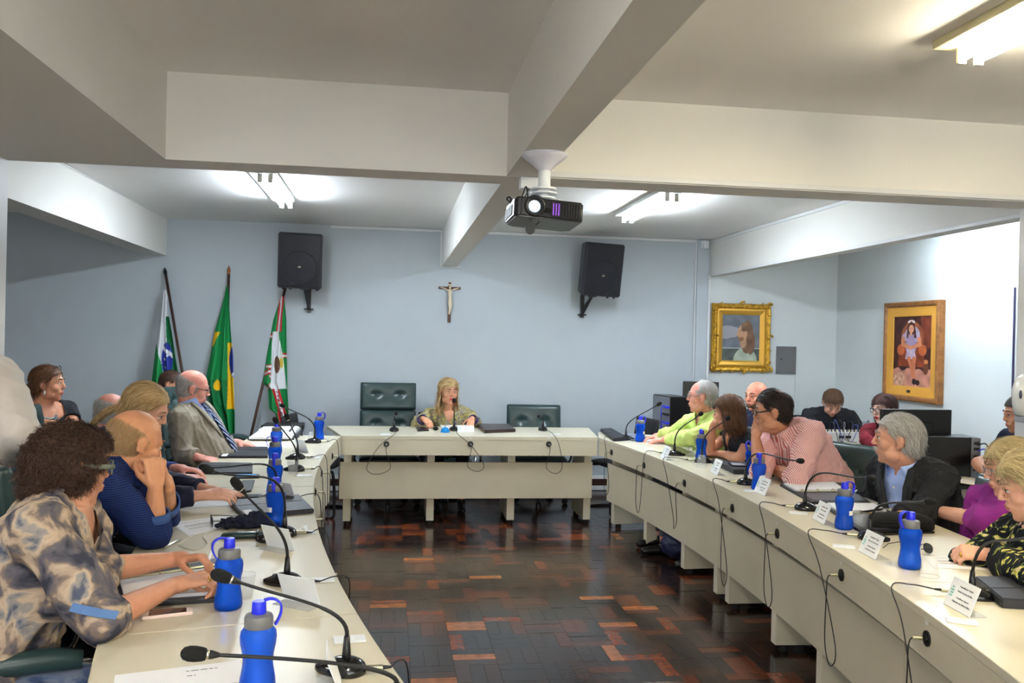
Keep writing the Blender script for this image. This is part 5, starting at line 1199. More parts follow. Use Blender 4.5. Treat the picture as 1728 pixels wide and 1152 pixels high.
def mic(px, py, heading, head_px, head_y, sock, label, size=1., cable=True, bend=(.0, .24), hang=.34, side=0, z=TZ, red=False, out=None):
    """gooseneck microphone: foot at a photo point, capsule at (photo point, depth)"""
    b = AZ(px, py, z); q = math.radians(heading); f = V(math.cos(q), math.sin(q), 0); r = V(f.y, -f.x, 0); t = empty('gooseneck_microphone', b, 0, label, 'microphone', 'gooseneck microphones on the tables')
    L = lambda x, y, zz: f*x+r*y+V(0, 0, zz)
    bm = BM(); n = 26; rings = []
    for zz, sc in ((.0, .96), (.004, 1.0), (.013, .99), (.022, .90), (.030, .70), (.036, .42), (.038, .15)):
        ring = []
        for k in range(n):
            a = 2*PI*k/n; x = math.cos(a)*(.080 if math.cos(a) > 0 else .050)*sc; y = math.sin(a)*.042*sc*(1-.12*math.cos(a))
            if zz > .02 and math.cos(a) > 0: x *= .78
            ring.append(bm.verts.new(L(x, y, zz)))
        rings.append(ring)
    for i in range(len(rings)-1):
        for k in range(n): bm.faces.new((rings[i][k], rings[i][(k+1) % n], rings[i+1][(k+1) % n], rings[i+1][k]))
    bm.faces.new(rings[0][::-1]); bm.faces.new(rings[-1]); bmesh.ops.recalc_face_normals(bm, faces=bm.faces)
    mb = obj('microphone_base', bm, Mgloss, t, smooth=True)
    bm = BM(); cyl(bm, L(.042, 0, .0285), .007, .004, 16); obj('talk_button', bm, Mblk, mb)
    hd = AY(head_px[0], head_px[1], head_y)-b
    bm = BM(); tube(bm, [(0, 0, .032), (0, 0, .050), (0, 0, .088)], .010, 12, radii=[.0115, .0105, .0070]); obj('stem_socket', bm, Mblk, t, smooth=True)
    top = V(0, 0, .085); u = hd-top; Lh = u.length; hz = V(u.x, u.y, 0)
    c1 = top+V(0, 0, Lh*min(.34, bend[1]))+hz*bend[0]; c2 = hd-u.normalized()*Lh*.45+V(0, 0, Lh*.05)
    pts = bez(top, c1, c2, hd, 18); bm = BM(); tube(bm, pts, .0042, 8, radii=[.0050 if i < 8 else .0040 for i in range(19)]); obj('gooseneck', bm, Mwire, t, smooth=True)
    d = (pts[-1]-pts[-3]).normalized(); R_ = align(d)
    bm = BM(); lathe(bm, [(.0045, -.020), (.0085, -.006), (.0090, .0)], hd, 14, rot=R_); obj('capsule_neck', bm, Mblk, t, smooth=True)
    bm = BM(); lathe(bm, [(.0092, .0), (.0098, .001), (.0098, .004), (.0092, .005)], hd, 16, rot=R_); obj('capsule_ring', bm, Msilver if not red else mat('red_talk_light', sr(255, 60, 50), .3, emit=((1, .05, .03), .25)), t, smooth=True)
    bm = BM(); lathe(bm, [(.0, .004), (.0115, .005), (.0135, .012), (.0150, .024), (.0148, .036), (.0115, .046), (.005, .051), (0, .052)], hd, 18, rot=R_); obj('foam_windscreen', bm, Mfoam, t, smooth=True)
    if cable:
        s0 = L(-.048, 0, .014); ex = (out or -f); ex = Vector(ex).normalized()
        bm = BM(); cyl(bm, s0+ex*.022, .0075, .040, 14, rot=align(ex)); cn = obj('cable_plug', bm, Msteel, t, auto=40)
        bm = BM(); cyl(bm, s0+ex*.052, .0052, .022, 12, r2=.0032, rot=align(ex)); obj('plug_boot', bm, Mblk, t, smooth=True)
        c0 = s0+ex*.062
        if sock is not None:
            sp, no = sock; sp = Vector(sp)-b; no = Vector(no)   # socket point, outward normal
            al = V(-no.y, no.x, 0)
            e0 = c0-no*0; k = (sp-c0).dot(no); edge_p = c0+no*(k+.004); edge_p.z = c0.z+.001
            mid = sp+no*.03+al*side
            P = [c0, c0+(edge_p-c0)*.6+V(0, 0, .012), edge_p+no*.012+V(0, 0, .002), edge_p*.55+(sp)*.45+no*.03-V(0, 0, .05)+al*side*.6, sp+no*.04+al*(side*1.1)+V(0, 0, -hang*.75), sp+no*.045+al*(side*.6)+V(0, 0, -hang), sp+no*.045+al*(-side*.25)+V(0, 0, -hang*.8), sp+no*.05+V(0, 0, -hang*.25), sp+no*.045+V(0, 0, -.008), sp+no*.012]
            bm = BM(); tube(bm, spline(P, 6), .0024, 6); obj('cable', bm, Mwire, t, smooth=True)
            bm = BM(); cyl(bm, sp+no*.022, .0055, .030, 12, rot=align(no)); obj('cable_plug', bm, Msteel, t, auto=40)
    return t
def rsock(i):
    y, z = RSOCK[i]; p = edge(1, y, -.008); n_ = (edge(1, y, -.1)-p).normalized(); return (p+V(0, 0, z), n_)
def lsock(i):
    y, z = LSOCK[i]; p = edge(-1, y, -.008); n_ = (edge(-1, y, -.1)-p).normalized(); return (p+V(0, 0, z), n_)
def hsock(i): return (HS[i]+V(0, -.008, 0), V(0, -1, 0))
def zfor(px, py, y): return AY(px, py, y)
# right table microphones, far to near
mic(1056, 742, 10, (1108, 684), 6.75, rsock(0), 'gooseneck microphone at the far end of the right table, in front of the lime shirt', side=.07)
mic(1138, 768, -20, (1180, 700), 5.55, rsock(1), 'gooseneck microphone in front of the woman in black, right table', side=.06)
mic(1184, 780, -25, (1226, 707), 5.15, rsock(2), 'gooseneck microphone just left of the striped shirt, by a card', side=-.06, hang=.30)
mic(1258, 817, -15, (1346, 777), 4.25, rsock(3), 'gooseneck microphone reaching across the striped shirt, beside two bottles', bend=(.1, .35), side=.06, hang=.42)
mic(1358, 860, -25, (1464, 806), 3.52, rsock(4), 'gooseneck microphone in front of the open ring binder', bend=(.12, .35), side=.07)
mic(1468, 910, -30, (1562, 846), 3.05, rsock(5), 'gooseneck microphone beside the black camera case', bend=(.12, .3), side=.07)
mic(1640, 1008, -30, (1740, 905), 2.15, rsock(6), 'gooseneck microphone with its card at the near right corner', bend=(.1, .3), side=.07, hang=.42)
# head table microphones
mic(665, 727, -90, (668, 698), 7.22, hsock(0), 'small microphone in front of the empty high-backed chair', side=-.14, out=(0, -1, 0), hang=.24)
mic(766, 726, -90, (766, 680), 7.50, hsock(1), 'microphone with a lit red ring in front of the speaking woman', side=.10, red=True, out=(0, -1, 0), hang=.22)
mic(916, 726, -90, (910, 702), 7.25, hsock(2), 'small microphone in front of the empty low-backed chair', side=.10, out=(0, -1, 0), hang=.24)
# left table microphones, far to near
mic(531, 747, 175, (480, 686), 6.25, lsock(0), 'gooseneck microphone at the far left table end beside a bottle and cup', side=.05, out=(1, 0, 0))
mic(502, 774, 200, (487, 709), 5.75, lsock(1), 'gooseneck microphone standing upright before the open document folder', side=-.05, out=(1, -.3, 0))
mic(500, 794, 170, (468, 713), 5.05, lsock(2), 'gooseneck microphone with a tall stem next to the cup on the left table', side=.05, out=(1, -.1, 0))
mic(466, 842, 172, (352, 788), 4.02, lsock(3), 'gooseneck microphone bent far over towards the blond woman', bend=(-.02, .42), side=.04, out=(1, -.1, 0))
mic(480, 903, 170, (357, 794), 3.02, lsock(4), 'gooseneck microphone behind the blank card back, left table', bend=(-.02, .42), side=.04, out=(1, -.1, 0))
mic(484, 985, 165, (408, 826), 2.78, lsock(5), 'gooseneck microphone with a black base in front of the pinstriped man', bend=(0, .38), side=.05, out=(1, -.2, 0))
mic(584, 1134, 160, (392, 978), 2.05, lsock(6), 'large gooseneck microphone nearest the curly-haired woman, base at the table edge', bend=(-.03, .25), side=.04, out=(1, .1, 0))
mic(668, 1222, 165, (352, 1104), 1.72, None, 'gooseneck microphone lowest in the picture, its base cut off', bend=(-.02, .10), cable=False)

# bottles
bottle(1080, 745, 20, 'blue water bottle beside the hands of the man in lime', 20-60)
bottle(1183, 775, 80, 'blue water bottle in front of the woman in black at the right')
bottle(1268, 800, 200, 'blue water bottle behind its twin, in front of the striped shirt')
bottle(1280, 826, 250, 'blue water bottle with a white sticker, nearer of the pair by the striped shirt', 290)
bottle(1424, 892, 10, 'blue water bottle with its strap open, before the black blazer', 300)
bottle(1535, 958, 190, 'blue water bottle beside the dark glasses in front of the floral blouse', 330)
bottle(538, 741, 30, 'blue water bottle at the far end of the left table')
bottle(466, 764, 100, 'blue water bottle beside the open documents, farthest of the four in line')
bottle(463, 796, 190, 'blue water bottle second farthest in the line along the left table')
bottle(463, 833, 270, 'blue water bottle second closest in the line along the left table')
bottle(464, 888, 265, 'blue water bottle with a sticker in front of the slanted black portfolio', 230)
bottle(385, 1026, 205, 'blue water bottle beside the ring binder of the curly-haired woman')
bottle(434, 1168, 15, 'blue water bottle closest to the camera, cut by the lower edge')

# plastic cups
def cup(px, py, up, label, z=TZ, s=1.):
    p = AZ(px, py, z); t = empty('plastic_cup', p, 0, label, 'cup', 'clear plastic cups')
    h = .072*s; a, b = (.024*s, .034*s) if up else (.034*s, .024*s)
    bm = BM(); lathe(bm, [(a, 0), (a+(b-a)*.15, h*.15), (a+(b-a)*.5, h*.5), (b, h)], seg=24, cap0=up, cap1=not up); obj('cup_wall', bm, Mcup, t, smooth=True)
    zr = h if up else 0; bm = BM(); r_ = b if up else a; tube(bm, [(r_*math.cos(2*PI*i/24), r_*math.sin(2*PI*i/24), zr+(0 if up else .0012)) for i in range(25)], .0013, 5, caps=False); obj('cup_rim', bm, Mcup, t, smooth=True)
    return t
cup(412, 1008, True, 'clear plastic cup beside the nearest standing bottle on the left table')
cup(494, 799, True, 'clear plastic cup beside the dark microphone base on the left table')
cup(449, 866, True, 'clear plastic cup behind the bottle with the sticker, left table')
cup(526, 744, False, 'upturned clear cup at the far end of the left table')
cup(1184, 786, False, 'clear plastic cup in front of the bottle by the woman in black')
cup(1293, 818, False, 'clear cup behind the card near the striped shirt')
cup(1425, 891, False, 'upturned clear cup right against the bottle before the black blazer')
cup(1452, 893, True, 'upright clear cup between the blazer bottle and the camera case')
cup(1568, 972, False, 'upturned clear cup to the right of the bottle by the floral blouse')

# name cards: bent acrylic holders with a printed card
def name_card(px, py, face, label, lines=None, w=.142, h=.094, front=True, z=TZ, tilt=22):
    """face = heading the printed side looks to; px,py = middle of the lower front edge"""
    p = AZ(px, py, z); q = math.radians(face); f = V(math.cos(q), math.sin(q), 0); r = V(-f.y, f.x, 0); t = empty('name_card', p, 0, label, 'name card', 'name cards on the tables')
    tl_ = math.radians(tilt); up = V(0, 0, math.cos(tl_))-f*math.sin(tl_); nrm = r.cross(up).normalized()
    if nrm.dot(f) < 0: nrm = -nrm
    Rf = frame3(r, up, nrm)
    bm = BM(); box(bm, up*(h/2+.001), (w, h, .0022), rot=Rf, bevel=.0006); obj('card_holder', bm, Mlid, t)
    bm = BM(); box(bm, -f*.028+V(0, 0, .0011), (.058, w*.98, .0016), rz=q); obj('holder_foot', bm, mat('clear_acrylic', sr(225, 228, 230), .1, alpha=.35), t)
    bm = BM(); box(bm, up*(h/2+.001)+nrm*.0015, (w*.97, h*.95, .0005), rot=Rf); cdn = obj('card', bm, Mpaper, t)
    if lines:
        bm = BM()
        for k, (x, y, a, b_) in enumerate(((-.032, .018, .006, .006), (-.032, .008, .011, .006), (-.031, -.001, .009, .006), (-.032, -.010, .010, .005))):
            box(bm, up*(h/2+y)+r*x*w/.088+nrm*.0021, (a*w/.088, b_, .0004), rot=Rf)
        obj('emblem', bm, Mlogo, t)
        for k, (s_, sz, y) in enumerate(lines):
            o = text('lettering', s_, sz*w/.115, Mink, up*(h/2+y*w/.1)+r*.013+nrm*.0021, Rf, t, extrude=.0002)
    return t
L1 = lambda a, b: [('Conselheiro Titular', .0072, .0190), (a, .0066, .0080), ('Conselheiro Suplente', .0062, -.0065), (b, .0066, -.0165)]
name_card(1119, 774, 178, 'small name card before the second microphone of the right table', L1('Mario Santos', 'Ana Souza'))
name_card(1204, 799, 176, 'name card next to the cup-side microphone, far right table', L1('Jose da Silva', 'Luis Pereira'))
name_card(1281, 833, 180, 'name card in front of the two bottles by the striped shirt', L1('Rui Barbosa Duarte', 'Ivo Pimentel'))
name_card(1380, 880, 173, 'name card in front of the open binder microphone', L1('Marcos Lima Silva', 'Maria Claudia da Rosa'))
name_card(1462, 937, 175, 'name card standing before the camera case microphone', L1('Sandra Lia Souza Pereira', 'Lucas Santos de Almeida'))
name_card(1613, 1030, 175, 'largest name card at the near right corner of the table', L1('Sandra Ferreira da Silva', 'Valdomiro de Oliveira Ribas'))
name_card(786, 729, 268, 'white name card beside the microphone of the speaking woman', [('Presidente', .0070, .016), ('Conselho Municipal', .0060, .004)], h=.06)
name_card(511, 1017, 55, 'back of a name card beside the black microphone base, near left table')
name_card(474, 925, 52, 'back of a name card before the spectacle case, left table')
name_card(484, 842, 45, 'back of a name card behind the sticker bottle, left table')
name_card(512, 762, 35, 'back of a name card at the far end of the left table')
name_card(576, 1158, 4, 'edge of a name card in front of the largest microphone base')

# white socket lids let into the tabletops
def lid(px, py, rz, label, s=1., open_=False):
    p = AZ(px, py, TZ); t = empty('socket_lid', p, math.radians(rz), label, 'socket lid', 'white socket lids on the tabletops')
    bm = BM(); box(bm, (0, 0, .003), (.085*s, .05*s, .006), bevel=.0028); obj('lid_plate', bm, Mlid, t)
    bm = BM()
    if open_: box(bm, (0, 0, .018), (.016, .012, .026), bevel=.001)
    else: cyl(bm, (0, 0, .0068), .012, .0016, 20)
    obj('usb_charger' if open_ else 'lid_knob', bm, Mlid, t); return t
lid(590, 1080, 8, 'white socket lid behind the largest microphone base, left table')
lid(542, 980, 8, 'white socket lid beside the nearly upright microphone, left table')
lid(515, 899, 5, 'white socket lid with a USB charger plugged in, left table', open_=True)
lid(514, 803, 0, 'white socket lid by the pale cup on the left table')
lid(529, 773, 0, 'white socket lid at the far left table end')
lid(1268, 829, -20, 'white socket lid at the foot of the striped-shirt card')
lid(1347, 866, -24, 'white socket lid next to the plug of the binder microphone')
lid(1424, 923, -28, 'white socket lid beside the camera-case name card')
lid(1623, 1049, -30, 'white socket lid at the near right corner, under the largest name card')
lid(650, 733, 0, 'white socket lid in front of the microphone left of the speaking woman')
lid(938, 733, 0, 'white socket lid in front of the microphone right of the speaking woman')
lid(1094, 757, -10, 'white socket lid at the far end of the right table')

# papers, folders, phones
def quad_on(name, pts, z0, h, m, label=None, cat=None, parent=None, bevel=0., group=None, base=None):
    """thin slab whose corners are photo points on a horizontal plane"""
    P = [AZ(x, y, z0) for x, y in pts]; c = sum(P, V(0, 0, 0))/len(P) if base is None else base
    bm = BM(); A = [(p-c) for p in P]; area = sum(A[i].x*A[(i+1) % len(A)].y-A[(i+1) % len(A)].x*A[i].y for i in range(len(A)))
    if area < 0: A = A[::-1]
    prism(bm, [(a.x, a.y) for a in A], 0 if base is None else z0-c.z, h if base is None else z0-c.z+h)
    if bevel: bmesh.ops.bevel(bm, geom=list(bm.edges), offset=bevel, segments=2, affect='EDGES')
    o = obj(name, bm, m, parent); 
    if base is None: o.location = c
    return tag(o, label, cat, group), c
def print_lines(parent, c, pts, z, rows, m=Mink, seed=1):
    """typed lines between photo points: rows = (u0,u1,v) inside the quad"""
    P = [AZ(x, y, z) for x, y in pts]; rnd = random.Random(seed); bm = BM()
    for (u0, u1, v) in rows:
        u = u0
        while u < u1:
            w = min(rnd.uniform(.02, .07), u1-u); a = []
            for (uu, vv) in ((u, v-.006), (u+w, v-.006), (u+w, v+.006), (u, v+.006)):
                p = (P[0]*(1-uu)+P[1]*uu)*(1-vv)+(P[3]*(1-uu)+P[2]*uu)*vv; a.append(bm.verts.new(p-c+V(0, 0, .0004)))
            bm.faces.new(a); u += w+.012
    bmesh.ops.recalc_face_normals(bm, faces=bm.faces)
    o = obj('typed_lines', bm, m, parent); o['kind'] = 'stuff'; return o
def paper(pts, label, rows=None, z=TZ+.0004, seed=1, group='loose printed sheets'):
    o, c = quad_on('paper_sheet', pts, z, .0006, Mpaper, label, 'paper', group=group)
    if rows: print_lines(o, c, pts, z+.0006, rows, seed=seed)
    return o, c
R0 = [(.1, .55, .12), (.1, .4, .18), (.12, .9, .34), (.12, .88, .38), (.12, .85, .42), (.12, .6, .46), (.12, .9, .6), (.12, .8, .64)]
paper([(194, 1139), (405, 1114), (440, 1200), (180, 1230)], 'printed sheet with a crest at the bottom left of the near table', [(.55, .8, .1), (.55, .62, .2), (.28, .5, .35), (.28, .45, .40), (.28, .48, .45), (.75, .95, .45), (.75, .97, .5), (.75, .9, .55), (.75, .96, .6)])
paper([(285, 882), (400, 868), (425, 878), (318, 904)], 'white sheet under the spectacles in front of the pinstriped man', R0)
paper([(300, 848), (410, 838), (400, 852), (290, 858)], 'white sheet under the hand of the blond woman', None)
paper([(1560, 938), (1690, 940), (1706, 962), (1575, 958)], 'printed sheet in front of the floral blouse', R0)
paper([(1165, 763), (1215, 762), (1212, 771), (1158, 768)], 'white sheet under the forearm of the woman in black', None)
paper([(1088, 741), (1128, 742), (1132, 747), (1095, 748)], 'white sheet under the hands of the man in lime', None)
paper([(418, 746), (500, 746), (488, 755), (416, 754)], 'white sheet lying nearest in the pile of documents, far left table', None)
paper([(1376, 852), (1402, 853), (1398, 858), (1376, 857)], 'small white note between the two open binders', None)
paper([(742, 717), (790, 717), (800, 722), (748, 723)], 'white sheets in front of the speaking woman', None)
def portfolio(pts, label, th=.018, sticker=None, m=None, seam=True):
    o, c = quad_on('document_folder', pts, TZ+.0004, th, m or Mfold, label, 'folder', bevel=min(.004, th*.3), group='black document folders')
    if seam:
        P = [AZ(x, y, TZ+th) - c for x, y in pts]; bm = BM(); a, b = P[0]*.86+P[3]*.14, P[1]*.86+P[2]*.14; a.z = b.z = th+.0006; tube(bm, [a, b], .0012, 5); obj('stitched_seam', bm, Mfold2, o)
    if sticker:
        P = [AZ(x, y, TZ+th+.001) for x, y in pts]; u0, u1, v0, v1 = sticker; a = []
        bm = BM()
        for (uu, vv) in ((u0, v0), (u1, v0), (u1, v1), (u0, v1)):
            p = (P[0]*(1-uu)+P[1]*uu)*(1-vv)+(P[3]*(1-uu)+P[2]*uu)*vv; a.append(bm.verts.new(V(p.x-c.x, p.y-c.y, th+.0012)))
        bm.faces.new(a); bmesh.ops.recalc_face_normals(bm, faces=bm.faces); obj('name_sticker', bm, Mpaper, o)
    return o
portfolio([(386, 851), (505, 841), (530, 866), (410, 876)], 'slanted black zip portfolio behind the sticker bottle, left table', .022, (.1, .22, .45, .9))
portfolio([(340, 783), (426, 784), (426, 801), (322, 800)], 'flat black portfolio with a label in front of the blond woman', .014, (.02, .12, .35, .8))
portfolio([(380, 757), (452, 757), (452, 773), (368, 773)], 'flat black portfolio by the right hand of the man in grey', .016, (.03, .15, .35, .8))
portfolio([(408, 813), (430, 812), (424, 830), (385, 836)], 'small black pad under the hand of the blond woman', .010, None, seam=False)
portfolio([(1013, 728), (1032, 727), (1062, 743), (1035, 745)], 'thick black folder at the far corner of the right table', .028, None)
portfolio([(1040, 733), (1075, 733), (1098, 740), (1066, 744)], 'thin open folder beside the first right microphone', .008, None, m=mat('grey_folder', sr(120, 126, 140), .5))
portfolio([(1200, 782), (1262, 787), (1308, 800), (1238, 800)], 'thick black folder with a phone on top, before the striped shirt', .030, None)
portfolio([(1644, 987), (1750, 986), (1790, 1032), (1690, 1026)], 'black leather folder at the near right corner', .032, None)
portfolio([(806, 720), (858, 720), (870, 729), (818, 731)], 'dark brown briefcase folder to the right of the speaking woman', .030, None, m=mat('dark_brown_leather', sr(48, 32, 34), .35))
# open ring binders
def binder(pts, label, page=None, rings=True, dark=None):
    t0 = sum([AZ(x, y, TZ) for x, y in pts], V(0, 0, 0))/4
    t = empty('open_ring_binder', t0, 0, label, 'binder', 'open ring binders')
    quad_on('binder_cover', pts, TZ+.0004, .012, Mfold2, parent=t, base=t0)
    P = [AZ(x, y, TZ) for x, y in pts]; Q = lambda u, v: (P[0]*(1-u)+P[1]*u)*(1-v)+(P[3]*(1-u)+P[2]*u)*v
    def inner(u0, u1, v0, v1, z, h, m, name):
        bm = BM(); A = [Q(u, v)-t0 for u, v in ((u0, v0), (u1, v0), (u1, v1), (u0, v1))]
        ar = sum(A[i].x*A[(i+1) % 4].y-A[(i+1) % 4].x*A[i].y for i in range(4)); A = A if ar > 0 else A[::-1]
        prism(bm, [(a.x, a.y) for a in A], z, z+h); return obj(name, bm, m, t)
    a, b = (page or (.05, .95, .04, .46, ))[:4][:4][0:4][0:2], (page or (.05, .95, .04, .46))[2:4]
    inner(a[0], a[1], b[0], b[1], .0125, .010, Mpaper, 'page_stack')
    d = dark or (.06, .94, .56, .94); inner(d[0], d[1], d[2], d[3], .0125, .003, mat('binder_pocket', sr(70, 72, 80), .4), 'inner_pocket')
    if rings:
        sp0, sp1 = rings; bm = BM(); A, B_ = Q(*sp0)-t0, Q(*sp1)-t0; A.z = B_.z = .014; tube(bm, [A, B_], .005, 8); obj('ring_spine', bm, Msteel, t)
        nv = (B_-A).normalized(); side = V(-nv.y, nv.x, 0)
        for k in (.08, .36, .64, .92):
            c = A*(1-k)+B_*k; bm = BM(); tube(bm, [c+side*.014*math.cos(a_)+V(0, 0, .016*math.sin(a_)) for a_ in np.linspace(0, PI, 12)], .0014, 6); obj('binder_ring', bm, Mgold, t, smooth=True)
    return t
binder([(1316, 820), (1420, 817), (1470, 852), (1370, 850)], 'open ring binder in front of the man in the black blazer', (.04, .85, .04, .44), ((.05, .50), (.95, .50)), (.06, .95, .56, .95))
binder([(1388, 853), (1480, 854), (1560, 898), (1455, 902)], 'open binder with printed sheet partly under the camera case', (.05, .9, .05, .35), ((.05, .40), (.6, .42)))
binder([(190, 978), (392, 944), (372, 1016), (204, 1026)], 'open ring binder under the arms of the curly-haired woman', (.04, .90, .30, .92), ((.03, .20), (.95, .18)), (.80, .97, .0, .14))
# fat pile of documents by the man in grey
t = empty('document_pile', AZ(460, 738, TZ), 0, 'thick open folder with piled white documents beside the man in grey', 'folder')
c0 = t.location.copy()
for k, (pts, z, h, m, nm) in enumerate([([(418, 742), (500, 742), (512, 728), (440, 728)], TZ+.0004, .012, Mfold2, 'folder_cover'), ([(420, 741), (492, 741), (500, 730), (436, 730)], TZ+.0128, .016, Mpaper, 'page_stack'), ([(436, 731), (500, 731), (508, 724), (448, 723)], TZ+.0128, .030, Mpaper, 'page_stack'), ([(440, 727), (512, 726), (514, 721), (450, 721)], TZ+.004, .045, Mfold2, 'folder_back')]):
    quad_on(nm, pts, z, h, m, parent=t, base=c0)
bm = BM(); P0 = AZ(497, 728, TZ+.04)-c0
tube(bm, spline([P0+V(-.04, 0, 0), P0+V(0, .02, .05), P0+V(.05, .01, .03), P0+V(.06, -.02, -.03)], 6), .006, 8); obj('folder_handle', bm, Mfold2, t, smooth=True)
# phones
def phone(pts, label, frame_m, th=.009, z=TZ, screen=None):
    c = sum([AZ(x, y, z) for x, y in pts], V(0, 0, 0))/4; t = empty('mobile_phone', c, 0, label, 'phone')
    quad_on('phone_body', pts, z+.0004, th, frame_m, parent=t, base=c, bevel=.003)
    P = [AZ(x, y, z)-c for x, y in pts]; bm = BM(); A = []
    for u, v in ((.13, .1), (.87, .1), (.87, .9), (.13, .9)):
        p = (P[0]*(1-u)+P[1]*u)*(1-v)+(P[3]*(1-u)+P[2]*u)*v; A.append((p.x, p.y))
    ar = sum(A[i][0]*A[(i+1) % 4][1]-A[(i+1) % 4][0]*A[i][1] for i in range(4)); A = A if ar > 0 else A[::-1]
    prism(bm, A, th+.0003, th+.0012); obj('phone_screen', bm, screen or mat('dark_screen', sr(56, 40, 44), .12), t); return t
phone([(243, 1033), (325, 1029), (326, 1037), (238, 1047)], 'white and rose-gold phone lying in front of the curly-haired woman', mat('rose_white_phone', sr(236, 214, 206), .3))
phone([(395, 802), (438, 802), (438, 807), (394, 808)], 'black phone with a lit screen behind the foam microphone head', Mblk, screen=mat('lit_phone_screen', sr(90, 160, 220), .2, emit=(sr(90, 160, 220), .05)))
phone([(397, 837), (442, 836), (444, 841), (396, 842)], 'dark phone lying between the pad and the slanted portfolio', Mblk)
phone([(1228, 782), (1254, 784), (1262, 788), (1234, 787)], 'phone with a pale screen on the thick black folder', Mblk, z=TZ+.031, screen=mat('pale_screen', sr(200, 205, 215), .15))
phone([(702, 722), (722, 722), (724, 727), (704, 728)], 'black phone by the right hand of the speaking woman', Mblk)
# pen, mouse, glasses case, cases
def pen(a, b, label, m, z=TZ):
    p, q = AZ(*a, z+.0055), AZ(*b, z+.0055); c = (p+q)/2; bm = BM(); tube(bm, [p-c, (p-c)*.92, (q-c)*.75, q-c], .005, 10, radii=[.003, .005, .005, .0015]); o = obj('pen', bm, m, smooth=True); o.location = c; return tag(o, label, 'pen')
pen((278, 923), (306, 909), 'silver ballpoint pen in front of the pinstriped man', Msilver)
pen((1452, 864), (1492, 858), 'dark pen on the sheet of the second open binder', Mblk, z=TZ+.024)
def lump(name, px, py, size, rz, m, label, cat, z=TZ):
    p = AZ(px, py, z); bm = BM(); sph(bm, (0, 0, size[2]*.5), .5, 20, s=(size[0], size[1], size[2])); 
    for v in bm.verts:
        v.co.z = max(v.co.z, .0006)
    o = obj(name, bm, m, smooth=True); o.location = p; o.rotation_euler = (0, 0, math.radians(rz)); return tag(o, label, cat)
t = empty('spectacle_case', AZ(410, 908, TZ), math.radians(4), 'long dark green spectacle case near the blank card backs', 'glasses case')
bm = BM(); P_ = []
for x, w, h in ((-.085, .008, .012), (-.078, .020, .022), (-.03, .024, .027), (.04, .024, .027), (.076, .022, .024), (.082, .014, .018)):
    P_.append([bm.verts.new((x, w*math.cos(a), h*.5+h*.5*math.sin(a))) for a in np.linspace(0, 2*PI, 16, endpoint=False)])
for i in range(len(P_)-1):
    for k in range(16): bm.faces.new((P_[i][k], P_[i][(k+1) % 16], P_[i+1][(k+1) % 16], P_[i+1][k]))
bm.faces.new(P_[0][::-1]); bm.faces.new(P_[-1]); bmesh.ops.recalc_face_normals(bm, faces=bm.faces); obj('case_shell', bm, Mgreen, t, smooth=True)
bm = BM(); box(bm, (.055, 0, .0145), (.010, .050, .030), bevel=.002); obj('case_band', bm, Mbutton, t)
lump('computer_mouse', 447, 916, (.075, .045, .036), 10, Mgloss, 'small glossy black mouse beside the dark green spectacle case', 'mouse')
lump('computer_mouse', 1386, 812, (.13, .065, .034), 12, Mgloss, 'glossy black rounded device beyond the open ring binder', 'device')
lump('black_pouch', 735, 726, (.05, .04, .034), 10, Mfoam, 'small round black pouch left of the blue bell', 'pouch')
# black camera case
t = empty('camera_case', AZ(1516, 893, TZ), math.radians(-6), 'long soft black zipped case in front of the magenta sweater', 'case')
bm = BM(); rows = []
for x, w, h in ((-.15, .02, .02), (-.142, .045, .055), (-.10, .055, .072), (0, .058, .078), (.10, .055, .072), (.142, .045, .055), (.15, .02, .02)):
    rows.append([bm.verts.new((x, w*math.copysign(abs(math.cos(a))**.7, math.cos(a)), h*.5+h*.5*math.copysign(abs(math.sin(a))**.8, math.sin(a)))) for a in np.linspace(0, 2*PI, 20, endpoint=False)])
for i in range(len(rows)-1):
    for k in range(20): bm.faces.new((rows[i][k], rows[i][(k+1) % 20], rows[i+1][(k+1) % 20], rows[i+1][k]))
bm.faces.new(rows[0][::-1]); bm.faces.new(rows[-1]); bmesh.ops.recalc_face_normals(bm, faces=bm.faces); cs = obj('case_body', bm, Mfoam, t, smooth=True)
bm = BM(); tube(bm, [(-.148, -.03, .042), (-.1, -.054, .044), (0, -.0585, .046), (.1, -.054, .044), (.148, -.03, .042)], .0022, 6); obj('zip', bm, Mblk, t)
quad_on('tablet', [(1440, 893), (1545, 893), (1578, 900), (1462, 905)], TZ+.0004, .009, Mgloss, 'thin black tablet lying partly under the soft black case', 'tablet', bevel=.002)
# spectacles on the tables
def spectacles(px, py, rz, label, z=TZ, dark=False, s=1.):
    t = empty('spectacles', AZ(px, py, z), math.radians(rz), label, 'glasses')
    bm = BM()
    for q in (-1, 1):
        tube(bm, [(q*.033+.025*math.copysign(abs(math.cos(a))**.8, math.cos(a)), 0, .021+.018*math.copysign(abs(math.sin(a))**.8, math.sin(a))) for a in np.linspace(0, 2*PI, 20)], .0018, 6)
        tube(bm, [(q*.060, 0, .030), (q*.064, .03, .028), (q*.062, .11, .020), (q*.058, .135, .004)], .0018, 6)
    tube(bm, [(-.009, 0, .026), (0, -.002, .029), (.009, 0, .026)], .0018, 6); obj('frame', bm, Mframe, t, smooth=True)
    for q in (-1, 1):
        bm = BM(); bm.faces.new([bm.verts.new((q*.033+.025*math.copysign(abs(math.cos(a))**.8, math.cos(a)), 0, .021+.018*math.copysign(abs(math.sin(a))**.8, math.sin(a)))) for a in np.linspace(0, 2*PI, 18, endpoint=False)])
        obj('lens', bm, Mgloss if dark else Mglass, t)
    return t
spectacles(357, 886, -75, 'dark-rimmed spectacles on the sheet by the navy cloth')
spectacles(1556, 930, 95, 'dark sunglasses folded open behind the bottle by the floral blouse', dark=True)
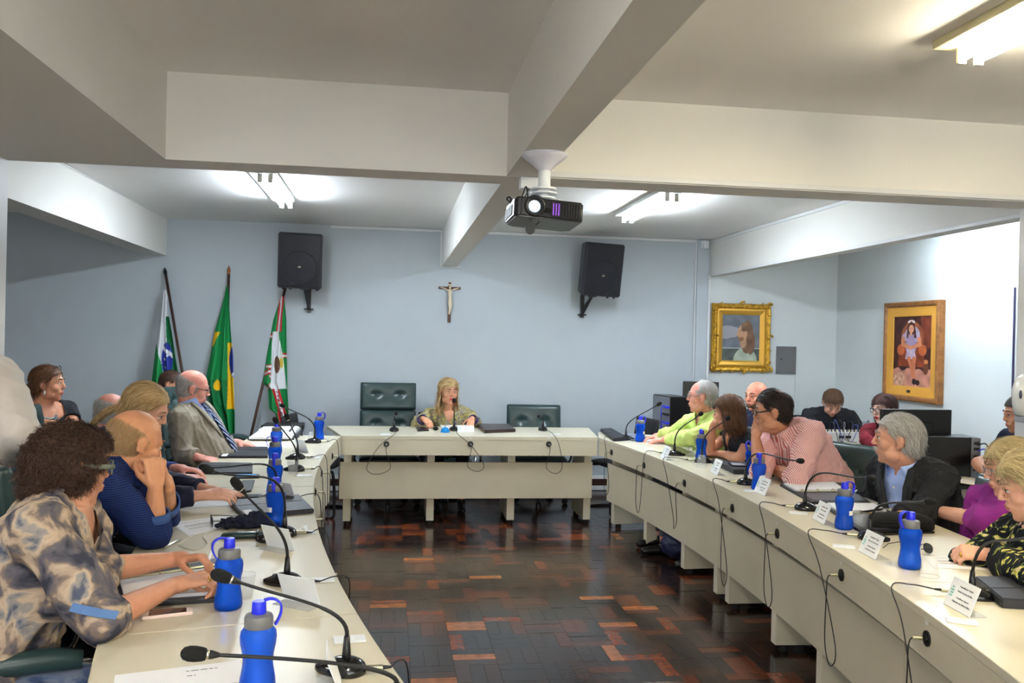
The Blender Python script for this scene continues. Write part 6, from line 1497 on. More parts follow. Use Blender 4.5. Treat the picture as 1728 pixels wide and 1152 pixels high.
spectacles(1172, 762, -60, 'spectacles lying by the forearm of the woman in black')
# navy cloth pouch
P = ([], []); c = AZ(412, 890, TZ)
_ell(P, np.array(c)+[0, 0, .022], (.105, .05, .028)); _ell(P, np.array(c)+[.05, .02, .036], (.05, .03, .034)); _ell(P, np.array(c)+[-.06, -.01, .015], (.06, .045, .016)); _ell(P, np.array(c)+[.11, .0, .016], (.045, .035, .018))
me = remesh(P, .006, 2); wrinkle(me, .012, 4, 40); q = coords(me)-np.array(c); q[:, 2] = np.maximum(q[:, 2], .0006); setco(me, q); o = link('navy_cloth', me, mat('navy_cloth', sr(22, 28, 52), .95), smooth=True); o.location = c; tag(o, 'crumpled navy cloth behind the dark green spectacle case', 'cloth')
# white charger lead
bm = BM(); pts = [(375, 894), (385, 899), (410, 896), (440, 902), (470, 903), (497, 897), (513, 890)]
W0 = AZ(440, 900, TZ+.003); tube(bm, spline([AZ(x, y, TZ+.003)-W0 for x, y in pts], 6), .0022, 6)
tube(bm, spline([AZ(x, y, TZ+.0026)-W0 for x, y in ((360, 897), (330, 902), (306, 915), (303, 920), (330, 927), (350, 918), (343, 905), (352, 897))], 6), .0018, 6)
o = obj('charger_lead', bm, mat('white_lead', sr(226, 222, 208), .5), smooth=True); o.location = W0; tag(o, 'thin white charger lead looping over the left table', 'cable')
bm = BM(); pts = [AZ(1168, 774, TZ+.003), AZ(1190, 768, TZ+.06), AZ(1205, 776, TZ+.003)]
# blue desk bell
t = empty('desk_bell', AZ(751, 729, TZ), 0, 'shiny blue desk bell left of the lit microphone', 'bell')
bm = BM(); lathe(bm, [(.0, .0), (.040, .0), (.042, .003), (.040, .007), (.036, .009)], seg=24); lathe(bm, [(.036, .009), (.036, .016), (.030, .030), (.018, .040), (.006, .044), (.0, .0445)], seg=24); obj('bell_dome', bm, mat('blue_enamel', sr(20, 140, 214), .15, metal=.3), t, smooth=True)
bm = BM(); cyl(bm, (0, 0, .050), .0035, .014, 10); sph(bm, (0, 0, .058), .006, 10); obj('bell_button', bm, Mchrome, t, smooth=True)
# marker in the hands of the curly-haired woman
bm = BM(); q = a8['L']['wr']; c = Vector(q)+V(.112, -.005, .002); tube(bm, [(-.006, -.02, -.022), (0, 0, 0), (.005, .016, .024)], .006, 10); o = obj('marker_cap', bm, Mlid, smooth=True); o.location = c; tag(o, 'small white marker held by the curly-haired woman', 'marker')
# blue bag under the right table, black shoe beside it
t = empty('backpack', (2.12, 6.0, 0), .2, 'navy backpack on the floor between the legs of the right table', 'bag')
P = ([], []); _ell(P, (2.12, 6.0, .15), (.12, .17, .16)); _ell(P, (2.06, 6.0, .10), (.09, .13, .09)); me = remesh(P, .012, 3); wrinkle(me, .012, 6, 20); q = coords(me)-np.array((2.12, 6.0, 0)); q[:, 2] = np.maximum(q[:, 2], .003)
c_, s_ = math.cos(-.2), math.sin(-.2); q[:, :2] = q[:, :2]@np.array([[c_, s_], [-s_, c_]]); setco(me, q); link('bag_body', me, mat('navy_nylon', sr(24, 30, 66), .6), t, smooth=True)
bm = BM(); tube(bm, spline([(-.08, -.05, .24), (-.12, -.04, .30), (-.14, .04, .28), (-.11, .06, .20)], 6), .010, 8); obj('bag_strap', bm, Mblk, t, smooth=True)
# ================================================================= THINGS ON AND BY THE WALLS
Mspk = mat('speaker_grey_black', sr(44, 46, 56), .5); Mgrl = mat('speaker_grille', sr(34, 36, 48), .35, metal=.3)
def speaker(corners, y, depth, yaw, label, tiltx=-8, stem_px=None):
    (x0, y0), (x1, y1) = corners
    c = AY((x0+x1)/2, (y0+y1)/2, y); w = abs(AY(x1, y1, y).x-AY(x0, y1, y).x); h = AY(x0, y0, y).z-AY(x0, y1, y).z
    t = empty('wall_speaker', c, 0, label, 'speaker')
    R_ = (Matrix.Rotation(math.radians(yaw), 3, 'Z') @ Matrix.Rotation(math.radians(-tiltx), 3, 'X') @ Matrix.Rotation(math.radians(1.5), 3, 'Y'))
    w *= .97; h *= .97
    bm = BM()   # trapezoid cabinet: narrower at the back
    f = [bm.verts.new(R_ @ V(sx*w/2, -depth/2, sz*h/2)) for sx, sz in ((-1, -1), (1, -1), (1, 1), (-1, 1))]; b = [bm.verts.new(R_ @ V(sx*w*.36, depth/2, sz*h*.47)) for sx, sz in ((-1, -1), (1, -1), (1, 1), (-1, 1))]
    bm.faces.new(f); bm.faces.new(b[::-1])
    for i in range(4): bm.faces.new((f[i], b[i], b[(i+1) % 4], f[(i+1) % 4]))
    bmesh.ops.recalc_face_normals(bm, faces=bm.faces); bmesh.ops.bevel(bm, geom=list(bm.edges), offset=.012, segments=3, affect='EDGES'); obj('cabinet', bm, Mspk, t, auto=40)
    bm = BM(); box(bm, R_ @ V(0, -depth/2-.004, 0), (w*.90, .012, h*.93), rot=R_, bevel=.004); gr = obj('grille_frame', bm, Mblk, t)
    bm = BM()
    for i in range(44):
        z = -h*.45+h*.9*(i+.5)/44; box(bm, R_ @ V(0, -depth/2-.0115, z), (w*.87, .003, h*.012), rot=R_)
    g = obj('grille', bm, Mgrl, t); g['kind'] = 'stuff'
    bm = BM(); lathe(bm, [(.0, -.006), (w*.24, -.004), (w*.36, -.001), (w*.39, -.003), (w*.39, .001)], R_ @ V(0, -depth/2-.0135, -h*.13), 32, rot=R_ @ Matrix.Rotation(PI/2, 3, 'X')); obj('woofer', bm, Mblk, t, smooth=True)
    for q in (-1, 1):
        bm = BM(); cyl(bm, R_ @ V(q*w*.27, -depth/2-.0135, h*.22), w*.09, .003, 20, rot=R_ @ Matrix.Rotation(PI/2, 3, 'X')); obj('tweeter', bm, Mblk, t)
    bm = BM(); box(bm, R_ @ V(0, -depth/2-.019, -h*.11), (.030, .003, .010), rot=R_); box(bm, R_ @ V(0, -depth/2-.019, -h*.10), (.010, .003, .016), rot=R_); obj('badge', bm, Msilver, t)
    for q in (-.38, -.22, .22, .38):
        bm = BM(); cyl(bm, R_ @ V(q*w, -depth*.3, -h/2-.008), .012, .018, 12); obj('foot', bm, Mblk, t)
    # bracket to the wall
    s = AY(*stem_px, y+.02)-c; wall = WY-c.y-.001
    bm = BM(); box(bm, V(s.x*.6, .0, -h/2-.012), (.07, .10, .012)); tube(bm, [V(s.x*.6, .03, -h/2-.012), V(s.x, wall-.05, s.z+.05)], .014, 8); tube(bm, [V(s.x*.6, -.02, -h/2-.01), V(s.x, wall-.045, s.z)], .010, 8)
    boxmm(bm, V(s.x-.02, wall-.03, s.z-.03), V(s.x+.02, wall, -h/2+.02)); boxmm(bm, V(s.x-.045, wall-.03, s.z-.008), V(s.x+.045, wall-.012, s.z+.008)); obj('wall_bracket', bm, Mblk, t)
    return t
speaker(((471, 391), (549, 487)), 8.55, .26, -4, 'black loudspeaker on the left of the back wall above the third flag', stem_px=(517, 520))
speaker(((974, 408), (1046, 500)), 8.55, .26, 8, 'black loudspeaker on the right of the back wall beside the projector', stem_px=(991, 530))
bm = BM(); tube(bm, spline([AY(1043, 408, WY-.012), AY(1050, 404, WY-.012), AY(1058, 400, WY-.012)], 5), .003, 5); o = obj('speaker_wire', bm, Mwall); tag(o, 'short wire running from the right speaker up to the ceiling trim', 'cable')

# crucifix
c = AY(758.5, 510, WY-.012); t = empty('crucifix', c, 0, 'wooden crucifix with an ivory figure on the back wall', 'crucifix')
Mcw = mat('dark_crucifix_wood', sr(84, 50, 34), .45); Miv = mat('ivory_figure', sr(222, 206, 176), .4)
bm = BM(); boxmm(bm, (-.014, -.006, -.205), (.014, .008, .205), .003); boxmm(bm, (-.112, -.0065, .135), (.112, .0075, .160), .003); obj('cross', bm, Mcw, t)
P = ([], []); F = lambda x, z, y=-.020: np.array([x, y, z])
_cap(P, F(0, .115), .020, F(.002, .045), .016); _cap(P, F(.002, .045), .016, F(.004, .015), .019); _ell(P, F(.002, .152, -.028), (.013, .014, .018)); _cap(P, F(0, .115), .012, F(.002, .14), .008)
for q in (-1, 1):
    _cap(P, F(q*.014, .120), .009, F(q*.050, .138, -.016), .0065); _cap(P, F(q*.050, .138, -.016), .0065, F(q*.094, .152, -.012), .005)
    _cap(P, F(.003+q*.010, .012), .013, F(q*.008+.006, -.050, -.030), .010); _cap(P, F(q*.008+.006, -.050, -.030), .010, F(q*.003-.002, -.118, -.016), .006)
_ell(P, F(.004, .012), (.024, .016, .018)); me = remesh(P, .0035, 2); link('figure', me, Miv, t, smooth=True)
bm = BM(); boxmm(bm, (-.016, -.012, .172), (.016, -.006, .186)); obj('title_plate', bm, Miv, t)

# paintings
def canvas(name, w, h, nx, nz, fn, parent, M):
    vs_, cs_ = [], []
    for j in range(nz+1):
        for i in range(nx+1):
            u, v = i/nx, j/nz; vs_.append(M @ V((u-.5)*w, 0, (v-.5)*h)); cs_.append(fn(u, v))
    fs = [(j*(nx+1)+i, j*(nx+1)+i+1, (j+1)*(nx+1)+i+1, (j+1)*(nx+1)+i) for j in range(nz) for i in range(nx)]
    me = bpy.data.meshes.new(name); me.from_pydata([tuple(v) for v in vs_], [], fs); me.update()
    a = me.color_attributes.new('col', 'FLOAT_COLOR', 'POINT'); a.data.foreach_set('color', np.array([(*c_, 1) for c_ in cs_], np.float32).ravel())
    return link(name, me, MATS.get('oil_paint') or attrmat('oil_paint', .45), parent)
def el(u, v, cu_, cv_, ru, rv, rot=0.):
    du, dv = u-cu_, v-cv_; c_, s_ = math.cos(rot), math.sin(rot); du, dv = du*c_+dv*s_, -du*s_+dv*c_; return math.hypot(du/ru, dv/rv)
def nz2(u, v, k=1.): return .5+.25*math.sin(u*17*k+math.sin(v*13*k)*2)+.25*math.sin(v*23*k+math.sin(u*9*k+2)*2)
def seg(u, v, a, b, r0, r1, asp=1.):
    ax, ay = a; bx, by = b; dx, dy = bx-ax, (by-ay)*asp; t_ = max(0, min(1, ((u-ax)*dx+(v-ay)*asp*dy)/(dx*dx+dy*dy))); return math.hypot(u-ax-dx*t_, (v-ay)*asp-dy*t_)/(r0+(r1-r0)*t_)
def paint_profile(u, v):
    n = nz2(u, v); c_ = [x*(.85+.3*n) for x in sr(112, 118, 128)]
    if el(u, v, .15, .62, .25, .12) < 1+.4*n: c_ = list(sr(158, 158, 164))
    if v < .27: c_ = [x*(.8+.4*n) for x in sr(84, 92, 88)]
    if abs(v-.275) < .012: c_ = list(sr(170, 174, 178))
    if (el(u, v, .62, -.05, .33, .34) < 1): c_ = [x*(.85+.3*n) for x in sr(168, 178, 160)]        # robe
    if el(u, v, .66, .52, .17, .36, -.05) < 1 or el(u, v, .76, .40, .12, .26) < 1: c_ = [x*(.75+.5*n) for x in sr(122, 92, 72)]  # hair
    if el(u, v, .56, .40, .09, .12) < 1: c_ = [x*(.8+.3*n) for x in sr(176, 140, 112)]
    if el(u, v, .535, .60, .125, .18, .1) < 1 or el(u, v, .42, .575, .035, .035) < 1 or seg(u, v, (.45, .66), (.40, .575), .02, .025) < 1: c_ = [x*(.9+.2*n) for x in sr(196, 152, 120)]
    if el(u, v, .50, .475, .085, .045) < 1: c_ = [x*(.85+.3*n) for x in sr(142, 104, 76)]
    if el(u, v, .60, .745, .15, .10, .2) < 1 and u > .5: c_ = [x*(.75+.5*n) for x in sr(128, 98, 74)]
    if el(u, v, .465, .645, .016, .008) < 1: c_ = list(sr(50, 36, 30))
    return c_
def paint_girl(u, v):
    n = nz2(u, v, 1.3); A = 1.75; c_ = [x*(.6+.8*n) for x in sr(66, 34, 32)]
    if u > .72 and v > .55: c_ = [x*(.7+.6*n) for x in sr(120, 58, 42)]
    if v < .22+.05*n: c_ = [x*(.75+.5*n) for x in sr(190, 130, 112)]
    if el(u, v, .16, .10, .16, .10) < 1.: c_ = [x*(.6+.8*nz2(u, v, 3)) for x in sr(196, 150, 124)]
    if el(u, v, .86, .28, .07, .10) < 1: c_ = [x*(.6+.6*n) for x in sr(110, 60, 40)]
    if el(u, v, .86, .36, .06, .03) < 1: c_ = list(sr(196, 120, 70))
    if el(u, v, .50, .70, .30, .22) < 1: c_ = [x*(.7+.5*n) for x in sr(150, 84, 54)]     # chair
    if el(u, v, .50, .73, .20, .13) < 1: c_ = [x*(.8+.3*n) for x in sr(176, 162, 180)]
    if (.14 < u < .82 and .28 < v < .56): c_ = [x*(.65+.6*n) for x in sr(140, 66, 40)]
    if el(u, v, .20, .52, .10, .08) < 1 or el(u, v, .77, .52, .10, .08) < 1: c_ = [x*(.8+.4*n) for x in sr(186, 96, 54)]
    if el(u, v, .47, .60, .15, .15) < 1: c_ = [x*(.85+.25*n) for x in sr(160, 140, 172)]     # dress
    if el(u, v, .30, .70, .08, .055) < 1 or el(u, v, .63, .70, .08, .055) < 1: c_ = [x*(.85+.25*n) for x in sr(176, 158, 186)]
    if abs(u-.47) < .10+.35*(.52-v) and .39 < v < .53: c_ = [x*(.8+.35*nz2(u, v, 2.4)) for x in sr(190, 172, 196)]
    for a, b in (((.26, .68), (.25, .60)), ((.25, .60), (.46, .555)), ((.68, .68), (.70, .60)), ((.70, .60), (.48, .555))):
        if seg(u, v, a, b, .050, .040, A) < 1: c_ = [x*(.9+.2*n) for x in sr(206, 134, 96)]
    if el(u, v, .46, .55, .06, .025) < 1: c_ = list(sr(214, 142, 102))
    for a, b in (((.42, .40), (.50, .26)), ((.50, .26), (.58, .13)), ((.56, .40), (.55, .27)), ((.55, .27), (.52, .16))):
        if seg(u, v, a, b, .052, .036, A) < 1: c_ = [x*(.88+.24*n) for x in sr(200, 118, 82)]
    if el(u, v, .57, .075, .055, .045) < 1 or el(u, v, .66, .065, .055, .040) < 1: c_ = list(sr(44, 26, 30))
    if el(u, v, .47, .83, .105, .10) < 1 or seg(u, v, (.40, .82), (.37, .70), .035, .025, A) < 1 or seg(u, v, (.55, .82), (.58, .70), .035, .025, A) < 1: c_ = [x*(.8+.4*n) for x in sr(82, 46, 38)]
    if el(u, v, .47, .82, .065, .058) < 1 or el(u, v, .47, .755, .030, .030) < 1: c_ = [x*(.92+.16*n) for x in sr(214, 150, 118)]
    for du in (-.024, .026):
        if el(u, v, .47+du, .830, .013, .006) < 1: c_ = list(sr(56, 32, 30))
    if el(u, v, .47, .792, .016, .005) < 1: c_ = list(sr(170, 70, 60))
    if el(u, v, .42, .925, .05, .018, .3) < 1 or el(u, v, .52, .925, .05, .018, -.3) < 1: c_ = list(sr(228, 208, 204))
    return c_
Mgilt = mat('gilt_plaster', sr(214, 164, 52), .35, metal=.6, var=.35, vscale=30, bump=.3, bscale=120); Mgilt2 = mat('gilt_inner', sr(206, 158, 60), .35, metal=.5)
# carved gilt frame, back wall of the alcove
a_, b_ = AY(1202, 511, WY-.03), AY(1298, 628, WY-.03); c = (a_+b_)/2; W_, H_ = b_.x-a_.x, a_.z-b_.z
t = empty('painting', c, 0, 'framed oil of a bearded man in profile in a carved gilt frame', 'painting')
canvas('canvas', W_-.24, H_-.24, 70, 90, paint_profile, t, Matrix.Translation((0, -.004, 0)))
def frame_mould(t, W, Hh, prof, m, M=Matrix(), name='frame_moulding'):
    """profile (inset from outer edge, height off wall) mitred round a rectangle in the xz plane, facing -y"""
    bm = BM(); rows = []
    for ins, hh in prof:
        rows.append([bm.verts.new(M @ V(sx*(W/2-ins), -hh, sz*(Hh/2-ins))) for sx, sz in ((-1, -1), (1, -1), (1, 1), (-1, 1))])
    for i in range(len(rows)-1):
        for k in range(4): bm.faces.new((rows[i][k], rows[i][(k+1) % 4], rows[i+1][(k+1) % 4], rows[i+1][k]))
    bmesh.ops.recalc_face_normals(bm, faces=bm.faces); return obj(name, bm, m, t)
frame_mould(t, W_, H_, [(0, -.028), (0, .012), (.018, .034), (.04, .030), (.058, .012)], Mgilt)
frame_mould(t, W_-.11, H_-.11, [(0, -.01), (0, .018), (.02, .022), (.05, .012), (.068, .003)], Mgilt2, name='inner_moulding')
def scroll(x, z, s, rot):
    bm = BM(); pts = []
    for i in range(22):
        a = i/21*4.4; r = s*(1-.75*i/21); pts.append(V(math.cos(a+rot)*r, -.034-.006*math.sin(i*.5), math.sin(a+rot)*r))
    tube(bm, [p+V(x, 0, z) for p in pts], .009, 6, radii=[.012*(1-.5*i/21)*s/.04 for i in range(22)]); sph(bm, (x, -.036, z), s*.26, 8); return obj('carved_scroll', bm, Mgilt, t, smooth=True)
for sx in (-1, 1):
    for sz in (-1, 1):
        scroll(sx*(W_/2-.032), sz*(H_/2-.032), .045, (0 if sx > 0 else PI)+sz*.7); scroll(sx*(W_/2-.10), sz*(H_/2-.018), .026, sz*1.5); scroll(sx*(W_/2-.018), sz*(H_/2-.11), .026, sz*2.5)
    scroll(sx*(W_/2-.022), 0, .040, .4); scroll(sx*(W_/2-.022), .13, .022, 1.4); scroll(sx*(W_/2-.022), -.13, .022, 4.4)
for sz in (-1, 1): scroll(0, sz*(H_/2-.022), .044, sz*1.2); scroll(.10, sz*(H_/2-.02), .022, 2); scroll(-.10, sz*(H_/2-.02), .022, 4)
# portrait on the right wall
a_, b_ = AX(1497, 513, XR-.03), AX(1587, 678, XR-.03); c = (a_+b_)/2; W_, H_ = abs(a_.y-b_.y), 2.0-1.075; c.z = (2.0+1.075)/2
Mr = Matrix.Rotation(-PI/2, 4, 'Z')     # local -y faces -x of the room
t = empty('painting', c, 0, 'framed portrait of a seated girl in a lilac dress on the right wall', 'painting')
Mow = mat('honey_oak_frame', sr(150, 98, 50), .35, var=.3, vscale=20); Mliner = mat('yellow_liner', sr(214, 156, 60), .5)
frame_mould(t, W_, H_, [(0, -.028), (0, .030), (.015, .038), (.035, .036), (.05, .022)], Mow, Mr)
frame_mould(t, W_-.10, H_-.10, [(0, .0), (0, .022), (.085, .012), (.088, .003)], Mliner, Mr, name='inner_moulding')
canvas('canvas', W_-.27, H_-.27, 90, 150, paint_girl, t, Matrix.Translation((-.004, 0, 0)) @ Mr)
bm = BM(); box(bm, (-.0185, .02, -H_/2+.09), (.003, .055, .026)); obj('brass_plate', bm, mat('dark_plate', sr(58, 46, 34), .4), t)

# grey electrical panel, small sensor, dispenser
a_, b_ = AY(1311, 584, WY-.03), AY(1343, 631, WY-.03); c = (a_+b_)/2; t = empty('electrical_panel', c, 0, 'grey metal electrical panel beside the gilt frame', 'electrical panel')
Mpan = mat('grey_enamel', sr(106, 108, 110), .4); w, h = b_.x-a_.x, a_.z-b_.z
bm = BM(); boxmm(bm, (-w/2, 0, -h/2), (w/2, .018, h/2), .003); obj('panel_box', bm, Mpan, t)
bm = BM(); boxmm(bm, (-w/2+.02, -.005, -h/2+.02), (w/2-.02, .0, h/2-.02), .002); d_ = obj('panel_door', bm, Mpan, t)
bm = BM(); cyl(bm, (-w/2+.05, -.008, .01), .008, .008, 12, rot=Matrix.Rotation(PI/2, 3, 'X')); obj('door_latch', bm, Mblk, d_)
c = AY(1190, 413, WY-.10); t = empty('motion_sensor', c, 0, 'small white motion sensor in the upper corner of the alcove beam', 'sensor')
bm = BM(); box(bm, (0, 0, 0), (.065, .06, .085), rz=.5, bevel=.012); obj('sensor_body', bm, Mlid, t, auto=50); bm = BM(); sph(bm, (-.012, -.024, -.012), .022, 12, s=(1, .5, 1.2)); obj('sensor_lens', bm, mat('milky_lens', sr(200, 205, 206), .3), t, smooth=True)
bm = BM(); boxmm(bm, (-.012, .02, .02), (.012, .05, .045)); obj('sensor_bracket', bm, Mlid, t)
c = V(3.13, 3.94, 1.325); t = empty('soap_dispenser', c, 0, 'white wall dispenser on the right-hand column', 'dispenser')
bm = BM(); rows = []
for z, d, w in ((-.10, .045, .05), (-.085, .075, .058), (-.03, .085, .062), (.04, .088, .062), (.09, .072, .058), (.118, .04, .05)):
    rows.append([bm.verts.new(p) for p in ((.094, -w, z), (.094-d*.8, -w*.95, z), (.094-d, -w*.6, z), (.094-d*1.05, 0, z), (.094-d, w*.6, z), (.094-d*.8, w*.95, z), (.094, w, z))])
for i in range(len(rows)-1):
    for k in range(6): bm.faces.new((rows[i][k], rows[i][k+1], rows[i+1][k+1], rows[i+1][k]))
bm.faces.new(rows[0]); bm.faces.new(rows[-1]); bmesh.ops.recalc_face_normals(bm, faces=bm.faces); obj('dispenser_cover', bm, mat('gloss_white_plastic', sr(232, 232, 228), .2), t, smooth=True)
bm = BM(); sph(bm, (.0, -.035, .02), .012, 12, s=(.6, .6, 1.9)); obj('sight_window', bm, mat('smoked_window', sr(60, 64, 80), .15), t, smooth=True)
bm = BM(); box(bm, (.05, 0, -.108), (.05, .08, .03), bevel=.006); obj('push_lever', bm, mat('grey_plastic', sr(150, 152, 160), .4), t)

# projector on the centre beam
c = AY(917, 362, 3.36); t = empty('projector', c, 0, 'black projector hanging from the ceiling beams by a white mount, lens lit', 'projector')
yw = math.radians(4); R_ = Matrix.Rotation(yw, 3, 'Z') @ Matrix.Rotation(math.radians(3), 3, 'Y') @ Matrix.Rotation(math.radians(-4), 3, 'X')
Mprj = mat('projector_black', sr(24, 24, 26), .3); w, d, h = .275, .21, .078
bm = BM(); pl_ = [(-w/2, -d/2+.015), (-w/2+.02, -d/2), (w/2-.01, -d/2), (w/2, -d/2+.015), (w/2, d/2-.03), (w/2-.03, d/2), (-w/2+.03, d/2), (-w/2, d/2-.03)]
prism(bm, pl_, -h/2, h/2); bmesh.ops.bevel(bm, geom=list(bm.edges), offset=.007, segments=3, affect='EDGES'); bmesh.ops.rotate(bm, verts=bm.verts, matrix=R_); obj('projector_body', bm, Mprj, t, auto=40)
Rx = R_ @ Matrix.Rotation(PI/2, 3, 'X')
bm = BM(); lathe(bm, [(.040, -.004), (.041, .012), (.033, .014), (.030, .004), (.026, .002)], R_ @ V(-w/2+.075, -d/2-.002, .004), 28, rot=Rx); obj('lens_ring', bm, Mblk, t, smooth=True)
bm = BM(); sph(bm, R_ @ V(-w/2+.075, -d/2+.001, .004), .024, 18, s=(1, .45, 1), rot=R_); obj('lens', bm, mat('lit_lens', sr(150, 190, 230), .05, emit=((.75, .9, 1.0), .12)), t, smooth=True)
for k in range(11):
    bm = BM(); x_ = w/2-.13+k*.0108; box(bm, R_ @ V(x_, -d/2-.002, .0), (.0042, .008, h*.68), rot=R_); obj('vent_slat', bm, Mblk if k > 3 else mat('violet_lit_slat', sr(40, 34, 50), .3), t)
    if k < 3:
        bm = BM(); box(bm, R_ @ V(x_+.0054, -d/2-.001, .0), (.004, .003, h*.6), rot=R_); obj('lamp_glow', bm, mat('violet_glow', sr(150, 90, 220), .4, emit=(sr(170, 90, 240), .07)), t)
bm = BM(); box(bm, R_ @ V(-.012, -d/2-.002, -.008), (.032, .005, .018), rot=R_); obj('ir_window', bm, Mgloss, t)
bm = BM()
for k in range(7): box(bm, R_ @ V(-w/2-.001, -d/2+.06+k*.018, -.005), (.004, .009, h*.5), rot=R_)
sg = obj('side_vents', bm, mat('grey_vent', sr(90, 90, 100), .4), t); sg['kind'] = 'stuff'
bm = BM(); cyl(bm, R_ @ V(-w/2+.07, -d/2+.03, -h/2-.035), .020, .006, 18, rot=Matrix.Rotation(PI/2, 3, 'X'))
for v_ in bm.verts: v_.co.z = (v_.co.z+h/2+.035)*1.35-h/2-.038
tube(bm, [R_ @ V(-w/2+.07, -d/2+.03, -h/2), R_ @ V(-w/2+.07, -d/2+.03, -h/2-.02)], .004, 6); tube(bm, spline([R_ @ V(-w/2+.07, -d/2+.03, -h/2-.012), R_ @ V(-w/2+.09, -d/2+.03, -h/2-.022), R_ @ V(-w/2+.105, -d/2+.03, -h/2-.008)], 5), .003, 6); obj('adjusting_foot', bm, Mblk, t)
top = ZB-c.z-.0005
bm = BM(); px_ = .0
lathe(bm, [(.0, top), (.092, top), (.092, top-.006), (.075, top-.022), (.045, top-.045), (.030, top-.060), (.026, top-.066)], (0, .0, 0), 36); obj('ceiling_rose', bm, mat('white_gloss', sr(226, 224, 234), .3), t, smooth=True)
bm = BM(); cyl(bm, (0, 0, (top-.06+h/2+.05)/2), .025, top-.06-h/2-.05, 24); obj('mount_pole', bm, Mlid, t, smooth=True)
for k, (zz, r_) in enumerate(((h/2+.062, .050), (h/2+.044, .054), (h/2+.026, .046))):
    bm = BM(); cyl(bm, (0, 0, zz), r_, .007, 24); obj('mount_plate', bm, Mlid, t, auto=40)
bm = BM(); cyl(bm, (0, 0, h/2+.04), .018, .06, 14); obj('mount_joint', bm, Mlid, t, smooth=True)
for k in range(4):
    a = PI/4+k*PI/2; bm = BM(); tube(bm, [(math.cos(a)*.02, math.sin(a)*.02, h/2+.024), (math.cos(a)*.075, math.sin(a)*.065, h/2+.012), (math.cos(a)*.10, math.sin(a)*.08, h/2+.002)], .006, 6); obj('mount_arm', bm, Mlid, t)
bm = BM(); tube(bm, spline([(-w/2+.03, .09, h/2-.01), (-w/2+.01, .05, h/2+.03), (-w/2-.008, .02, h/2+.02), (-w/2+.002, -.02, h/2+.0)], 6), .004, 6); tube(bm, spline([(-.05, .06, h/2+.0), (-.062, .07, .12), (-.05, .3, top-.16), (AZ(892, 300, ZB)-c)+V(0, -.01, -.055)], 6), .0035, 6); obj('power_cable', bm, Mwire, t, smooth=True)
bm = BM(); p_ = AZ(892, 300, ZB)-c; boxmm(bm, (p_.x-.04, p_.y-.03, top-.052), (p_.x+.04, p_.y+.03, top-.0005), .004); obj('outlet_box', bm, Mlid, t)

# ================================================================= FLAGS on leaning poles
Mpole = mat('flag_pole_wood', sr(70, 46, 36), .4); Mtip2 = mat('brass_tip', sr(170, 110, 60), .35, metal=.4)
Mflag = attrmat('flag_cloth', .75)
G_, Y_, B_, W2, RD = sr(24, 138, 72), sr(238, 190, 30), sr(44, 56, 150), sr(226, 228, 232), sr(200, 34, 48)
def flag(tip, foot, y, rows, fn, label, tipm, nu=80, nv=140, lean=.12):
    """tip, foot: photo points of the pole; rows: (photo y, left x, right x) silhouette of the hanging cloth"""
    A, B = AY(*tip, WY-.07), AY(*foot, y); d = (A-B); k = (B.z-.02)/(A.z-B.z); G = B-d*k
    t = empty('flag', G, 0, label, 'flag', 'flags on poles by the back wall')
    bm = BM(); tube(bm, [(0, 0, 0), A-G], .0135, 10); obj('pole', bm, Mpole, t, smooth=True)
    bm = BM(); lathe(bm, [(.012, 0), (.016, .008), (.010, .016), (.018, .034), (.012, .062), (.0, .095)], A-G, 12, rot=align(A-G)); obj('pole_tip', bm, tipm, t, smooth=True)
    bm = BM(); cyl(bm, (0, 0, .012), .07, .024, 20); obj('pole_base', bm, Mblk, t)
    rows_ = np.array(rows, float); py = np.linspace(rows_[0, 0], rows_[-1, 0], nv+1); lx = np.interp(py, rows_[:, 0], rows_[:, 1]); rx = np.interp(py, rows_[:, 0], rows_[:, 2])
    vs_, cs_ = [], []; z_top, z_bot = rows[0][0], rows[-1][0]
    for j in range(nv+1):
        v = j/nv
        for i in range(nu+1):
            u = i/nu; px = lx[j]+(rx[j]-lx[j])*u
            tt = (A-B); yy = np.interp(py[j], [tip[1], foot[1]], [A.y, y]); fold = math.sin(u*PI*5+v*2.2+math.sin(v*5)*.8)*(.012+.030*v)+math.sin(u*PI*11+1+v*3)*.006
            p = AY(px, py[j], yy-.022)+V(0, 0, 0); p.y += -.02+fold; bot = 0
            if j > nv*.93: p.z += .02*math.sin(u*9)*(j/nv-.93)/.07
            vs_.append(p-G); cs_.append(fn(px, py[j], u, v))
    fs = [(j*(nu+1)+i, j*(nu+1)+i+1, (j+1)*(nu+1)+i+1, (j+1)*(nu+1)+i) for j in range(nv) for i in range(nu)]
    me = bpy.data.meshes.new('cloth'); me.from_pydata([tuple(p) for p in vs_], [], fs); me.update()
    a = me.color_attributes.new('col', 'FLOAT_COLOR', 'POINT'); a.data.foreach_set('color', np.array([(*c_, 1) for c_ in cs_], np.float32).ravel())
    o = link('cloth', me, Mflag, t, smooth=True); md = o.modifiers.new('s', 'SOLIDIFY'); md.thickness = .002; return t
def f_parana(x, y, u, v):
    # white band between greens, blue disc with stars and a green branch
    if math.hypot((x-282)/9.5, (y-606)/28) < 1 and x > 272:
        if abs((y-592)-(x-282)*.9) < 4: return W2
        for sx, sy in ((279, 606), (280, 620), (284, 600), (283, 628)):
            if math.hypot(x-sx, y-sy) < 1.6: return W2
        return B_
    if x > 281 and 575 < y < 592 and (x+y) % 5 < 2.5 and x < 289: return sr(40, 120, 60)
    if x > 281+max(0, (y-530))*.05 and y > 533: return sr(14, 104, 56)
    edge_ = 266 + (y-580)*.10
    if y > 580 and x < edge_+max(0, (y-580))*.09: return G_
    return W2
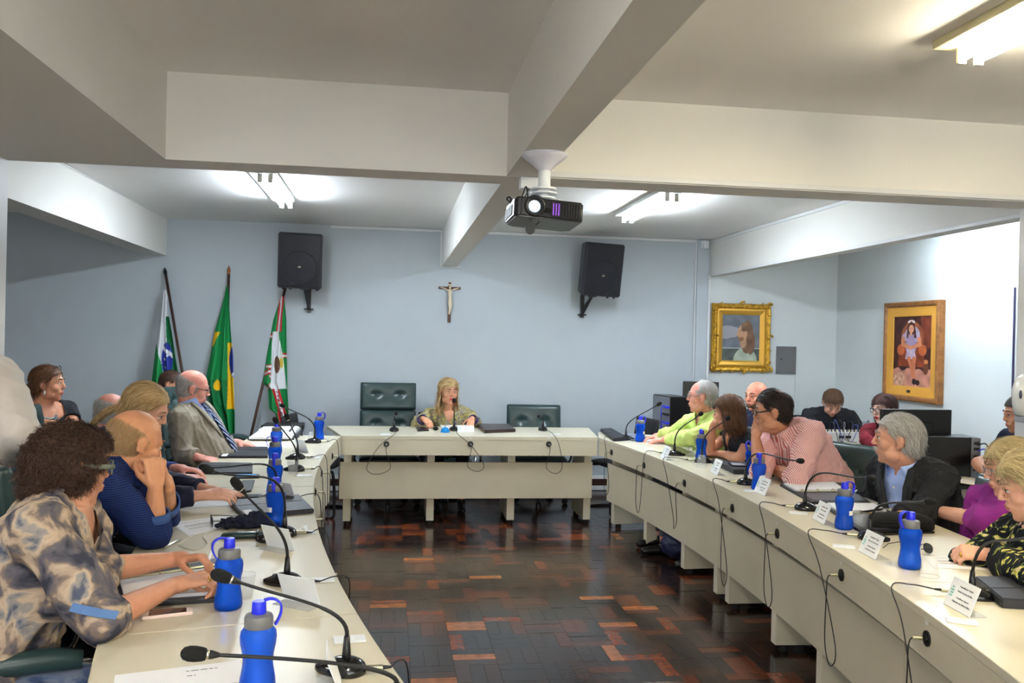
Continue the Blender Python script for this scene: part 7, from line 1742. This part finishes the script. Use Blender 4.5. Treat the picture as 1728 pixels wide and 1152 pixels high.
def f_brazil(x, y, u, v):
    if x < 384:
        if 559 < y < 584 and x < 372-(y-560)*.45 and x > 358: return Y_
        if y > 640: 
            if math.hypot((x-367)/6, (y-650)/9) < 1: return Y_
            return sr(16, 112, 60)
        return G_
    if math.hypot((x-396)/9.5, (y-610)/26) < 1 and x > 384:
        return W2 if (abs(y-636+(x-390)*1.0) < 3) else B_
    if y > 578 and y < 690 and abs(y-633) < 56+((x-384)*.3): return Y_
    return G_
def f_curitiba(x, y, u, v):
    ax = 477-(y-500)*.030      # white band down the right fold with red borders
    def band(cx, w, r):
        if abs(x-cx) < w: return W2
        if abs(x-cx) < w+r: return RD
        return None
    if y < 560:
        c_ = band(476-(y-500)*.09, 1.6+max(0, y-530)*.03, 2.2)
        if c_ and x > 466: return c_
    elif y < 655:
        if abs(x-(466+(y-560)*.05)) < 5+(y-560)*.10:
            if math.hypot((x-468)/5, (y-615)/15) < 1: return (sr(120, 52, 50) if (int(x*1.3)+int(y*.7)) % 3 else sr(50, 90, 50))
            if math.hypot((x-475)/3, (y-612)/9) < 1: return sr(220, 190, 80)
            return W2
    else:
        cx = 466+(y-655)*.24
        c_ = band(cx, 3.4, 3.0)
        if c_: return RD if (abs((y % 7)-3) < 1 and abs(x-cx) < 3) else c_
    for (px_, py_, sl) in ((456, 567, .0), (483, 600, 0.), (452, 628, -.5), (455, 618, .0), (456, 650, -1.2), (461, 640, 1.2)):
        dx, dy = x-px_, y-py_-sl*(x-px_)
        if abs(dx) < 5.5:
            if abs(dy) < 1.4: return W2
            if abs(dy) < 4: return RD
    if y > 685 and x < 459 and abs((x-452)-(y-694)*.0) < 3 and y > 690: return RD
    return G_
flag((280, 465), (313, 660), 8.35, [(489, 278, 279.5), (500, 275, 284), (530, 271, 286), (560, 267, 292), (600, 261, 298), (640, 256, 305), (650, 255, 307), (735, 250, 312)], f_parana, 'white and green flag with a blue disc, leftmost against the back wall', Mblk)
flag((386, 463), (379, 728), 8.45, [(484, 382, 385), (500, 379, 387), (560, 362, 391), (600, 355, 395), (645, 346, 396), (680, 353, 397), (700, 366, 398), (735, 377, 398), (740, 382, 398)], f_brazil, 'green and yellow flag with a blue globe, middle of the three', Mtip2)
flag((481, 487), (425, 728), 8.40, [(500, 474, 480), (540, 461, 484), (600, 450, 485), (645, 443, 486), (655, 452, 486), (690, 454, 488), (697, 464, 488), (728, 474, 489)], f_curitiba, 'green flag with red-edged white bands and a crest, under the left speaker', Mpole)
# grey high chair back between the first and second flag
chair(-1.42, 7.35, -20, True, 'grey-green high-backed chair in front of the middle flag')

# ================================================================= TECHNICIANS' DESKS on the right
Mdesk = mat('desk_beige', sr(196, 186, 166), .5); Mdtop = mat('desk_top_black', sr(26, 26, 28), .4); Mscr = mat('monitor_black', sr(14, 14, 16), .3); Mpc = mat('pc_metal', sr(130, 132, 138), .4, metal=.4)
def desk(x0, y0, x1, y1, z, label, topm=Mdtop):
    c = V((x0+x1)/2, (y0+y1)/2, 0); t = empty('desk', c, 0, label, 'desk'); w, d = (x1-x0)/2, (y1-y0)/2
    bm = BM(); boxmm(bm, (-w, -d, z-.025), (w, d, z), .004); obj('desk_top', bm, topm, t)
    bm = BM(); boxmm(bm, (-w+.03, -d+.03, .25), (w-.03, -d+.05, z-.026)); obj('front_panel', bm, Mdesk, t)
    for s in (-1, 1): bm = BM(); boxmm(bm, (s*(w-.03)-.012, -d+.055, .0), (s*(w-.03)+.012, d-.03, z-.026)); obj('side_panel', bm, Mdesk, t)
    return t
mixc = AZ(1425, 752, .74)
desk(3.62, 6.95, 4.78, 7.50, .73, 'beige desk with a dark edge carrying the sound mixer', mat('desk_top_cream', sr(206, 196, 172), .45))
c = V(4.14, 7.22, .731); t = empty('sound_mixer', c, math.radians(-3), 'white sound mixer full of knobs and plugged cables', 'mixer')
bm = BM(); vv = [bm.verts.new(p) for p in ((-.36, -.18, 0), (.36, -.18, 0), (.36, .20, 0), (-.36, .20, 0), (-.36, -.18, .09), (.36, -.18, .09), (.36, .20, .045), (-.36, .20, .045))]
for f in ((3, 2, 1, 0), (4, 5, 6, 7), (0, 1, 5, 4), (1, 2, 6, 5), (2, 3, 7, 6), (3, 0, 4, 7)): bm.faces.new([vv[i] for i in f])
bmesh.ops.bevel(bm, geom=list(bm.edges), offset=.005, segments=1, affect='EDGES'); obj('mixer_case', bm, mat('mixer_white', sr(206, 206, 204), .4), t)
kn = [mat('knob_cream', sr(228, 220, 180), .4), mat('knob_dark', sr(50, 50, 60), .4), mat('knob_white', sr(236, 236, 236), .4)]
bmk = BM(); cyl(bmk, (0, 0, .009), .007, .018, 10); cyl(bmk, (0, 0, .019), .0055, .004, 10); km = []
for m_ in kn:
    me = bpy.data.meshes.new('mixer_knob'); bmk.to_mesh(me); me.materials.append(m_); km.append(me)
bmk.free()
for i in range(20):
    for j in range(4):
        o = bpy.data.objects.new('mixer_knob', km[[0, 1, 2, 0][j]]); C.objects.link(o); o.parent = t; yy = -.155+j*.032; o.location = (-.335+i*.0352, yy, .09-(yy+.18)*.1184)
bm = BM(); box(bm, (-.2, -.1835, .045), (.05, .004, .022)); box(bm, (-.14, -.1835, .045), (.05, .004, .022)); obj('port_block', bm, Mblk, t)
rc = random.Random(5)
for i in range(15):
    x = -.30+i*.043; bm = BM(); hh = rc.uniform(.05, .10)
    P = [(x, -.16, .09), (x+rc.uniform(-.005, .005), -.165, .09+hh), (x+rc.uniform(-.02, .03), -.20, .10+hh*.7), (x+rc.uniform(-.05, .05), -.225, .03), (x+rc.uniform(-.1, .1), -.235, .004)]
    tube(bm, spline(P, 5), .0032, 6); obj('patch_cable', bm, [Mwire, mat('blue_cable', sr(60, 70, 150), .5), Mwire, mat('grey_cable', sr(120, 120, 130), .5)][i % 4], t, smooth=True)
# laptop behind
c = AY(1470, 712, 7.28); c.z = .731; t = empty('laptop', (4.66, 7.3, .731), math.radians(8), 'open laptop with dark blue screen beside the mixer', 'laptop')
bm = BM(); boxmm(bm, (-.15, -.11, 0), (.15, .11, .018), .003); obj('laptop_base', bm, Mscr, t); bm = BM(); box(bm, (0, -.125, .12), (.30, .010, .21), rot=Matrix.Rotation(math.radians(12), 3, 'X'), bevel=.003); obj('laptop_lid', bm, Mscr, t)
# second desk with monitors and tower
desk(3.02, 4.78, 4.35, 5.40, .74, 'dark-topped beige desk with the two black monitors and the computer tower')
def monitor(x, y, z, w, h, rz, label, stand=.12, back=True):
    t = empty('monitor', (x, y, z), math.radians(rz), label, 'monitor', 'black computer monitors')
    bm = BM(); box(bm, (0, 0, stand+h/2), (w, .03, h), bevel=.006); p = obj('monitor_shell', bm, Mscr, t)
    bm = BM(); box(bm, (0, .0175, stand+h/2), (w*.95, .004, h*.9)); obj('screen', bm, Mgloss, t)
    bm = BM(); box(bm, (0, -.03, stand+h*.5), (w*.4, .03, h*.45), bevel=.008); obj('rear_bulge', bm, Mscr, t)
    bm = BM(); boxmm(bm, (-.035, -.04, .012), (.035, -.018, stand+h*.4), .004); obj('stand_neck', bm, Mscr, t)
    bm = BM(); cyl(bm, (0, -.01, .006), .11, .012, 28); obj('stand_base', bm, Mscr, t)
    return t
m1 = AY(1545, 720, 5.15); monitor(m1.x, 5.15, .7405, .50, .30, 2, 'black monitor seen from behind, below the portrait of the girl', stand=.13)
c1 = AY(1604, 800, 4.9); m2 = AY(1570, 735, 5.0)
# tower
a_, b_ = AY(1566, 706, 4.96), AY(1648, 772, 4.96)
t = empty('computer_tower', (b_.x-.02, 5.05, .7405), math.radians(-8), 'black computer tower with a grey rear panel and blue plugs', 'computer')
bm = BM(); boxmm(bm, (-.30, -.085, 0), (.045, .10, .27), .006); obj('tower_case', bm, Mscr, t)
bm = BM(); boxmm(bm, (.0455, -.083, .01), (.054, .098, .265), .002); boxmm(bm, (-.005, -.093, .004), (.053, -.0855, .268), .002); obj('rear_panel', bm, Mpc, t)
for k, z_ in enumerate((.06, .10, .14, .19, .225)):
    bm = BM(); boxmm(bm, (.010, -.099, z_), (.040, -.0935, z_+.018)); obj('port_block', bm, Mblk, t)
for k, (z_, m_) in enumerate(((.19, Mbcap), (.10, MATS['blue_cable']), (.225, Mwire), (.07, MATS['blue_cable']))):
    bm = BM(); tube(bm, spline([(.03, -.102, z_), (.065, -.13, z_+.01), (.09, -.13, z_-.06), (.08, -.12, .03), (.10, -.10, .005)], 6), .004, 6); obj('rear_cable', bm, m_, t, smooth=True)
# far computer set by the column: tower and monitor behind the man in lime
desk(2.55, 7.72, 3.25, 8.30, .70, 'low dark desk by the back wall behind the man in lime')
t = empty('computer_tower', (2.62, 8.0, .7005), math.radians(6), 'black computer tower with grey rear and cables behind the man in lime', 'computer')
bm = BM(); boxmm(bm, (-.02, -.20, 0), (.17, .2, .36), .006); obj('tower_case', bm, Mscr, t)
bm = BM(); boxmm(bm, (-.030, -.19, .01), (-.0205, .19, .35), .002); obj('rear_panel', bm, Mpc, t)
for z_ in (.25, .18, .10): bm = BM(); boxmm(bm, (-.06, -.205, z_), (-.031, -.12, z_+.02)); tube(bm, spline([(-.05, -.16, z_+.01), (-.09, -.17, z_+.02), (-.10, -.17, z_-.08), (-.08, -.16, .005)], 5), .004, 6); obj('rear_cable', bm, Mbcap if z_ != .18 else Mwire, t)
monitor(2.97, 7.95, .7005, .34, .40, -20, 'black monitor edge-on behind the head of the man in lime', stand=.10)
# small desk, lime bag and papers behind the curly hair
desk(-2.35, 4.95, -1.60, 5.45, .70, 'dark side table with papers behind the curly hair')
bm = BM(); box(bm, (0, 0, .02), (.36, .10, .04), bevel=.012); box(bm, (0, -.01, -.012) if False else (0, 0, .055), (.35, .09, .03), bevel=.012, mi=1)
c = AY(82, 742, 5.2); t = empty('cloth_bag', (c.x+.04, 5.2, .7005), math.radians(8), 'folded lime green and purple cloth bag on the dark side table', 'bag')
bm.free()
bm = BM(); box(bm, (0, 0, .028), (.38, .16, .055), bevel=.018); obj('bag_base', bm, mat('purple_cloth', sr(84, 62, 140), .9), t, smooth=True)
bm = BM(); box(bm, (.01, 0, .085), (.36, .15, .058), bevel=.022); obj('bag_flap', bm, mat('lime_cloth', sr(172, 190, 40), .9), t, smooth=True)
o, c = quad_on('paper_sheet', [(20, 752), (58, 750), (54, 756), (18, 759)], .7004, .001, Mpaper, 'white papers on the side table beside the lime bag', 'paper', group='loose printed sheets')
# clipboard on the lap of the person in navy dots, mug-size papers on the monitors' desk
p = AY(1645, 790, 4.72); bm = BM(); box(bm, (0, 0, 0), (.24, .32, .006), rz=.3, bevel=.001); o = obj('clipboard', bm, mat('clipboard_beige', sr(206, 190, 158), .5)); o.location = (p.x, p.y, .772); tag(o, 'beige clipboard held by the person in navy dots', 'clipboard')
quad_on('paper_sheet', [(1575, 762), (1600, 758), (1632, 770), (1600, 773)], .7404, .002, Mpaper, 'bright white papers under the computer tower', 'paper', group='loose printed sheets')
